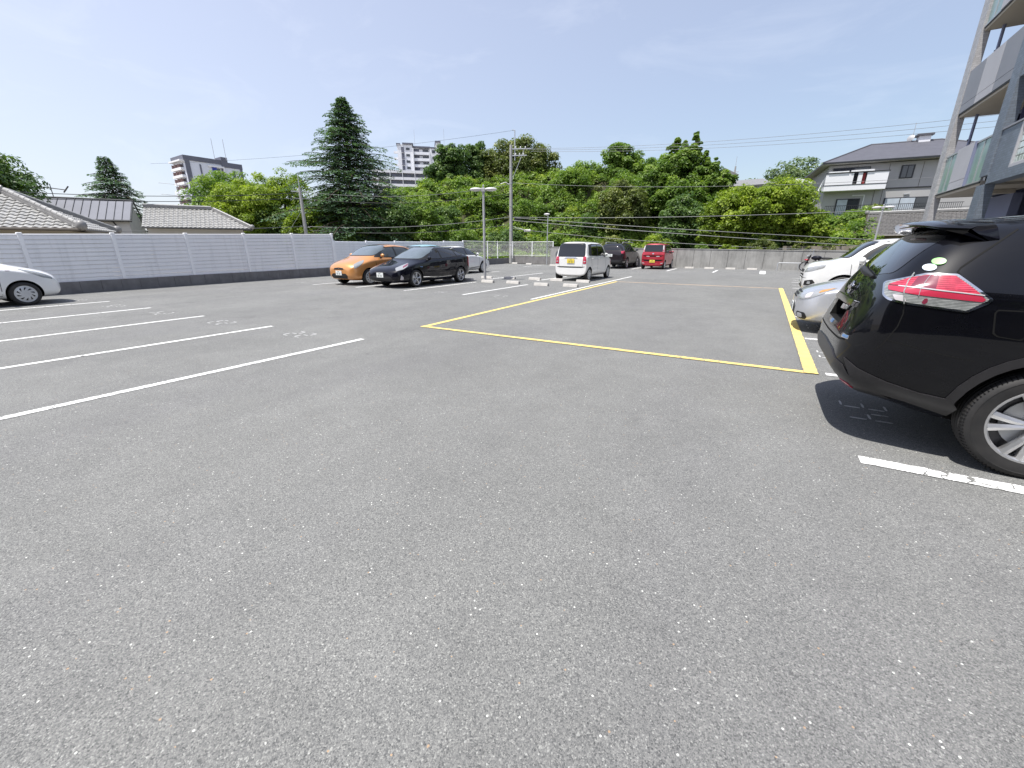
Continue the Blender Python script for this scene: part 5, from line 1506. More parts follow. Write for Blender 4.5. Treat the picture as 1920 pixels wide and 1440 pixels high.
# ================================================================== CARS
def rnd(pts, r):
    """round the corners of an outline"""
    out = []
    n = len(pts)
    for i in range(n):
        p0, p, p1 = Vector(pts[i - 1]), Vector(pts[i]), Vector(pts[(i + 1) % n])
        a, b = p0 - p, p1 - p
        ra, rb = min(r, a.length * .45), min(r, b.length * .45)
        s, e = p + a.normalized() * ra, p + b.normalized() * rb
        for k in range(4):
            t_ = k / 3
            q = s * (1 - t_) ** 2 + p * 2 * t_ * (1 - t_) + e * t_ * t_
            out.append((q.x, q.y))
    return out

def ribbon(pts, w):
    """outline of a thin band along an open polyline"""
    P = [Vector(p) for p in pts]
    l, r_ = [], []
    for i, p in enumerate(P):
        d = (P[min(i + 1, len(P) - 1)] - P[max(i - 1, 0)]).normalized()
        n = Vector((-d.y, d.x)) * w / 2
        l.append(tuple(p + n)); r_.append(tuple(p - n))
    return l + r_[::-1]

class Shell:
    """car body surface: smooth cage from cross-sections, with lookup of points on its skin"""
    def __init__(s, st, L, levels, paint, arches, lower=None, crease_belt=0.35, end_crease=0.45, cutbox=None):
        vs, fs, cr = [], [], {}
        n = 18
        rows = []
        for (d, w, zb, zbelt, zt, yr) in st:
            x = L / 2 - d
            hz = zbelt - zb
            gh = zt - zbelt
            pts = [(0, zb), (.70 * w, zb), (.93 * w, zb + .05 * hz + .01), (w * .992, zb + .30 * hz), (w, zb + .62 * hz), (w * .972, zbelt)]
            if gh > .28:
                pts += [(w * .972 - .028, zbelt + .035), (yr, zt - .075), (yr * .62, zt - .012), (0, zt)]
            else:
                yw = max(yr, w * .80)
                pts += [(w * .972 - .035, zbelt + gh * .35), (yw * .86, zbelt + gh * .72), (yw * .5, zbelt + gh * .95), (0, zt)]
            ring = [(x, y, z) for y, z in pts] + [(x, -y, z) for y, z in pts[1:-1]][::-1]
            rows.append(len(vs)); vs += ring
        for i in range(len(st) - 1):
            a, b = rows[i], rows[i + 1]
            for k in range(n):
                k2 = (k + 1) % n
                fs.append((a + k, a + k2, b + k2, b + k))
        for a, rev in ((rows[0], False), (rows[-1], True)):
            for k in range(9):
                l0, l1 = a + k, a + k + 1
                m0, m1 = a + (n - k) % n, a + (n - k - 1) % n
                f_ = [l0, l1, m1, m0]
                f_ = list(dict.fromkeys(f_))
                fs.append(tuple(f_ if not rev else f_[::-1]))
        me = bpy.data.meshes.new('body')
        me.from_pydata(vs, [], fs)
        fixn(me)
        bm = bmesh.new(); bm.from_mesh(me)
        cl = bm.edges.layers.float.get('crease_edge') or bm.edges.layers.float.new('crease_edge')
        bm.verts.ensure_lookup_table()
        for e in bm.edges:
            i0, i1 = e.verts[0].index, e.verts[1].index
            r0, r1, k0, k1 = i0 // n, i1 // n, i0 % n, i1 % n
            if r0 == r1 and r0 in (0, len(st) - 1): e[cl] = end_crease
            elif k0 == k1 and k0 in (5, 13): e[cl] = crease_belt
            elif k0 == k1 and k0 in (1, 17): e[cl] = .5
        bm.to_mesh(me); bm.free()
        me.materials.append(M[paint]); me.materials.append(M['seam'])
        o = bpy.data.objects.new('body', me); COL.objects.link(o)
        sb = o.modifiers.new('s', 'SUBSURF'); sb.levels = levels; sb.render_levels = levels
        dg = bpy.context.evaluated_depsgraph_get()
        ev = o.evaluated_get(dg).to_mesh()
        ev.calc_loop_triangles()
        s.V = [v_.co.copy() for v_ in ev.vertices]; s.N = [v_.normal.copy() for v_ in ev.vertices]
        s.T = [tuple(t_.vertices) for t_ in ev.loop_triangles]
        s.bvh = BVHTree.FromPolygons(s.V, s.T)
        o.evaluated_get(dg).to_mesh_clear()
        if arches:
            cb = MB().mat('seam')
            for (d, ra, depth) in arches:
                for sy in (-1, 1):
                    w = max(q[1] for q in st)
                    y0, y1 = sy * (w - depth), sy * (w + .3)
                    cb.lathe([(0.0001, min(y0, y1)), (ra, min(y0, y1)), (ra, max(y0, y1)), (0.0001, max(y0, y1))], 44, 'y', (L / 2 - d, 0, s_z))
            cm_ = cb.mesh('cut'); 
            bmc = bmesh.new(); bmc.from_mesh(cm_); bmesh.ops.remove_doubles(bmc, verts=bmc.verts, dist=.0005); bmesh.ops.recalc_face_normals(bmc, faces=bmc.faces); bmc.to_mesh(cm_); bmc.free()
            if cutbox:
                bmc = bmesh.new(); bmc.from_mesh(cm_)
                x0, x1, y0, y1, z0, z1 = cutbox
                r_ = bmesh.ops.create_cube(bmc, size=1)
                for v_ in r_['verts']: v_.co = ((x0 + x1) / 2 + v_.co.x * (x1 - x0), (y0 + y1) / 2 + v_.co.y * (y1 - y0) * (1 if v_.co.z < 0 else 1.0), (z0 + z1) / 2 + v_.co.z * (z1 - z0))
                bmc.to_mesh(cm_); bmc.free()
            co = bpy.data.objects.new('cut', cm_); COL.objects.link(co)
            bo = o.modifiers.new('b', 'BOOLEAN'); bo.operation = 'DIFFERENCE'; bo.object = co; bo.solver = 'EXACT'
            try: bo.material_mode = 'TRANSFER'
            except Exception: pass
            dg = bpy.context.evaluated_depsgraph_get()
            fin = bpy.data.meshes.new_from_object(o.evaluated_get(dg))
            bpy.data.objects.remove(co)
        else:
            fin = bpy.data.meshes.new_from_object(o.evaluated_get(dg))
        bpy.data.objects.remove(o)
        fin.name = 'body'
        shade(fin, 38)
        s.mesh = fin
    def hit(s, o, d):
        p, nrm, i, dist = s.bvh.ray_cast(Vector(o), Vector(d))
        if p is None: return None
        a, b, c = s.T[i]
        w = mgeo.barycentric_transform(p, s.V[a], s.V[b], s.V[c], Vector((1, 0, 0)), Vector((0, 1, 0)), Vector((0, 0, 1)))
        nn = (s.N[a] * w.x + s.N[b] * w.y + s.N[c] * w.z).normalized()
        if nn.dot(nrm) < 0: nn = -nn
        return p, nn
    def patch(s, outline, frame_, off=.003, mat='glass_dark', name='pane', parent=None, res=.05, depth=.012, **props):
        U, V, D = [Vector(q) for q in frame_]
        step = res
        ring = []
        n = len(outline)
        for i in range(n):
            a, b = Vector(outline[i]), Vector(outline[(i + 1) % n])
            m = max(1, int((b - a).length / step))
            for k in range(m): ring.append(a.lerp(b, k / m))
        us = [p.x for p in ring]; vs_ = [p.y for p in ring]
        pts = [Vector((p.x, p.y)) for p in ring]
        nb = len(pts)
        u = min(us) + step * .5
        while u < max(us):
            v_ = min(vs_) + step * .5
            while v_ < max(vs_):
                if min((Vector((u, v_)) - r_).length for r_ in ring) > step * .45: pts.append(Vector((u, v_)))
                v_ += step
            u += step
        res_ = mgeo.delaunay_2d_cdt(pts, [(i, (i + 1) % nb) for i in range(nb)], [list(range(nb))], 1, 1e-5)
        pv, tris = res_[0], res_[2]
        ok, co, no = [], [], []
        for p in pv:
            base = U * p.x + V * p.y
            h_ = s.hit(base - D * 6, D)
            if h_ is None: ok.append(False); co.append(Vector()); no.append(Vector((0, 0, 1)))
            else: ok.append(True); co.append(h_[0] + h_[1] * off); no.append(h_[1])
        tris = [t_ for t_ in tris if all(ok[i] for i in t_)]
        # keep only faces turned outwards
        fs = []
        for t_ in tris:
            a, b, c = [co[i] for i in t_]
            nn = (b - a).cross(c - a)
            fs.append(tuple(t_) if nn.dot(no[t_[0]]) > 0 else tuple(t_)[::-1])
        cnt = {}
        for f_ in fs:
            for i in range(len(f_)):
                e = (f_[i], f_[(i + 1) % len(f_)])
                cnt[e] = cnt.get(e, 0) + 1
        V_ = list(co); N_ = list(no)
        rim = {}
        nf = len(fs)
        for (a, b) in list(cnt):
            if (b, a) not in cnt:
                for q in (a, b):
                    if q not in rim:
                        rim[q] = len(V_); V_.append(co[q] - no[q] * depth); N_.append(no[q])
                fs.append((b, a, rim[a], rim[b]))
        used = sorted({i for f_ in fs for i in f_}); mp = {q: i for i, q in enumerate(used)}
        me = bpy.data.meshes.new(name)
        me.from_pydata([V_[q] for q in used], [], [tuple(mp[i] for i in f_) for f_ in fs])
        me.materials.append(M[mat])
        shade(me, 180)
        try:
            nl = []
            for p_ in me.polygons:
                for li in p_.loop_indices:
                    vi = me.loops[li].vertex_index
                    nl.append(tuple(N_[used[vi]]) if p_.index < nf else tuple(p_.normal))
            me.normals_split_custom_set(nl)
        except Exception as ex: print('nrm', ex)
        return link(bpy.data.objects.new(name, me), parent, **props)

FR = {'L': ((1, 0, 0), (0, 0, 1), (0, -1, 0)), 'R': ((1, 0, 0), (0, 0, 1), (0, 1, 0)),
      'F': ((0, 1, 0), (0, 0, 1), (-1, 0, 0)), 'B': ((0, 1, 0), (0, 0, 1), (1, 0, 0)), 'T': ((1, 0, 0), (0, 1, 0), (0, 0, -1))}
s_z = .32

def wheel_meshes(Rt, wd, Rr, style):
    """meshes for a wheel, axle along y, outer face towards +y"""
    h = wd / 2
    ty = MB().mat('rubber')
    prof = [(Rr * .97, -h * .80), (Rr * 1.02, -h * .95), (Rt * .82, -h * 1.02), (Rt * .93, -h * .98), (Rt * .985, -h * .82)]
    for g in (-.5, -.17, .17, .5):
        prof += [(Rt, h * (g - .12)), (Rt - .008, h * (g - .06)), (Rt - .008, h * (g + .03)), (Rt, h * (g + .08))]
    prof += [(Rt * .985, h * .82), (Rt * .93, h * .98), (Rt * .885, h * 1.03), (Rt * .88, h * 1.005), (Rt * .80, h * 1.02), (Rr * 1.06, h * .97), (Rr * 1.02, h * .95), (Rr * .97, h * .80)]
    ty.lathe(prof, 56 if style == 'suv' else 36, 'y')
    tm = ty.mesh('tyre', 32)
    rm = MB()
    rm.mat('rim' if style not in ('hubcap', 'steel') else 'hubcap')
    rm.lathe([(Rr * 1.0, h * .93), (Rr * 1.03, h * .90), (Rr * 1.015, h * .955), (Rr * .965, h * .94), (Rr * .925, h * .82), (Rr * .92, h * .1)], 40, 'y')
    if style in ('hubcap', 'steel'):
        rm.lathe([(Rr * .95, h * .84), (Rr * .86, h * .93), (Rr * .55, h * .98), (Rr * .28, h * 1.0), (Rr * .26, h * .94), (0.001, h * .95)], 36, 'y')
        ns = 10
        rm.mat('black')
        for k in range(ns):
            a = 2 * PI * k / ns
            q = [(Rr * .47, a - .10), (Rr * .50, a + .06), (Rr * .80, a + .34), (Rr * .80, a + .10)]
            P = [(r_ * math.cos(t_), h * (1.005 - .10 * max(0, r_ / Rr - .5)), r_ * math.sin(t_)) for r_, t_ in q]
            P2 = [(x, y - .03, z) for x, y, z in P]
            rm.add(P + P2, [(0, 1, 2, 3), (3, 2, 1, 0), (0, 1, 5, 4), (1, 2, 6, 5), (2, 3, 7, 6), (3, 0, 4, 7)])
    else:
        rm.mat('rim_dark').lathe([(Rr * .92, h * .12), (Rr * .30, h * .16), (0.001, h * .16)], 36, 'y')
        rm.mat('galv').lathe([(Rr * .68, h * .22), (Rr * .68, h * .30), (Rr * .25, h * .30)], 32, 'y')
        rm.mat('rim').lathe([(Rr * .24, h * .45), (Rr * .235, h * .80), (Rr * .17, h * .86), (Rr * .16, h * .80), (0.001, h * .81)], 24, 'y')
        if style == 'suv': spokes = [(k * 2 * PI / 5 + PI / 2 + s_ * .20, s_) for k in range(5) for s_ in (-1, 1)]
        else: spokes = [(k * 2 * PI / 5 + PI / 2 + s_ * .13, s_) for k in range(5) for s_ in (-1, 1)]
        for (a, s_) in spokes:
            a0 = a - s_ * (.06 if style == 'suv' else .10)
            def pt(r_, an, dn, y): return (r_ * math.cos(an) - dn * math.sin(an), y, r_ * math.sin(an) + dn * math.cos(an))
            r0, r1 = Rr * .18, Rr * .95
            w0, w1 = Rr * .055, Rr * (.10 if style == 'suv' else .075)
            vs = []
            for (r_, an, w_, yo) in ((r0, a0, w0, .84), (Rr * .55, (a + a0) / 2, (w0 + w1) / 2, .93), (r1, a, w1, .90)):
                vs += [pt(r_, an, -w_, h * (yo - .05)), pt(r_, an, 0, h * (yo + .03)), pt(r_, an, w_, h * (yo - .05)), pt(r_, an, w_ * .8, h * (yo - .42)), pt(r_, an, -w_ * .8, h * (yo - .42))]
            fs = []
            for j in range(2):
                for k in range(5):
                    fs.append((j * 5 + k, j * 5 + (k + 1) % 5, (j + 1) * 5 + (k + 1) % 5, (j + 1) * 5 + k))
            rm.add(vs, fs)
        rm.mat('black').lathe([(0.001, h * .83), (Rr * .10, h * .83), (Rr * .12, h * .80)], 16, 'y')
        rm.mat('rim_dark')
        for k in range(5):
            a = 2 * PI * k / 5 + PI / 2 + PI / 5
            rm.lathe([(.001, h * .84), (Rr * .028, h * .84), (Rr * .03, h * .74)], 8, 'y', (Rr * .155 * math.cos(a), 0, Rr * .155 * math.sin(a)))
    me = rm.mesh('rim', 0); fixn(me); shade(me, 30)
    fixn(tm); shade(tm, 32)
    if style == 'suv':                                             # tread blocks as slim grooves cut across the shoulder
        gr = MB().mat('seam')
        for k in range(90):
            a = 2 * PI * k / 90
            for sy in (-1, 1):
                c0 = (Rt * .968 * math.cos(a), sy * h * .92, Rt * .968 * math.sin(a)); c1 = (Rt * 1.001 * math.cos(a + .01), sy * h * .62, Rt * 1.001 * math.sin(a + .01))
                gr.tube([c0, c1], .0035, 4, False)
        gm = gr.mesh('tread_grooves')
    else: gm = None
    return tm, me, gm

WC = {}
def car(name, label, cat, loc, rz, sp):
    global s_z
    L, st = sp['L'], sp['st']
    t = thing(name, label, cat, loc, rz, sp.get('group'))
    (dF, dR, Rt, Rr, wd, style) = sp['wheels']
    s_z = Rt
    W = max(q[1] for q in st)
    ar = [(dF, Rt + sp.get('gap', .055), .30), (dR, Rt + sp.get('gap', .055), .30)]
    sh = Shell(st, L, sp.get('lv', 2), sp['paint'], ar, crease_belt=sp.get('belt', .35), end_crease=sp.get('endc', .45), cutbox=sp.get('cutbox'))
    link(bpy.data.objects.new('body', sh.mesh), t)
    X = lambda d: L / 2 - d
    key = (Rt, Rr, wd, style)
    if key not in WC: WC[key] = wheel_meshes(Rt, wd, Rr, style)
    for d in (dF, dR):
        for sy in (-1, 1):
            w_ = bpy.data.objects.new('wheel', None); w_.empty_display_size = .1
            link(w_, t, (X(d), sy * (W - wd / 2 - sp.get('inset', .015)), Rt), (R(random.uniform(-30, 30)) if style != 'suv' else R(8), 0, 0 if sy > 0 else PI))
            w_.rotation_euler = (0, random.uniform(0, 6), 0 if sy > 0 else PI)
            share('tyre', WC[key][0], w_); share('rim', WC[key][1], w_)
            if WC[key][2] is not None: share('tread_grooves', WC[key][2], w_, kind='stuff')
    t_under = MB().mat('seam').box(-L / 2 + .80, L / 2 - .80, -W + .40, W - .40, .24, .45).build('underbody', t)
    def both(outl, mat, nm, off=.003, res=.05, par=None, **k):
        oo = [(X(d), z) for d, z in outl]
        rs = []
        for s_ in ('L', 'R'): rs.append(sh.patch(oo, FR[s_], off, mat, nm, par or t, res, **k))
        return rs
    # glass: dark gasket first, pane on top of it
    for ol in sp.get('side_glass', []):
        both(rnd(ol['o'], ol.get('r', .05)), 'black', 'window_trim', .004, .045)
        c = Vector((sum(p[0] for p in ol['o']) / len(ol['o']), sum(p[1] for p in ol['o']) / len(ol['o'])))
        for pn in ol['panes']:
            both(rnd(pn, ol.get('r', .05) * .7), ol.get('mat', sp.get('glass', 'glass_dark')), 'window', .0085, .04)
    for key_, fr_, gm in (('screen', 'F', sp.get('screen_mat', 'glass_screen')), ('rear_glass', 'B', sp.get('glass', 'glass_dark'))):
        if key_ in sp:
            o_ = sp[key_]
            oo = [(y, z) for y, z in o_] + [(-y, z) for y, z in o_[::-1]]
            tr_ = sh.patch(rnd([(y * 1.025, z + (.02 if z > o_[0][1] + .1 else -.02)) for y, z in oo], .07), FR[fr_], .004, 'black', 'window_trim', t, .045)
            sh.patch(rnd(oo, .07), FR[fr_], .0085, gm, 'windscreen' if fr_ == 'F' else 'rear_window', t, .04)
    for dl in sp.get('doors', []):
        both(ribbon(dl, .012), 'seam', 'door_seam', .0015, .08, depth=.004)
    for (d, z) in sp.get('handles', []):
        for sy, s_ in ((1, 'L'), (-1, 'R')):
            h_ = sh.hit((X(d), sy * 5, z), (0, -sy, 0))
            if h_:
                y = h_[0].y
                MB().mat(sp.get('handle_mat', sp['paint'])).tube([(X(d) - .09, y - sy * .01, z), (X(d) - .07, y + sy * .022, z), (X(d) + .07, y + sy * .022, z), (X(d) + .09, y - sy * .01, z)], [.012, .014, .014, .012], 8).build('door_handle', t, 60)
    for (key_, mat_) in (('mirror', sp.get('mirror_mat', sp['paint'])),):
        if key_ in sp:
            d, z, yo = sp[key_]
            for sy in (-1, 1):
                m_ = MB().mat(mat_)
                ms_ = sp.get('mirror_size', .8)
                m_.ell((X(d), sy * (W + yo), z), (.075 * ms_, .115 * ms_, .085 * ms_), 16, 12)
                o_ = m_.build('mirror', t, 60)
                MB().mat('black').tube([(X(d) - .0, sy * (W - .07), z - .07), (X(d), sy * (W + yo - .03), z - .06)], [.035, .028], 8).build('mirror_arm', t, 40)
                MB().mat('glass_screen').add([(X(d) - .056, sy * (W + yo - .06), z - .04), (X(d) - .056, sy * (W + yo + .06), z - .035), (X(d) - .056, sy * (W + yo + .06), z + .035), (X(d) - .056, sy * (W + yo - .06), z + .04)],
                                             [(0, 1, 2, 3)] if sy < 0 else [(3, 2, 1, 0)]).build('mirror_glass', o_)
    for e in sp.get('extra', []):
        kind, fr_, outl, mat_, nm = e[:5]
        off = e[5] if len(e) > 5 else .005
        res = e[6] if len(e) > 6 else .04
        if kind == 'side': both(outl, mat_, nm, off, res)
        elif kind in ('mid', 'pair'):
            def tr2(p): return (p[0], p[1])
            if kind == 'mid': sh.patch([tr2(p) for p in outl] + [(-p[0], p[1]) for p in outl[::-1]], FR[fr_], off, mat_, nm, t, res)
            else:
                sh.patch([tr2(p) for p in outl], FR[fr_], off, mat_, nm, t, res)
                sh.patch([(-p[0], p[1]) for p in outl][::-1], FR[fr_], off, mat_, nm, t, res)
        elif kind == 'diag':                                   # lamp that wraps a corner; u runs across, seen at 45 degrees
            c_ = .7071
            for sy in (-1, 1):
                sx = 1 if fr_ == 'F' else -1
                U = Vector((-sx * c_, sy * c_, 0)); D = Vector((-sx * c_, -sy * c_, 0))
                cu = Vector((sx * (L / 2 - .22), sy * (W - .14), 0)).dot(U) if 'corner' not in sp else Vector((sx * (L / 2 - sp['corner'][0]), sy * (W - sp['corner'][1]), 0)).dot(U)
                sh.patch([(cu + p_[0], p_[1]) for p_ in outl], (U, (0, 0, 1), D), off, mat_, nm, t, res)
    def plate(fr_, z, mat_, y0=0.0, tilt=0, txt=True):
        dx = -1 if fr_ == 'F' else 1
        h_ = sh.hit((-dx * 6, y0, z), (dx, 0, 0))
        if not h_: return
        x = h_[0].x - dx * .018
        o_ = MB().mat(mat_).cbox(-.006, .006, -.165, .165, -.0825, .0825, .003).build('number_plate', t, loc=(x, y0, z), rot=(0, R(tilt) * -dx, 0))
        ink = MB().mat('plate_ink')
        fx_ = -dx * .0075
        def bar(y, z_, w_, hh): ink.box(min(fx_, fx_ * .8), max(fx_, fx_ * .8), y - w_ / 2, y + w_ / 2, z_ - hh / 2, z_ + hh / 2)
        for k in range(3): bar(-.045 + k * .035, .048, .022, .028)
        for k, yy in enumerate((-.085, -.035, .035, .085)):
            for zz in (-.055, -.025, .008): bar(yy, zz, .034, .008)
            bar(yy + .014 * (-1) ** k, -.022, .008, .06)
        bar(0, -.022, .018, .006); bar(-.13, -.02, .016, .02)
        ink.build('plate_marks', o_, kind='stuff')
    for p in sp.get('plates', []): plate(*p)
    k_ = sp.get('scale', 1.0)
    t.scale = (k_, k_, k_)
    return t, sh

# ---- shapes: distance from the nose, half width, underside, belt, top, half roof width
ST_LIFTBACK = [(0.0, .50, .33, .46, .57, .42), (.08, .72, .22, .55, .66, .55), (.32, .84, .18, .65, .765, .62), (.78, .875, .17, .76, .865, .66), (1.12, .88, .17, .85, .955, .70),
               (1.62, .88, .17, .895, 1.24, .625), (2.05, .88, .17, .92, 1.405, .60), (2.5, .88, .17, .94, 1.465, .59), (3.1, .88, .17, .965, 1.45, .58), (3.6, .88, .18, 1.0, 1.375, .565),
               (4.05, .86, .20, 1.03, 1.25, .57), (4.38, .80, .26, 1.03, 1.13, .60), (4.54, .62, .36, .86, .97, .5)]
ST_KEI = [(0.0, .52, .34, .62, .76, .42), (.05, .68, .22, .76, .91, .5), (.20, .725, .17, .84, .985, .56), (.45, .737, .17, .90, 1.05, .60), (.62, .737, .17, .94, 1.12, .64),
          (.90, .737, .17, .955, 1.39, .645), (1.15, .737, .17, .965, 1.555, .645), (1.5, .737, .17, .97, 1.605, .645), (2.4, .737, .17, .98, 1.61, .64), (3.05, .737, .17, .99, 1.60, .635),
          (3.20, .737, .18, .99, 1.57, .63), (3.28, .735, .19, .99, 1.46, .63), (3.35, .72, .22, .97, 1.12, .60), (3.39, .68, .27, .86, .96, .55)]
ST_HATCH = [(0.0, .46, .34, .52, .64, .40), (.07, .66, .22, .62, .78, .5), (.30, .78, .18, .72, .89, .58), (.68, .83, .17, .82, .99, .62), (.95, .835, .17, .88, 1.07, .66),
            (1.35, .835, .17, .91, 1.33, .61), (1.72, .835, .17, .935, 1.475, .595), (2.2, .835, .17, .95, 1.515, .59), (2.9, .835, .17, .97, 1.49, .58), (3.35, .83, .18, 1.0, 1.41, .57),
            (3.62, .80, .20, 1.0, 1.22, .56), (3.76, .74, .24, .95, 1.05, .55), (3.83, .60, .32, .80, .90, .5)]
ST_SUV = [(0.0, .58, .40, .68, .82, .50), (.08, .78, .28, .78, .92, .6), (.30, .88, .24, .90, 1.02, .66), (.85, .925, .22, 1.0, 1.10, .70), (1.20, .93, .22, 1.05, 1.17, .74),
          (1.60, .93, .22, 1.06, 1.42, .68), (1.95, .93, .22, 1.075, 1.60, .665), (2.4, .93, .22, 1.08, 1.665, .66), (3.3, .93, .22, 1.10, 1.66, .65), (3.9, .925, .24, 1.13, 1.645, .64),
          (4.25, .915, .27, 1.14, 1.60, .64), (4.42, .90, .30, 1.13, 1.42, .64), (4.52, .88, .34, 1.08, 1.18, .62), (4.58, .82, .38, .96, 1.06, .58), (4.62, .70, .42, .84, .94, .5)]

def liftback(name, label, loc, rz, paint, **kw):
    sp = dict(L=4.54, st=ST_LIFTBACK, paint=paint, wheels=(.95, 3.65, .315, .225, .205, 'twin'), lv=3, glass='glass_dark', screen_mat='glass_screen',
              screen=[(.70, 1.005), (.585, 1.395)], rear_glass=[(.55, 1.14), (.50, 1.37)],
              side_glass=[dict(o=[(1.28, .965), (1.62, 1.12), (2.05, 1.31), (2.5, 1.375), (3.1, 1.365), (3.62, 1.27), (3.98, 1.13), (3.75, 1.06), (2.6, .99)],
                               panes=[[(1.66, 1.0), (2.08, 1.27), (2.42, 1.335), (2.42, 1.0)], [(2.50, 1.0), (2.50, 1.34), (3.08, 1.33), (3.42, 1.26), (3.42, 1.06)], [(3.49, 1.07), (3.49, 1.24), (3.62, 1.21), (3.85, 1.12), (3.72, 1.085)]])],
              doors=[[(1.38, .30), (1.36, .60), (1.30, .92)], [(2.46, .28), (2.46, .98)], [(1.38, .285), (3.05, .285)], [(3.05, .285), (3.12, .50), (3.35, .72), (3.50, 1.0)]],
              handles=[(2.28, .88), (3.22, .93)], mirror=(1.62, 1.02, .06),
              extra=[('diag', 'F', rnd([(-.08, .60), (-.12, .70), (.06, .765), (.32, .84), (.30, .74), (.14, .66)], .03), 'lens_clear', 'headlight', .006, .03),
                     ('diag', 'F', rnd([(.00, .30), (.03, .43), (.12, .47), (.10, .34)], .02), 'lens_pale', 'fog_lamp', .006, .03),
                     ('mid', 'F', [(.50, .26), (.56, .34), (.46, .42), (0, .42), (0, .24)], 'black', 'lower_grille', .004, .04),
                     ('mid', 'F', [(.30, .54), (.26, .57), (0, .58), (0, .545)], 'black', 'upper_grille', .004, .04),
                     ('diag', 'B', rnd([(-.10, .90), (-.14, 1.02), (.08, 1.05), (.12, .80), (.06, .62), (0, .62), (.03, .85)], .02), 'lens_red', 'tail_light', .006, .03),
                     ('side', '', ribbon([(1.32, .36), (2.2, .30), (3.05, .31)], .03), 'black', 'sill_trim', .003)],
              plates=[('F', .46, 'plate_white'), ('B', .72, 'plate_white')])
    sp.update(kw)
    return car(name, label, 'car', loc, rz, sp)

def kei(name, label, loc, rz, paint, tall=False, **kw):
    sp = dict(L=3.395, st=ST_KEI, paint=paint, wheels=(.52, 3.04 if not tall else 2.96, .275, .19, .15, 'hubcap'), lv=3, glass='glass_dark', screen_mat='glass_screen',
              screen=[(.60, 1.10), (.575, 1.50)],
              rear_glass=[(.60, 1.01), (.555, 1.51)],
              side_glass=[dict(o=[(.98, 1.02), (1.30, 1.40), (1.55, 1.50), (2.6, 1.51), (3.06, 1.47), (3.12, 1.04), (2.2, 1.0)],
                               panes=[[(1.20, 1.04), (1.40, 1.38), (1.62, 1.46), (2.02, 1.465), (2.02, 1.03)], [(2.10, 1.03), (2.10, 1.47), (2.62, 1.47), (2.78, 1.44), (2.82, 1.05)]])],
              doors=[[(.98, .30), (.98, .95)], [(2.06, .25), (2.06, 1.0)], [(.98, .26), (2.72, .26)], [(2.72, .26), (2.80, .60), (2.90, 1.0)]],
              handles=[(1.88, .90), (2.70, .92)], mirror=(1.18, 1.06, .05), gap=.045,
              extra=[('diag', 'F', rnd([(-.10, .60), (-.10, .80), (.08, .86), (.16, .74), (.08, .60)], .05), 'lens_clear', 'headlight', .006, .03),
                     ('mid', 'F', [(.34, .30), (.36, .42), (0, .44), (0, .28)], 'black', 'lower_grille', .004, .04),
                     ('pair', 'B', rnd([(.54, .72), (.54, 1.0), (.665, 1.0), (.68, .72)], .03), 'lens_red', 'tail_light', .012, .03),
                     ('pair', 'B', rnd([(.57, .79), (.57, .83), (.645, .83), (.65, .79)], .01), 'lens_pale', 'reversing_lamp', .017, .02),
                     ('mid', 'B', rnd([(.30, .93), (.22, .99), (0, .99), (0, .93)], .02), 'chrome', 'tailgate_garnish', .010, .04),
                     ('mid', 'B', ribbon([(.64, .60), (.50, .56), (0, .555)], .007), 'seam', 'bumper_seam', .002, .06),
                     ('pair', 'B', ribbon([(.52, .57), (.535, .80), (.54, 1.0)], .008), 'seam', 'tailgate_seam', .002, .06)],
              plates=[('B', .82, 'plate_yellow', .0)])
    sp.update(kw)
    return car(name, label, 'car', loc, rz, sp)

def hatch(name, label, loc, rz, paint, **kw):
    sp = dict(L=3.83, st=ST_HATCH, paint=paint, wheels=(.76, 3.21, .295, .205, .175, 'hubcap'), lv=3, glass='glass_car', screen_mat='glass_screen',
              screen=[(.66, 1.085), (.58, 1.465)], rear_glass=[(.52, 1.08), (.48, 1.38)],
              side_glass=[dict(o=[(1.12, 1.02), (1.5, 1.27), (1.85, 1.39), (2.4, 1.42), (3.0, 1.38), (3.30, 1.27), (3.30, 1.07), (2.2, .99)],
                               panes=[[(1.42, 1.03), (1.62, 1.25), (1.9, 1.355), (2.22, 1.375), (2.22, 1.015)], [(2.30, 1.015), (2.30, 1.38), (2.75, 1.37), (2.98, 1.31), (2.98, 1.04)]])],
              doors=[[(1.16, .30), (1.14, .60), (1.10, .95)], [(2.26, .26), (2.26, 1.0)], [(1.16, .27), (2.82, .27)], [(2.82, .27), (2.90, .55), (3.06, .80), (3.10, 1.0)]],
              handles=[(2.08, .87), (2.94, .90)], mirror=(1.40, 1.08, .06),
              extra=[('diag', 'F', rnd([(-.06, .62), (-.10, .76), (.10, .865), (.30, .93), (.28, .84), (.10, .68)], .05), 'lens_clear', 'headlight', .006, .03),
                     ('mid', 'F', rnd([(.40, .26), (.46, .36), (.36, .44), (0, .45), (0, .24)], .02), 'black', 'lower_grille', .004, .04),
                     ('mid', 'F', [(.28, .58), (.24, .64), (0, .66), (0, .585)], 'black', 'upper_grille', .004, .04),
                     ('diag', 'B', rnd([(-.06, .80), (-.10, 1.04), (.08, 1.06), (.12, .80)], .04), 'lens_red', 'tail_light', .006, .03)],
              plates=[('F', .46, 'plate_white'), ('B', .70, 'plate_white')])
    sp.update(kw)
    return car(name, label, 'car', loc, rz, sp)

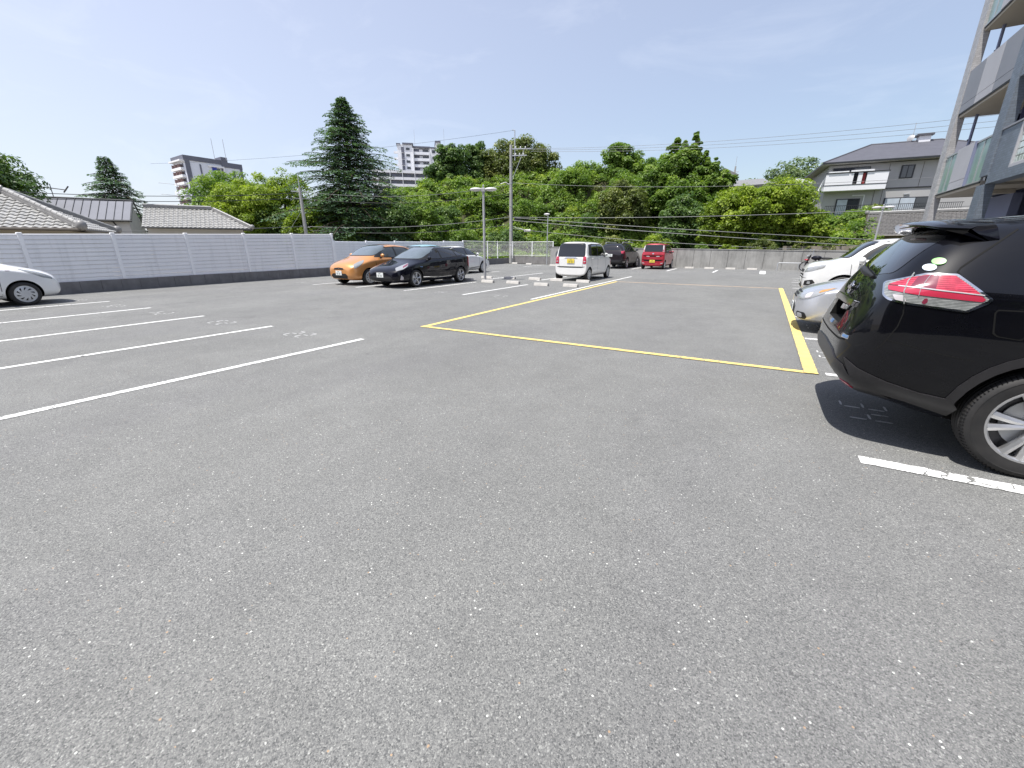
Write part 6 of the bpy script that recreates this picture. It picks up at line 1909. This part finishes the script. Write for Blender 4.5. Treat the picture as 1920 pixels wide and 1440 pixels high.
F_, B_ = PI / 2, -PI / 2                                           # facing +y (away), facing -y (towards us)
hatch('hatchback', 'white compact hatchback cut off by the left edge, nose towards the lot', (-17.33, 3.90 - 1.915, 0), F_, 'p_white', lv=3,
      extra=[('diag', 'F', rnd([(-.06, .63), (-.06, .71), (.10, .83), (.38, .925), (.34, .84), (.14, .69)], .03), 'lens_smoke', 'headlight', .006, .03),
             ('mid', 'F', [(.40, .26), (.46, .36), (.36, .44), (0, .45), (0, .24)], 'black', 'lower_grille', .004, .04),
             ('side', '', rnd([(.90, .87), (.90, .90), (.98, .90), (.98, .87)], .01), 'lens_pale', 'side_repeater', .008, .03),
             ('mid', 'F', [(.28, .58), (.24, .64), (0, .66), (0, .585)], 'black', 'upper_grille', .004, .04)])
t_o, _s = hatch('hatchback', 'copper-orange small hatchback beside the white fence, nose towards us', (-14.50, 11.35 + 1.915, 0), B_, 'p_orange', scale=1.05, wheels=(.76, 3.21, .295, .215, .175, 'hubcap'))
liftback('liftback', 'glossy black sloping-back saloon with twin-spoke wheels, nose towards us', (-12.18, 11.30 + 2.27, 0), B_, 'p_navy', scale=1.03,
         extra=[('diag', 'F', rnd([(-.12, .60), (-.14, .70), (.06, .775), (.34, .865), (.31, .76), (.14, .66)], .03), 'lens_clear', 'headlight', .006, .03),
                ('diag', 'F', rnd([(.12, .70), (.14, .755), (.33, .85), (.30, .78)], .015), 'lens_darkred', 'headlight_corner', .010, .03),
                ('diag', 'F', rnd([(.0, .30), (.05, .47), (.13, .38), (.11, .30)], .02), 'lens_pale', 'fog_lamp', .006, .03),
                ('mid', 'F', [(.50, .26), (.56, .34), (.46, .42), (0, .42), (0, .24)], 'black', 'lower_grille', .004, .04),
                ('mid', 'F', [(.30, .54), (.26, .57), (0, .58), (0, .545)], 'black', 'upper_grille', .004, .04),
                ('diag', 'B', rnd([(-.10, .90), (-.14, 1.02), (.08, 1.05), (.12, .80), (.06, .62), (0, .62), (.03, .85)], .02), 'lens_red', 'tail_light', .006, .03),
                ('side', '', ribbon([(1.32, .36), (2.2, .30), (3.05, .31)], .03), 'chrome', 'sill_trim', .003),
                ('side', '', rnd([(1.17, .71), (1.17, .735), (1.30, .735), (1.30, .71)], .006), 'badge_blue', 'wing_badge', .006)])
hatch('hatchback', 'pale blue car whose roof alone shows behind the orange hatchback', (-17.4, 20.1, 0), F_, 'p_blue', scale=1.08)
liftback('liftback', 'white sloping-back car behind the lamp post, nose to the far corner', (-15.45, 20.15, 0), F_, 'p_white', scale=1.06, wheels=(.95, 3.65, .305, .205, .185, 'hubcap'), glass='glass_dark')
kei('kei_car', 'white tall boxy kei car seen from behind, parked beside the yellow line', (-7.42, 18.05 + 1.70, 0), F_, 'p_pearl', scale=1.06,
    handle_mat='p_pearl')
ST_KEI2 = [(d, w * 1.0, zb, zbelt * 1.0, zt * 1.005, yr * 1.02) for (d, w, zb, zbelt, zt, yr) in ST_KEI]
kei('kei_car', 'small red kei car seen from behind, nose against the concrete wall', (-6.62, 30.75 + 1.70, 0), F_, 'p_red', st=ST_KEI2, scale=1.07,
    rear_glass=[(.56, 1.10), (.52, 1.50)],
    extra=[('diag', 'F', rnd([(-.10, .60), (-.10, .80), (.08, .86), (.16, .74), (.08, .60)], .05), 'lens_clear', 'headlight', .006, .03),
           ('pair', 'B', rnd([(.575, 1.08), (.545, 1.46), (.60, 1.46), (.665, 1.08)], .02), 'lens_pale', 'tail_light', .012, .03),
           ('pair', 'B', rnd([(.585, 1.10), (.575, 1.22), (.62, 1.22), (.645, 1.10)], .01), 'lens_red', 'brake_lamp', .016, .03),
           ('mid', 'B', ribbon([(.66, .86), (.50, .80), (0, .79)], .014), 'seam', 'tailgate_crease', .002, .06),
           ('mid', 'B', ribbon([(.68, .60), (.50, .52), (0, .51)], .014), 'seam', 'bumper_seam', .002, .06),
           ('pair', 'B', rnd([(.20, .78), (.22, .82), (.40, .83), (.42, .79)], .01), 'lens_pale', 'badge', .008, .03),
           ('mid', 'B', rnd([(.05, .93), (.05, 1.0), (0, 1.0), (0, .93)], .01), 'chrome', 'emblem', .01, .03),
           ('pair', 'B', rnd([(.50, .36), (.52, .40), (.64, .42), (.64, .38)], .01), 'lens_pale', 'reflector', .008, .03)],
    plates=[('B', .50, 'plate_yellow', .02)])
sp_d = dict(L=4.62, st=ST_SUV, paint='p_grey', wheels=(.93, 3.62, .355, .24, .22, 'twin'), lv=3, glass='glass_dark', group=None, scale=1.06,
            screen=[(.73, 1.19), (.64, 1.60)], rear_glass=[(.66, 1.19), (.60, 1.57)],
            side_glass=[dict(o=[(1.36, 1.13), (1.75, 1.38), (2.1, 1.53), (2.6, 1.57), (3.5, 1.56), (3.95, 1.46), (4.1, 1.24), (3.0, 1.15)],
                             panes=[[(1.72, 1.16), (2.0, 1.42), (2.2, 1.51), (2.52, 1.525), (2.52, 1.16)], [(2.60, 1.16), (2.60, 1.53), (3.35, 1.52), (3.42, 1.18)], [(3.5, 1.19), (3.45, 1.51), (3.82, 1.42), (3.95, 1.25)]])],
            doors=[[(1.42, .40), (1.38, 1.1)], [(2.56, .36), (2.56, 1.12)], [(3.30, .5), (3.45, .8), (3.48, 1.15)]], handles=[(2.4, 1.0), (3.3, 1.03)], mirror=(1.68, 1.20, .08),
            extra=[('diag', 'B', rnd([(-.16, .98), (-.16, 1.12), (.10, 1.16), (.20, 1.08), (.08, .98)], .03), 'lens_red', 'tail_light', .008, .03),
                   ('diag', 'F', rnd([(-.16, .78), (-.16, .90), (.12, .98), (.16, .88)], .03), 'lens_clear', 'headlight', .008, .03),
                   ('mid', 'F', [(.40, .60), (.42, .80), (0, .82), (0, .58)], 'black', 'grille', .005, .04),
                   ('mid', 'B', [(.76, .34), (.80, .56), (0, .58), (0, .36)], 'cladding', 'rear_bumper', .012, .05),
                   ('side', '', [(1.40, .26), (1.40, .42), (3.18, .42), (3.18, .26)], 'cladding', 'sill_cladding', .006)],
            plates=[('B', .86, 'plate_white')])
td, sd = car('dark_suv', 'dark grey off-roader with roof rails, between the white and red kei cars', 'car', (-9.42, 30.05 + 2.31, 0), F_, sp_d)
for sy in (-1, 1):
    MB().mat('galv').tube([(.95, sy * .60, 1.62), (.9, sy * .60, 1.70), (-1.5, sy * .57, 1.69), (-1.62, sy * .57, 1.60)], .022, 8).build('roof_rail', td, 60)

# ---- white off-roader, nose towards the yellow line
ST_SUVW = [(0.0, .60, .42, .72, .86, .50), (.07, .79, .30, .84, .99, .6), (.20, .87, .26, .94, 1.07, .66), (.50, .915, .24, 1.01, 1.11, .72), (.84, .92, .24, 1.04, 1.16, .78),
           (1.06, .92, .24, 1.055, 1.42, .74), (1.28, .92, .24, 1.065, 1.60, .72), (1.65, .92, .24, 1.075, 1.69, .71), (3.1, .92, .24, 1.10, 1.68, .66), (3.9, .915, .26, 1.13, 1.62, .65),
           (4.25, .90, .28, 1.12, 1.45, .64), (4.48, .86, .32, 1.05, 1.20, .62), (4.60, .66, .42, .84, .94, .5)]
sp_w = dict(L=4.60, st=ST_SUVW, paint='p_white', wheels=(.88, 3.55, .36, .24, .22, 'twin'), lv=3, glass='glass_car', screen_mat='glass_dark',
            screen=[(.70, 1.20), (.62, 1.58)], rear_glass=[(.60, 1.18), (.56, 1.55)],
            side_glass=[dict(o=[(1.08, 1.15), (1.30, 1.38), (1.55, 1.535), (2.4, 1.58), (3.5, 1.57), (3.95, 1.44), (4.05, 1.22), (2.8, 1.15)],
                             panes=[[(1.24, 1.17), (1.42, 1.38), (1.64, 1.51), (2.38, 1.53), (2.38, 1.17)], [(2.46, 1.16), (2.46, 1.545), (3.25, 1.53), (3.32, 1.19)], [(3.4, 1.2), (3.36, 1.52), (3.76, 1.42), (3.9, 1.24)]])],
            doors=[[(1.0, .42), (.96, 1.12)], [(2.42, .38), (2.42, 1.12)], [(3.2, .5), (3.36, .8), (3.4, 1.15)]], handles=[(2.25, .98), (3.2, 1.02)], mirror=(1.14, 1.13, .12), mirror_size=1.05,
            extra=[('diag', 'F', rnd([(-.30, .80), (-.28, .90), (.02, .97), (.22, 1.03), (.20, .94), (-.02, .84)], .03), 'lens_clear', 'headlight', .008, .03),
                   ('mid', 'F', rnd([(.40, .70), (.42, .74), (0, .75), (0, .70)], .01), 'black', 'grille_slot', .008, .03),
                   ('mid', 'F', rnd([(.42, .80), (.43, .86), (0, .87), (0, .80)], .01), 'black', 'grille_slot', .008, .03),
                   ('mid', 'F', rnd([(.42, .755), (.43, .79), (0, .795), (0, .755)], .008), 'chrome', 'grille_bar', .012, .03),
                   ('diag', 'F', rnd([(-.20, .46), (-.18, .58), (.04, .62), (.10, .54), (-.04, .46)], .02), 'black', 'fog_lamp_recess', .006, .03),
                   ('diag', 'F', rnd([(-.08, .50), (-.07, .57), (.0, .57), (.0, .50)], .02), 'lens_clear', 'fog_lamp', .012, .02),
                   ('mid', 'F', [(.46, .36), (.46, .50), (0, .52), (0, .36)], 'black', 'lower_grille', .004, .04),
                   ('mid', 'F', ribbon([(.74, .66), (.4, .645), (0, .64)], .012), 'seam', 'bumper_seam', .002, .05),
                   ('diag', 'B', rnd([(-.16, .98), (-.16, 1.12), (.10, 1.16), (.20, 1.08), (.08, .98)], .03), 'lens_red', 'tail_light', .008, .03)],
            plates=[('F', .56, 'plate_white')])
car('white_suv', 'white off-roader facing the yellow line, beyond the silver car', 'car', (1.02 + 2.30, 14.92, 0), PI, sp_w)

# ---- silver saloon
ST_SIL = [(0.0, .48, .30, .52, .62, .42), (.06, .68, .22, .60, .70, .5), (.20, .80, .18, .66, .77, .58), (.50, .87, .17, .74, .86, .64), (.95, .90, .17, .82, .94, .68), (1.25, .90, .17, .88, 1.01, .72),
          (1.70, .90, .17, .91, 1.24, .66), (2.15, .90, .17, .94, 1.40, .64), (2.7, .90, .17, .96, 1.46, .63), (3.3, .90, .18, .98, 1.43, .62), (3.8, .89, .19, 1.0, 1.28, .62), (4.2, .87, .21, 1.0, 1.12, .66),
          (4.6, .82, .26, .96, 1.06, .64), (4.75, .62, .36, .82, .92, .5)]
sp_s = dict(L=4.75, st=ST_SIL, paint='p_silver', wheels=(.93, 3.65, .33, .225, .215, 'twin'), lv=3, glass='glass_dark',
            screen=[(.70, 1.035), (.62, 1.385)], rear_glass=[(.6, 1.1), (.55, 1.36)],
            side_glass=[dict(o=[(1.38, .99), (1.8, 1.2), (2.2, 1.32), (2.8, 1.37), (3.4, 1.33), (3.9, 1.14), (3.0, 1.02)],
                             panes=[[(1.75, 1.02), (2.0, 1.2), (2.25, 1.29), (2.58, 1.33), (2.58, 1.02)], [(2.66, 1.02), (2.66, 1.33), (3.3, 1.30), (3.5, 1.22), (3.5, 1.06)]])],
            doors=[[(1.45, .32), (1.42, .98)], [(2.62, .28), (2.62, 1.0)], [(3.3, .40), (3.42, .7), (3.56, 1.0)]], handles=[(2.45, .88), (3.35, .9)], mirror=(1.72, 1.04, .06),
            extra=[('diag', 'F', rnd([(-.30, .575), (-.32, .62), (-.10, .735), (.20, .80), (.12, .70), (-.06, .60)], .03), 'lens_clear', 'headlight', .008, .025),
                   ('diag', 'F', rnd([(.04, .70), (.03, .745), (.18, .79), (.13, .74)], .015), 'lens_amber', 'indicator', .012, .02),
                   ('diag', 'F', rnd([(-.13, .60), (-.15, .68), (-.05, .71), (-.03, .63)], .03), 'lens_pale', 'projector_lamp', .0125, .02),
                   ('mid', 'F', rnd([(.34, .675), (.35, .69), (0, .70), (0, .68)], .006), 'black', 'grille_slot', .006, .02),
                   ('mid', 'F', rnd([(.31, .63), (.32, .655), (0, .66), (0, .635)], .006), 'black', 'grille_slot', .006, .02),
                   ('mid', 'F', rnd([(.27, .585), (.29, .615), (0, .62), (0, .585)], .006), 'black', 'grille_slot', .006, .02),
                   ('mid', 'F', rnd([(.36, .26), (.40, .44), (0, .46), (0, .26)], .02), 'black', 'lower_grille', .006, .03),
                   ('diag', 'F', rnd([(-.28, .25), (-.27, .37), (-.08, .36), (-.04, .28), (-.08, .24)], .03), 'black', 'fog_lamp_recess', .005, .025),
                   ('diag', 'F', rnd([(-.25, .27), (-.24, .35), (-.13, .34), (-.12, .27)], .03), 'p_silver', 'recess_cover', .010, .025),
                   ('diag', 'B', rnd([(-.16, .80), (-.16, .98), (.10, 1.0), (.12, .82)], .03), 'lens_red', 'tail_light', .008, .03)],
            plates=[('F', .40, 'plate_white', .0)])
car('silver_saloon', 'silver low-nosed saloon between the black and the white off-roaders', 'car', (.63 + 2.375, 9.66, 0), PI, sp_s)

# ---- near black off-roader, seen from behind: nose to the right
BX, BY = .60, 4.64                                               # rear end, centre line
L_B = 4.64
ST_BLK = [(0.0, .60, .40, .70, .82, .50), (.08, .78, .28, .80, .93, .6), (.30, .87, .22, .90, 1.02, .66), (.85, .905, .21, 1.0, 1.10, .70), (1.15, .91, .21, 1.04, 1.17, .74),
          (1.60, .91, .21, 1.06, 1.45, .67), (2.0, .91, .21, 1.08, 1.63, .655), (2.5, .91, .21, 1.10, 1.70, .65), (3.1, .91, .21, 1.13, 1.70, .645), (3.6, .91, .22, 1.16, 1.68, .64), (3.98, .905, .26, 1.18, 1.655, .635),
          (4.17, .895, .31, 1.19, 1.60, .63), (4.30, .88, .345, 1.17, 1.50, .625), (4.42, .86, .37, 1.13, 1.34, .62), (4.49, .835, .40, 1.07, 1.23, .61), (4.545, .79, .44, .93, 1.12, .57), (4.605, .70, .50, .82, .90, .48), (4.64, .58, .56, .74, .80, .42)]
sp_b = dict(L=L_B, st=ST_BLK, paint='p_black', cutbox=(-L_B / 2 - .1, -L_B / 2 + .150, -.30, .30, .855, 1.005), wheels=(.93, 3.555, .36, .248, .225, 'suv'), lv=3, glass='glass_dark', belt=.25, endc=.3, gap=.065,
            screen=[(.70, 1.19), (.64, 1.62)],
            side_glass=[dict(o=[(1.32, 1.14), (1.75, 1.42), (2.1, 1.56), (2.6, 1.60), (3.3, 1.60), (3.62, 1.52), (3.80, 1.36), (3.0, 1.19)],
                             panes=[[(1.72, 1.18), (2.0, 1.46), (2.2, 1.545), (2.52, 1.56), (2.52, 1.19)], [(2.60, 1.20), (2.60, 1.565), (3.2, 1.56), (3.26, 1.24)], [(3.34, 1.26), (3.30, 1.55), (3.5, 1.52), (3.66, 1.38)]])],
            doors=[[(1.42, .36), (1.38, 1.12)], [(2.56, .33), (2.56, 1.16)], [(3.16, .42), (3.34, .75), (3.42, 1.2)]], handles=[(2.4, 1.0), (3.2, 1.04)], mirror=(1.66, 1.20, .08),
            extra=[('diag', 'F', rnd([(-.16, .78), (-.16, .90), (.12, .98), (.16, .88)], .03), 'lens_clear', 'headlight', .008, .03),
                   ('mid', 'F', [(.40, .60), (.42, .80), (0, .82), (0, .58)], 'black', 'grille', .005, .04)],
            plates=[])
tb_, sb_ = car('black_suv', 'glossy black off-roader close by on the right, seen from its tail', 'car', (BX + L_B / 2, BY, 0), 0, sp_b)
OX = BX + L_B / 2
def W2L(p): return (p[0] - OX, p[1])
def view(az, el=0.0):
    """projection frame looking horizontally along azimuth az (degrees from +y towards +x)"""
    a = R(az)
    D = Vector((math.sin(a), math.cos(a), 0)); U = Vector((math.cos(a), -math.sin(a), 0))
    return (U, Vector((0, 0, 1)), D)
FB = view(14)
def onto(pts, fr=FB, y=3.72 - BY, dz=0.0):
    """outline given on the flank plane (x from the tail, z) -> coordinates in a tilted view"""
    out = []
    for (x, z) in pts:
        p = Vector((x - OX, y, z + dz))
        out.append((p.dot(fr[0]), p.z))
    return out
def bp(pts, mat, name, off=.004, res=.03, r=0.0, par=None, fr=FB, **k):
    o_ = onto(pts, fr)
    if r: o_ = rnd(o_, r)
    return sb_.patch(o_, fr, off, mat, name, par or tb_, res, **k)
lamp = bp([(.705, 1.205), (.72, 1.22), (.92, 1.285), (1.07, 1.285), (1.265, 1.14), (1.25, 1.115), (1.17, 1.055), (1.155, 1.053), (.85, 1.085), (.76, 1.105), (.725, 1.13)], 'chrome', 'tail_light', .006, .025, .012)
sub = dict(par=lamp, depth=.004)
bp([(.722, 1.20), (.73, 1.212), (.92, 1.272), (1.065, 1.272), (1.245, 1.138), (1.16, 1.068), (1.15, 1.066), (.855, 1.097), (.77, 1.115), (.738, 1.135)], 'lens_smoke', 'lens', .012, .025, .01, **sub)
bp([(.745, 1.195), (.84, 1.243), (.93, 1.268), (1.06, 1.268), (1.197, 1.168), (1.15, 1.17), (.83, 1.192)], 'lens_redrib', 'red_reflector', .016, .02, .006, **sub)
bp([(.745, 1.19), (.83, 1.186), (1.20, 1.16), (1.228, 1.137), (1.215, 1.122), (.91, 1.147), (.755, 1.163)], 'lens_red', 'red_reflector', .016, .02, .006, **sub)
bp([(.885, 1.253), (.935, 1.265), (.985, 1.265), (.985, 1.184), (.86, 1.192)], 'lens_darkred', 'dark_reflector', .018, .02, .004, **sub)
bp(ribbon([(.80, 1.190), (.95, 1.184), (1.10, 1.173), (1.215, 1.162)], .006), 'lens_pale', 'light_guide', .019, .02, **sub)
bp(ribbon([(.945, 1.27), (.925, 1.22), (.913, 1.175), (.912, 1.14)], .003), 'lens_clear', 'inner_edge', .020, .02, **sub)
bp([(.935, 1.10), (.945, 1.128), (.96, 1.13), (.965, 1.105), (.952, 1.09)], 'lens_darkred', 'indicator_bulb', .014, .015, .006, **sub)
bp([(.78, 1.14), (.84, 1.14), (.86, 1.10), (.80, 1.108)], 'lens_pale', 'reversing_lamp', .014, .015, .008, **sub)
# tailgate shut-line, bumper joints, flank panel lines
bp(ribbon([(.862, 1.275), (.842, 1.22), (.835, 1.16), (.852, 1.085)], .006), 'lens_smoke', 'lamp_joint', .0205, .02, depth=.006)
bp(ribbon([(.852, 1.083), (.862, 1.02), (.852, .93), (.80, .80), (.765, .755)], .007), 'seam', 'tailgate_seam', .0018, .02, depth=.004)
bp(ribbon([(1.285, 1.56), (1.14, 1.40), (1.075, 1.325), (1.065, 1.30), (1.085, 1.275)], .010), 'seam', 'panel_seam', .0018, .02, depth=.004)
bp(ribbon([(.815, .835), (.94, .81), (1.11, .775), (1.27, .750)], .004), 'seam', 'bumper_seam', .0018, .02, depth=.004)
fd = bp(ribbon([(1.30, 1.08), (1.42, 1.08), (1.455, 1.07), (1.46, .93), (1.44, .905), (1.335, .918), (1.312, .935), (1.29, 1.06), (1.30, 1.08)], .006), 'seam', 'fuel_flap_seam', .0018, .02, depth=.004)
bp([(1.301, 1.075), (1.42, 1.075), (1.45, 1.065), (1.455, .935), (1.437, .91), (1.337, .923), (1.317, .94), (1.295, 1.06)], 'p_black', 'fuel_flap', .003, .03, .012, depth=.004)
# rough black plastic round the lower edge and the wheel arches
def arch_pts(cx, r0, r1, a0, a1, n=16):
    o_ = [(cx - r1 * math.cos(R(a0 + (a1 - a0) * k / n)), .36 + r1 * math.sin(R(a0 + (a1 - a0) * k / n))) for k in range(n + 1)]
    i_ = [(cx - r0 * math.cos(R(a0 + (a1 - a0) * k / n)), .36 + r0 * math.sin(R(a0 + (a1 - a0) * k / n))) for k in range(n + 1)]
    return o_ + i_[::-1]
for d_ in (3.555, .93):
    for s_ in ('L', 'R'):
        sb_.patch([(x - OX, z) for x, z in arch_pts(BX + L_B - d_, .43, .485, 4, 176)], FR[s_], .010, 'cladding', 'arch_cladding', tb_, .03)
FBM = FR['B']
side_low = [(.98, .505), (1.10, .485), (1.235, .47), (1.275, .40), (1.25, .35), (1.10, .37), (.98, .40)]
bp([(.60, .655), (.65, .63), (.69, .605), (.88, .535), (1.06, .49), (1.235, .47), (1.275, .41), (1.24, .345), (1.02, .405), (.87, .43), (.74, .48), (.66, .54)], 'cladding', 'bumper_cladding', .012, .03)
sb_.patch([(x - OX, z) for x, z in side_low], FR['L'], .009, 'cladding', 'bumper_cladding', tb_, .03)
for s_ in ('L', 'R'):
    sb_.patch([(x - OX, z) for x, z in [(2.18, .24), (2.20, .40), (3.74, .40), (3.78, .24)]], FR[s_], .009, 'cladding', 'sill_cladding', tb_, .05)
v45 = view(50)
def dg(pts, mat, name, off=.004, res=.03, r=0, **k):
    """outline as (distance across the tail corner, height), seen from behind-right at 50 degrees"""
    return sb_.patch(rnd(pts, r) if r else pts, v45, off, mat, name, tb_, res, **k)
sb_.patch([(-.80, .48), (-.70, .60), (-.45, .665), (0, .68), (.45, .665), (.70, .60), (.80, .48), (.78, .40), (-.78, .40)], FBM, .010, 'cladding', 'bumper_cladding', tb_, .035)
sb_.patch(rnd([(-.69, .425), (-.69, .46), (-.58, .465), (-.58, .43)], .01), FBM, .016, 'lens_red', 'reflector', tb_, .02)
sb_.patch(rnd([(.69, .425), (.69, .46), (.58, .465), (.58, .43)], .01), FBM, .016, 'lens_red', 'reflector', tb_, .02)
# rear window, recess, plate, emblem, badge, strip
sb_.patch(rnd([(-.60, 1.275), (-.555, 1.53), (.555, 1.53), (.60, 1.275), (.3, 1.245), (-.3, 1.245)], .05), FBM, .003, 'glass_dark', 'rear_window', tb_, .04)
sb_.patch([(-.66, .775), (-.55, .765), (0, .755), (.55, .765), (.66, .775), (.66, .788), (.55, .778), (0, .768), (-.55, .778), (-.66, .788)], FBM, .002, 'seam', 'tailgate_seam', tb_, .04, .004)
sb_.patch(rnd([(-.42, 1.005), (-.43, 1.05), (.43, 1.05), (.42, 1.005)], .012), FBM, .022, 'chrome', 'tailgate_strip', tb_, .03, .02)
sb_.patch(rnd([(-.33, 1.00), (-.20, 1.00), (-.20, .96), (-.33, .965)], .01), FBM, .030, 'lens_clear', 'plate_lamp', tb_, .03, .02)
h_ = sb_.hit((-6, 0, .92), (1, 0, 0))
pl = MB().mat('plate_white').cbox(-.006, .006, -.165, .165, -.0825, .0825, .003).build('number_plate', tb_, loc=(-L_B / 2 + .135, .0, .93), rot=(0, R(6), 0))
ik = MB().mat('plate_ink')
for k, yy in enumerate((-.085, -.035, .035, .085)):
    for zz in (-.055, -.025, .008): ik.box(-.0085, -.006, yy - .017, yy + .017, zz - .004, zz + .004)
    ik.box(-.0085, -.006, yy + .010 * (-1) ** k, yy + .018 * (-1) ** k if k % 2 == 0 else yy - .002, -.052, .008)
ik.build('plate_marks', pl, kind='stuff')
h_ = sb_.hit((-6, 0, 1.13), (1, 0, 0))
em = MB().mat('chrome').lathe([(.040, -.006), (.052, -.006), (.055, 0), (.052, .008), (.040, .008), (.037, 0), (.040, -.006)], 28, 'x')
em.box(-.012, .006, -.075, .075, -.012, .012)
emo = em.build('emblem', tb_, 40, loc=(h_[0].x - .016, 0, 1.125), rot=(0, R(12), 0))
sb_.patch(rnd([(-.70, .79), (-.70, .822), (-.53, .822), (-.53, .79)], .006), FBM, .005, 'chrome', 'model_badge', tb_, .02)
sb_.patch(rnd([(-.69, .796), (-.69, .816), (-.62, .816), (-.62, .796)], .004), FBM, .008, 'badge_blue', 'badge_inlay', tb_, .02)
sb_.patch(rnd([(.02, .82), (.02, .85), (-.07, .85), (-.07, .82)], .004), FBM, .005, 'badge_blue', 'drive_badge', tb_, .02)
# window stickers
for (xx, zz, mt_) in ((.962, 1.358, 'sticker_green'), (.925, 1.318, 'sticker_white')):
    bp([(xx + .036 * math.cos(2 * PI * k / 20), zz + .021 * math.sin(2 * PI * k / 20)) for k in range(20)], mt_, 'sticker', .010, .015)
# wiper on the rear window
wp = MB().mat('black')
wx = lambda y, z, o=.02: sb_.hit((-6, y, z), (1, 0, 0))[0] + Vector((-o, 0, 0))
wp.tube([wx(-.36, 1.235, .012), wx(-.20, 1.255, .035), wx(-.02, 1.275, .04), wx(.10, 1.285, .02)], [.010, .024, .026, .012], 8)
wp.tube([wx(.10, 1.285, .03), wx(.32, 1.32, .02)], [.010, .006], 6)
wp.build('rear_wiper', tb_, 60)
# roof spoiler: a swept wing standing off the tailgate with thick side fins
sp_v, sp_f = [], []
ns = 16
secs = []
for i in range(ns + 1):
    y = -.66 + 1.32 * i / ns
    e = abs(y) / .66
    xr = .30 + .13 * e ** 2.2 + (.10 if e > .97 else 0)                     # trailing edge, measured from the tail
    zt = 1.632 - .055 * e ** 2
    hh = sb_.hit((BX + .68 - OX, y, 5), (0, 0, -1))
    zf = hh[0].z + .006
    secs.append([(BX + .68 - OX, y, zf), (BX + .52 - OX, y, (zf + zt) / 2 + .008), (BX + xr + .03 - OX, y, zt + .003), (BX + xr - OX, y, zt - .010), (BX + xr + .02 - OX, y, zt - .026), (BX + .50 - OX, y, zt - .045), (BX + .66 - OX, y, zf - .03)])
for s_ in secs: sp_v += s_
k7 = 7
for i in range(ns):
    for k in range(k7):
        sp_f.append((i * k7 + k, i * k7 + (k + 1) % k7, (i + 1) * k7 + (k + 1) % k7, (i + 1) * k7 + k))
sp_f += [tuple(range(k7)), tuple(range(ns * k7, ns * k7 + k7))[::-1]]
so = MB().mat('p_black').add(sp_v, sp_f).build('roof_spoiler', tb_)
fixn(so.data); shade(so.data, 40)
MB().mat('lens_darkred').cbox(BX + .345 - OX, BX + .37 - OX, -.22, .22, 1.592, 1.606, .003).build('high_brake_lamp', tb_)
for sy in (-1, 1):
    MB().mat('p_black').tube([(-1.05, sy * .60, 1.635), (-.95, sy * .60, 1.70), (.7, sy * .60, 1.725), (.9, sy * .60, 1.66)], [.014, .02, .02, .014], 8).build('roof_rail', tb_, 60)

# ------------------------------------------------------------------ motorcycle behind the white off-roader
mo = thing('motorcycle', 'dark motorcycle with chrome mirrors standing by the far wall', 'motorcycle', (2.95, 32.9, 0), R(160))
for x in (-.68, .68):
    w_ = bpy.data.objects.new('wheel', None); link(w_, mo, (x, 0, .30))
    MB().mat('rubber').lathe([(.24, -.05), (.29, -.055), (.305, 0), (.29, .055), (.24, .05)], 24, 'y', closed=True).build('tyre', w_, 60)
    m_ = MB().mat('rim').lathe([(.24, -.03), (.245, .03), (.22, .02), (.22, -.02)], 24, 'y', closed=True)
    for k in range(6):
        a = PI * k / 3
        m_.tube([(0, 0, 0), (.23 * math.cos(a), 0, .23 * math.sin(a))], .012, 5)
    m_.build('rim', w_, 40)
MB().mat('black').tube([(.68, .09, .30), (.50, .09, .85), (.44, .09, 1.0)], .025, 8).tube([(.68, -.09, .30), (.50, -.09, .85), (.44, -.09, 1.0)], .025, 8).build('fork', mo, 40)
MB().mat('p_navy').ell((.12, 0, .82), (.30, .15, .14), 16, 10).build('fuel_tank', mo, 60)
MB().mat('black').ell((-.38, 0, .80), (.36, .14, .07), 16, 8).build('seat', mo, 60)
MB().mat('rim_dark').cbox(-.25, .30, -.14, .14, .28, .62, .05).ell((.05, 0, .60), (.16, .14, .14), 12, 8).build('engine', mo, 40)
MB().mat('galv').tube([(.44, 0, .95), (.1, 0, .70), (-.4, 0, .66), (-.68, 0, .30)], .025, 8).build('frame', mo, 40)
MB().mat('lens_clear').ell((.60, 0, .90), (.06, .10, .10), 14, 10).build('headlight', mo, 60)
MB().mat('p_red').ell((.62, 0, .70), (.16, .13, .06), 14, 8).build('front_fairing', mo, 60)
MB().mat('chrome').tube([(.32, -.38, 1.02), (.42, -.2, 1.05), (.44, 0, 1.02), (.42, .2, 1.05), (.32, .38, 1.02)], .014, 8).build('handlebar', mo, 60)
for sy in (-1, 1):
    MB().mat('chrome').tube([(.40, sy * .26, 1.04), (.44, sy * .32, 1.24)], .008, 6).ell((.44, sy * .33, 1.29), (.03, .075, .05), 12, 8).build('mirror', mo, 60)
MB().mat('chrome').tube([(.2, -.18, .30), (-.3, -.2, .28), (-.85, -.2, .36)], [.03, .04, .045], 10).build('exhaust', mo, 40)
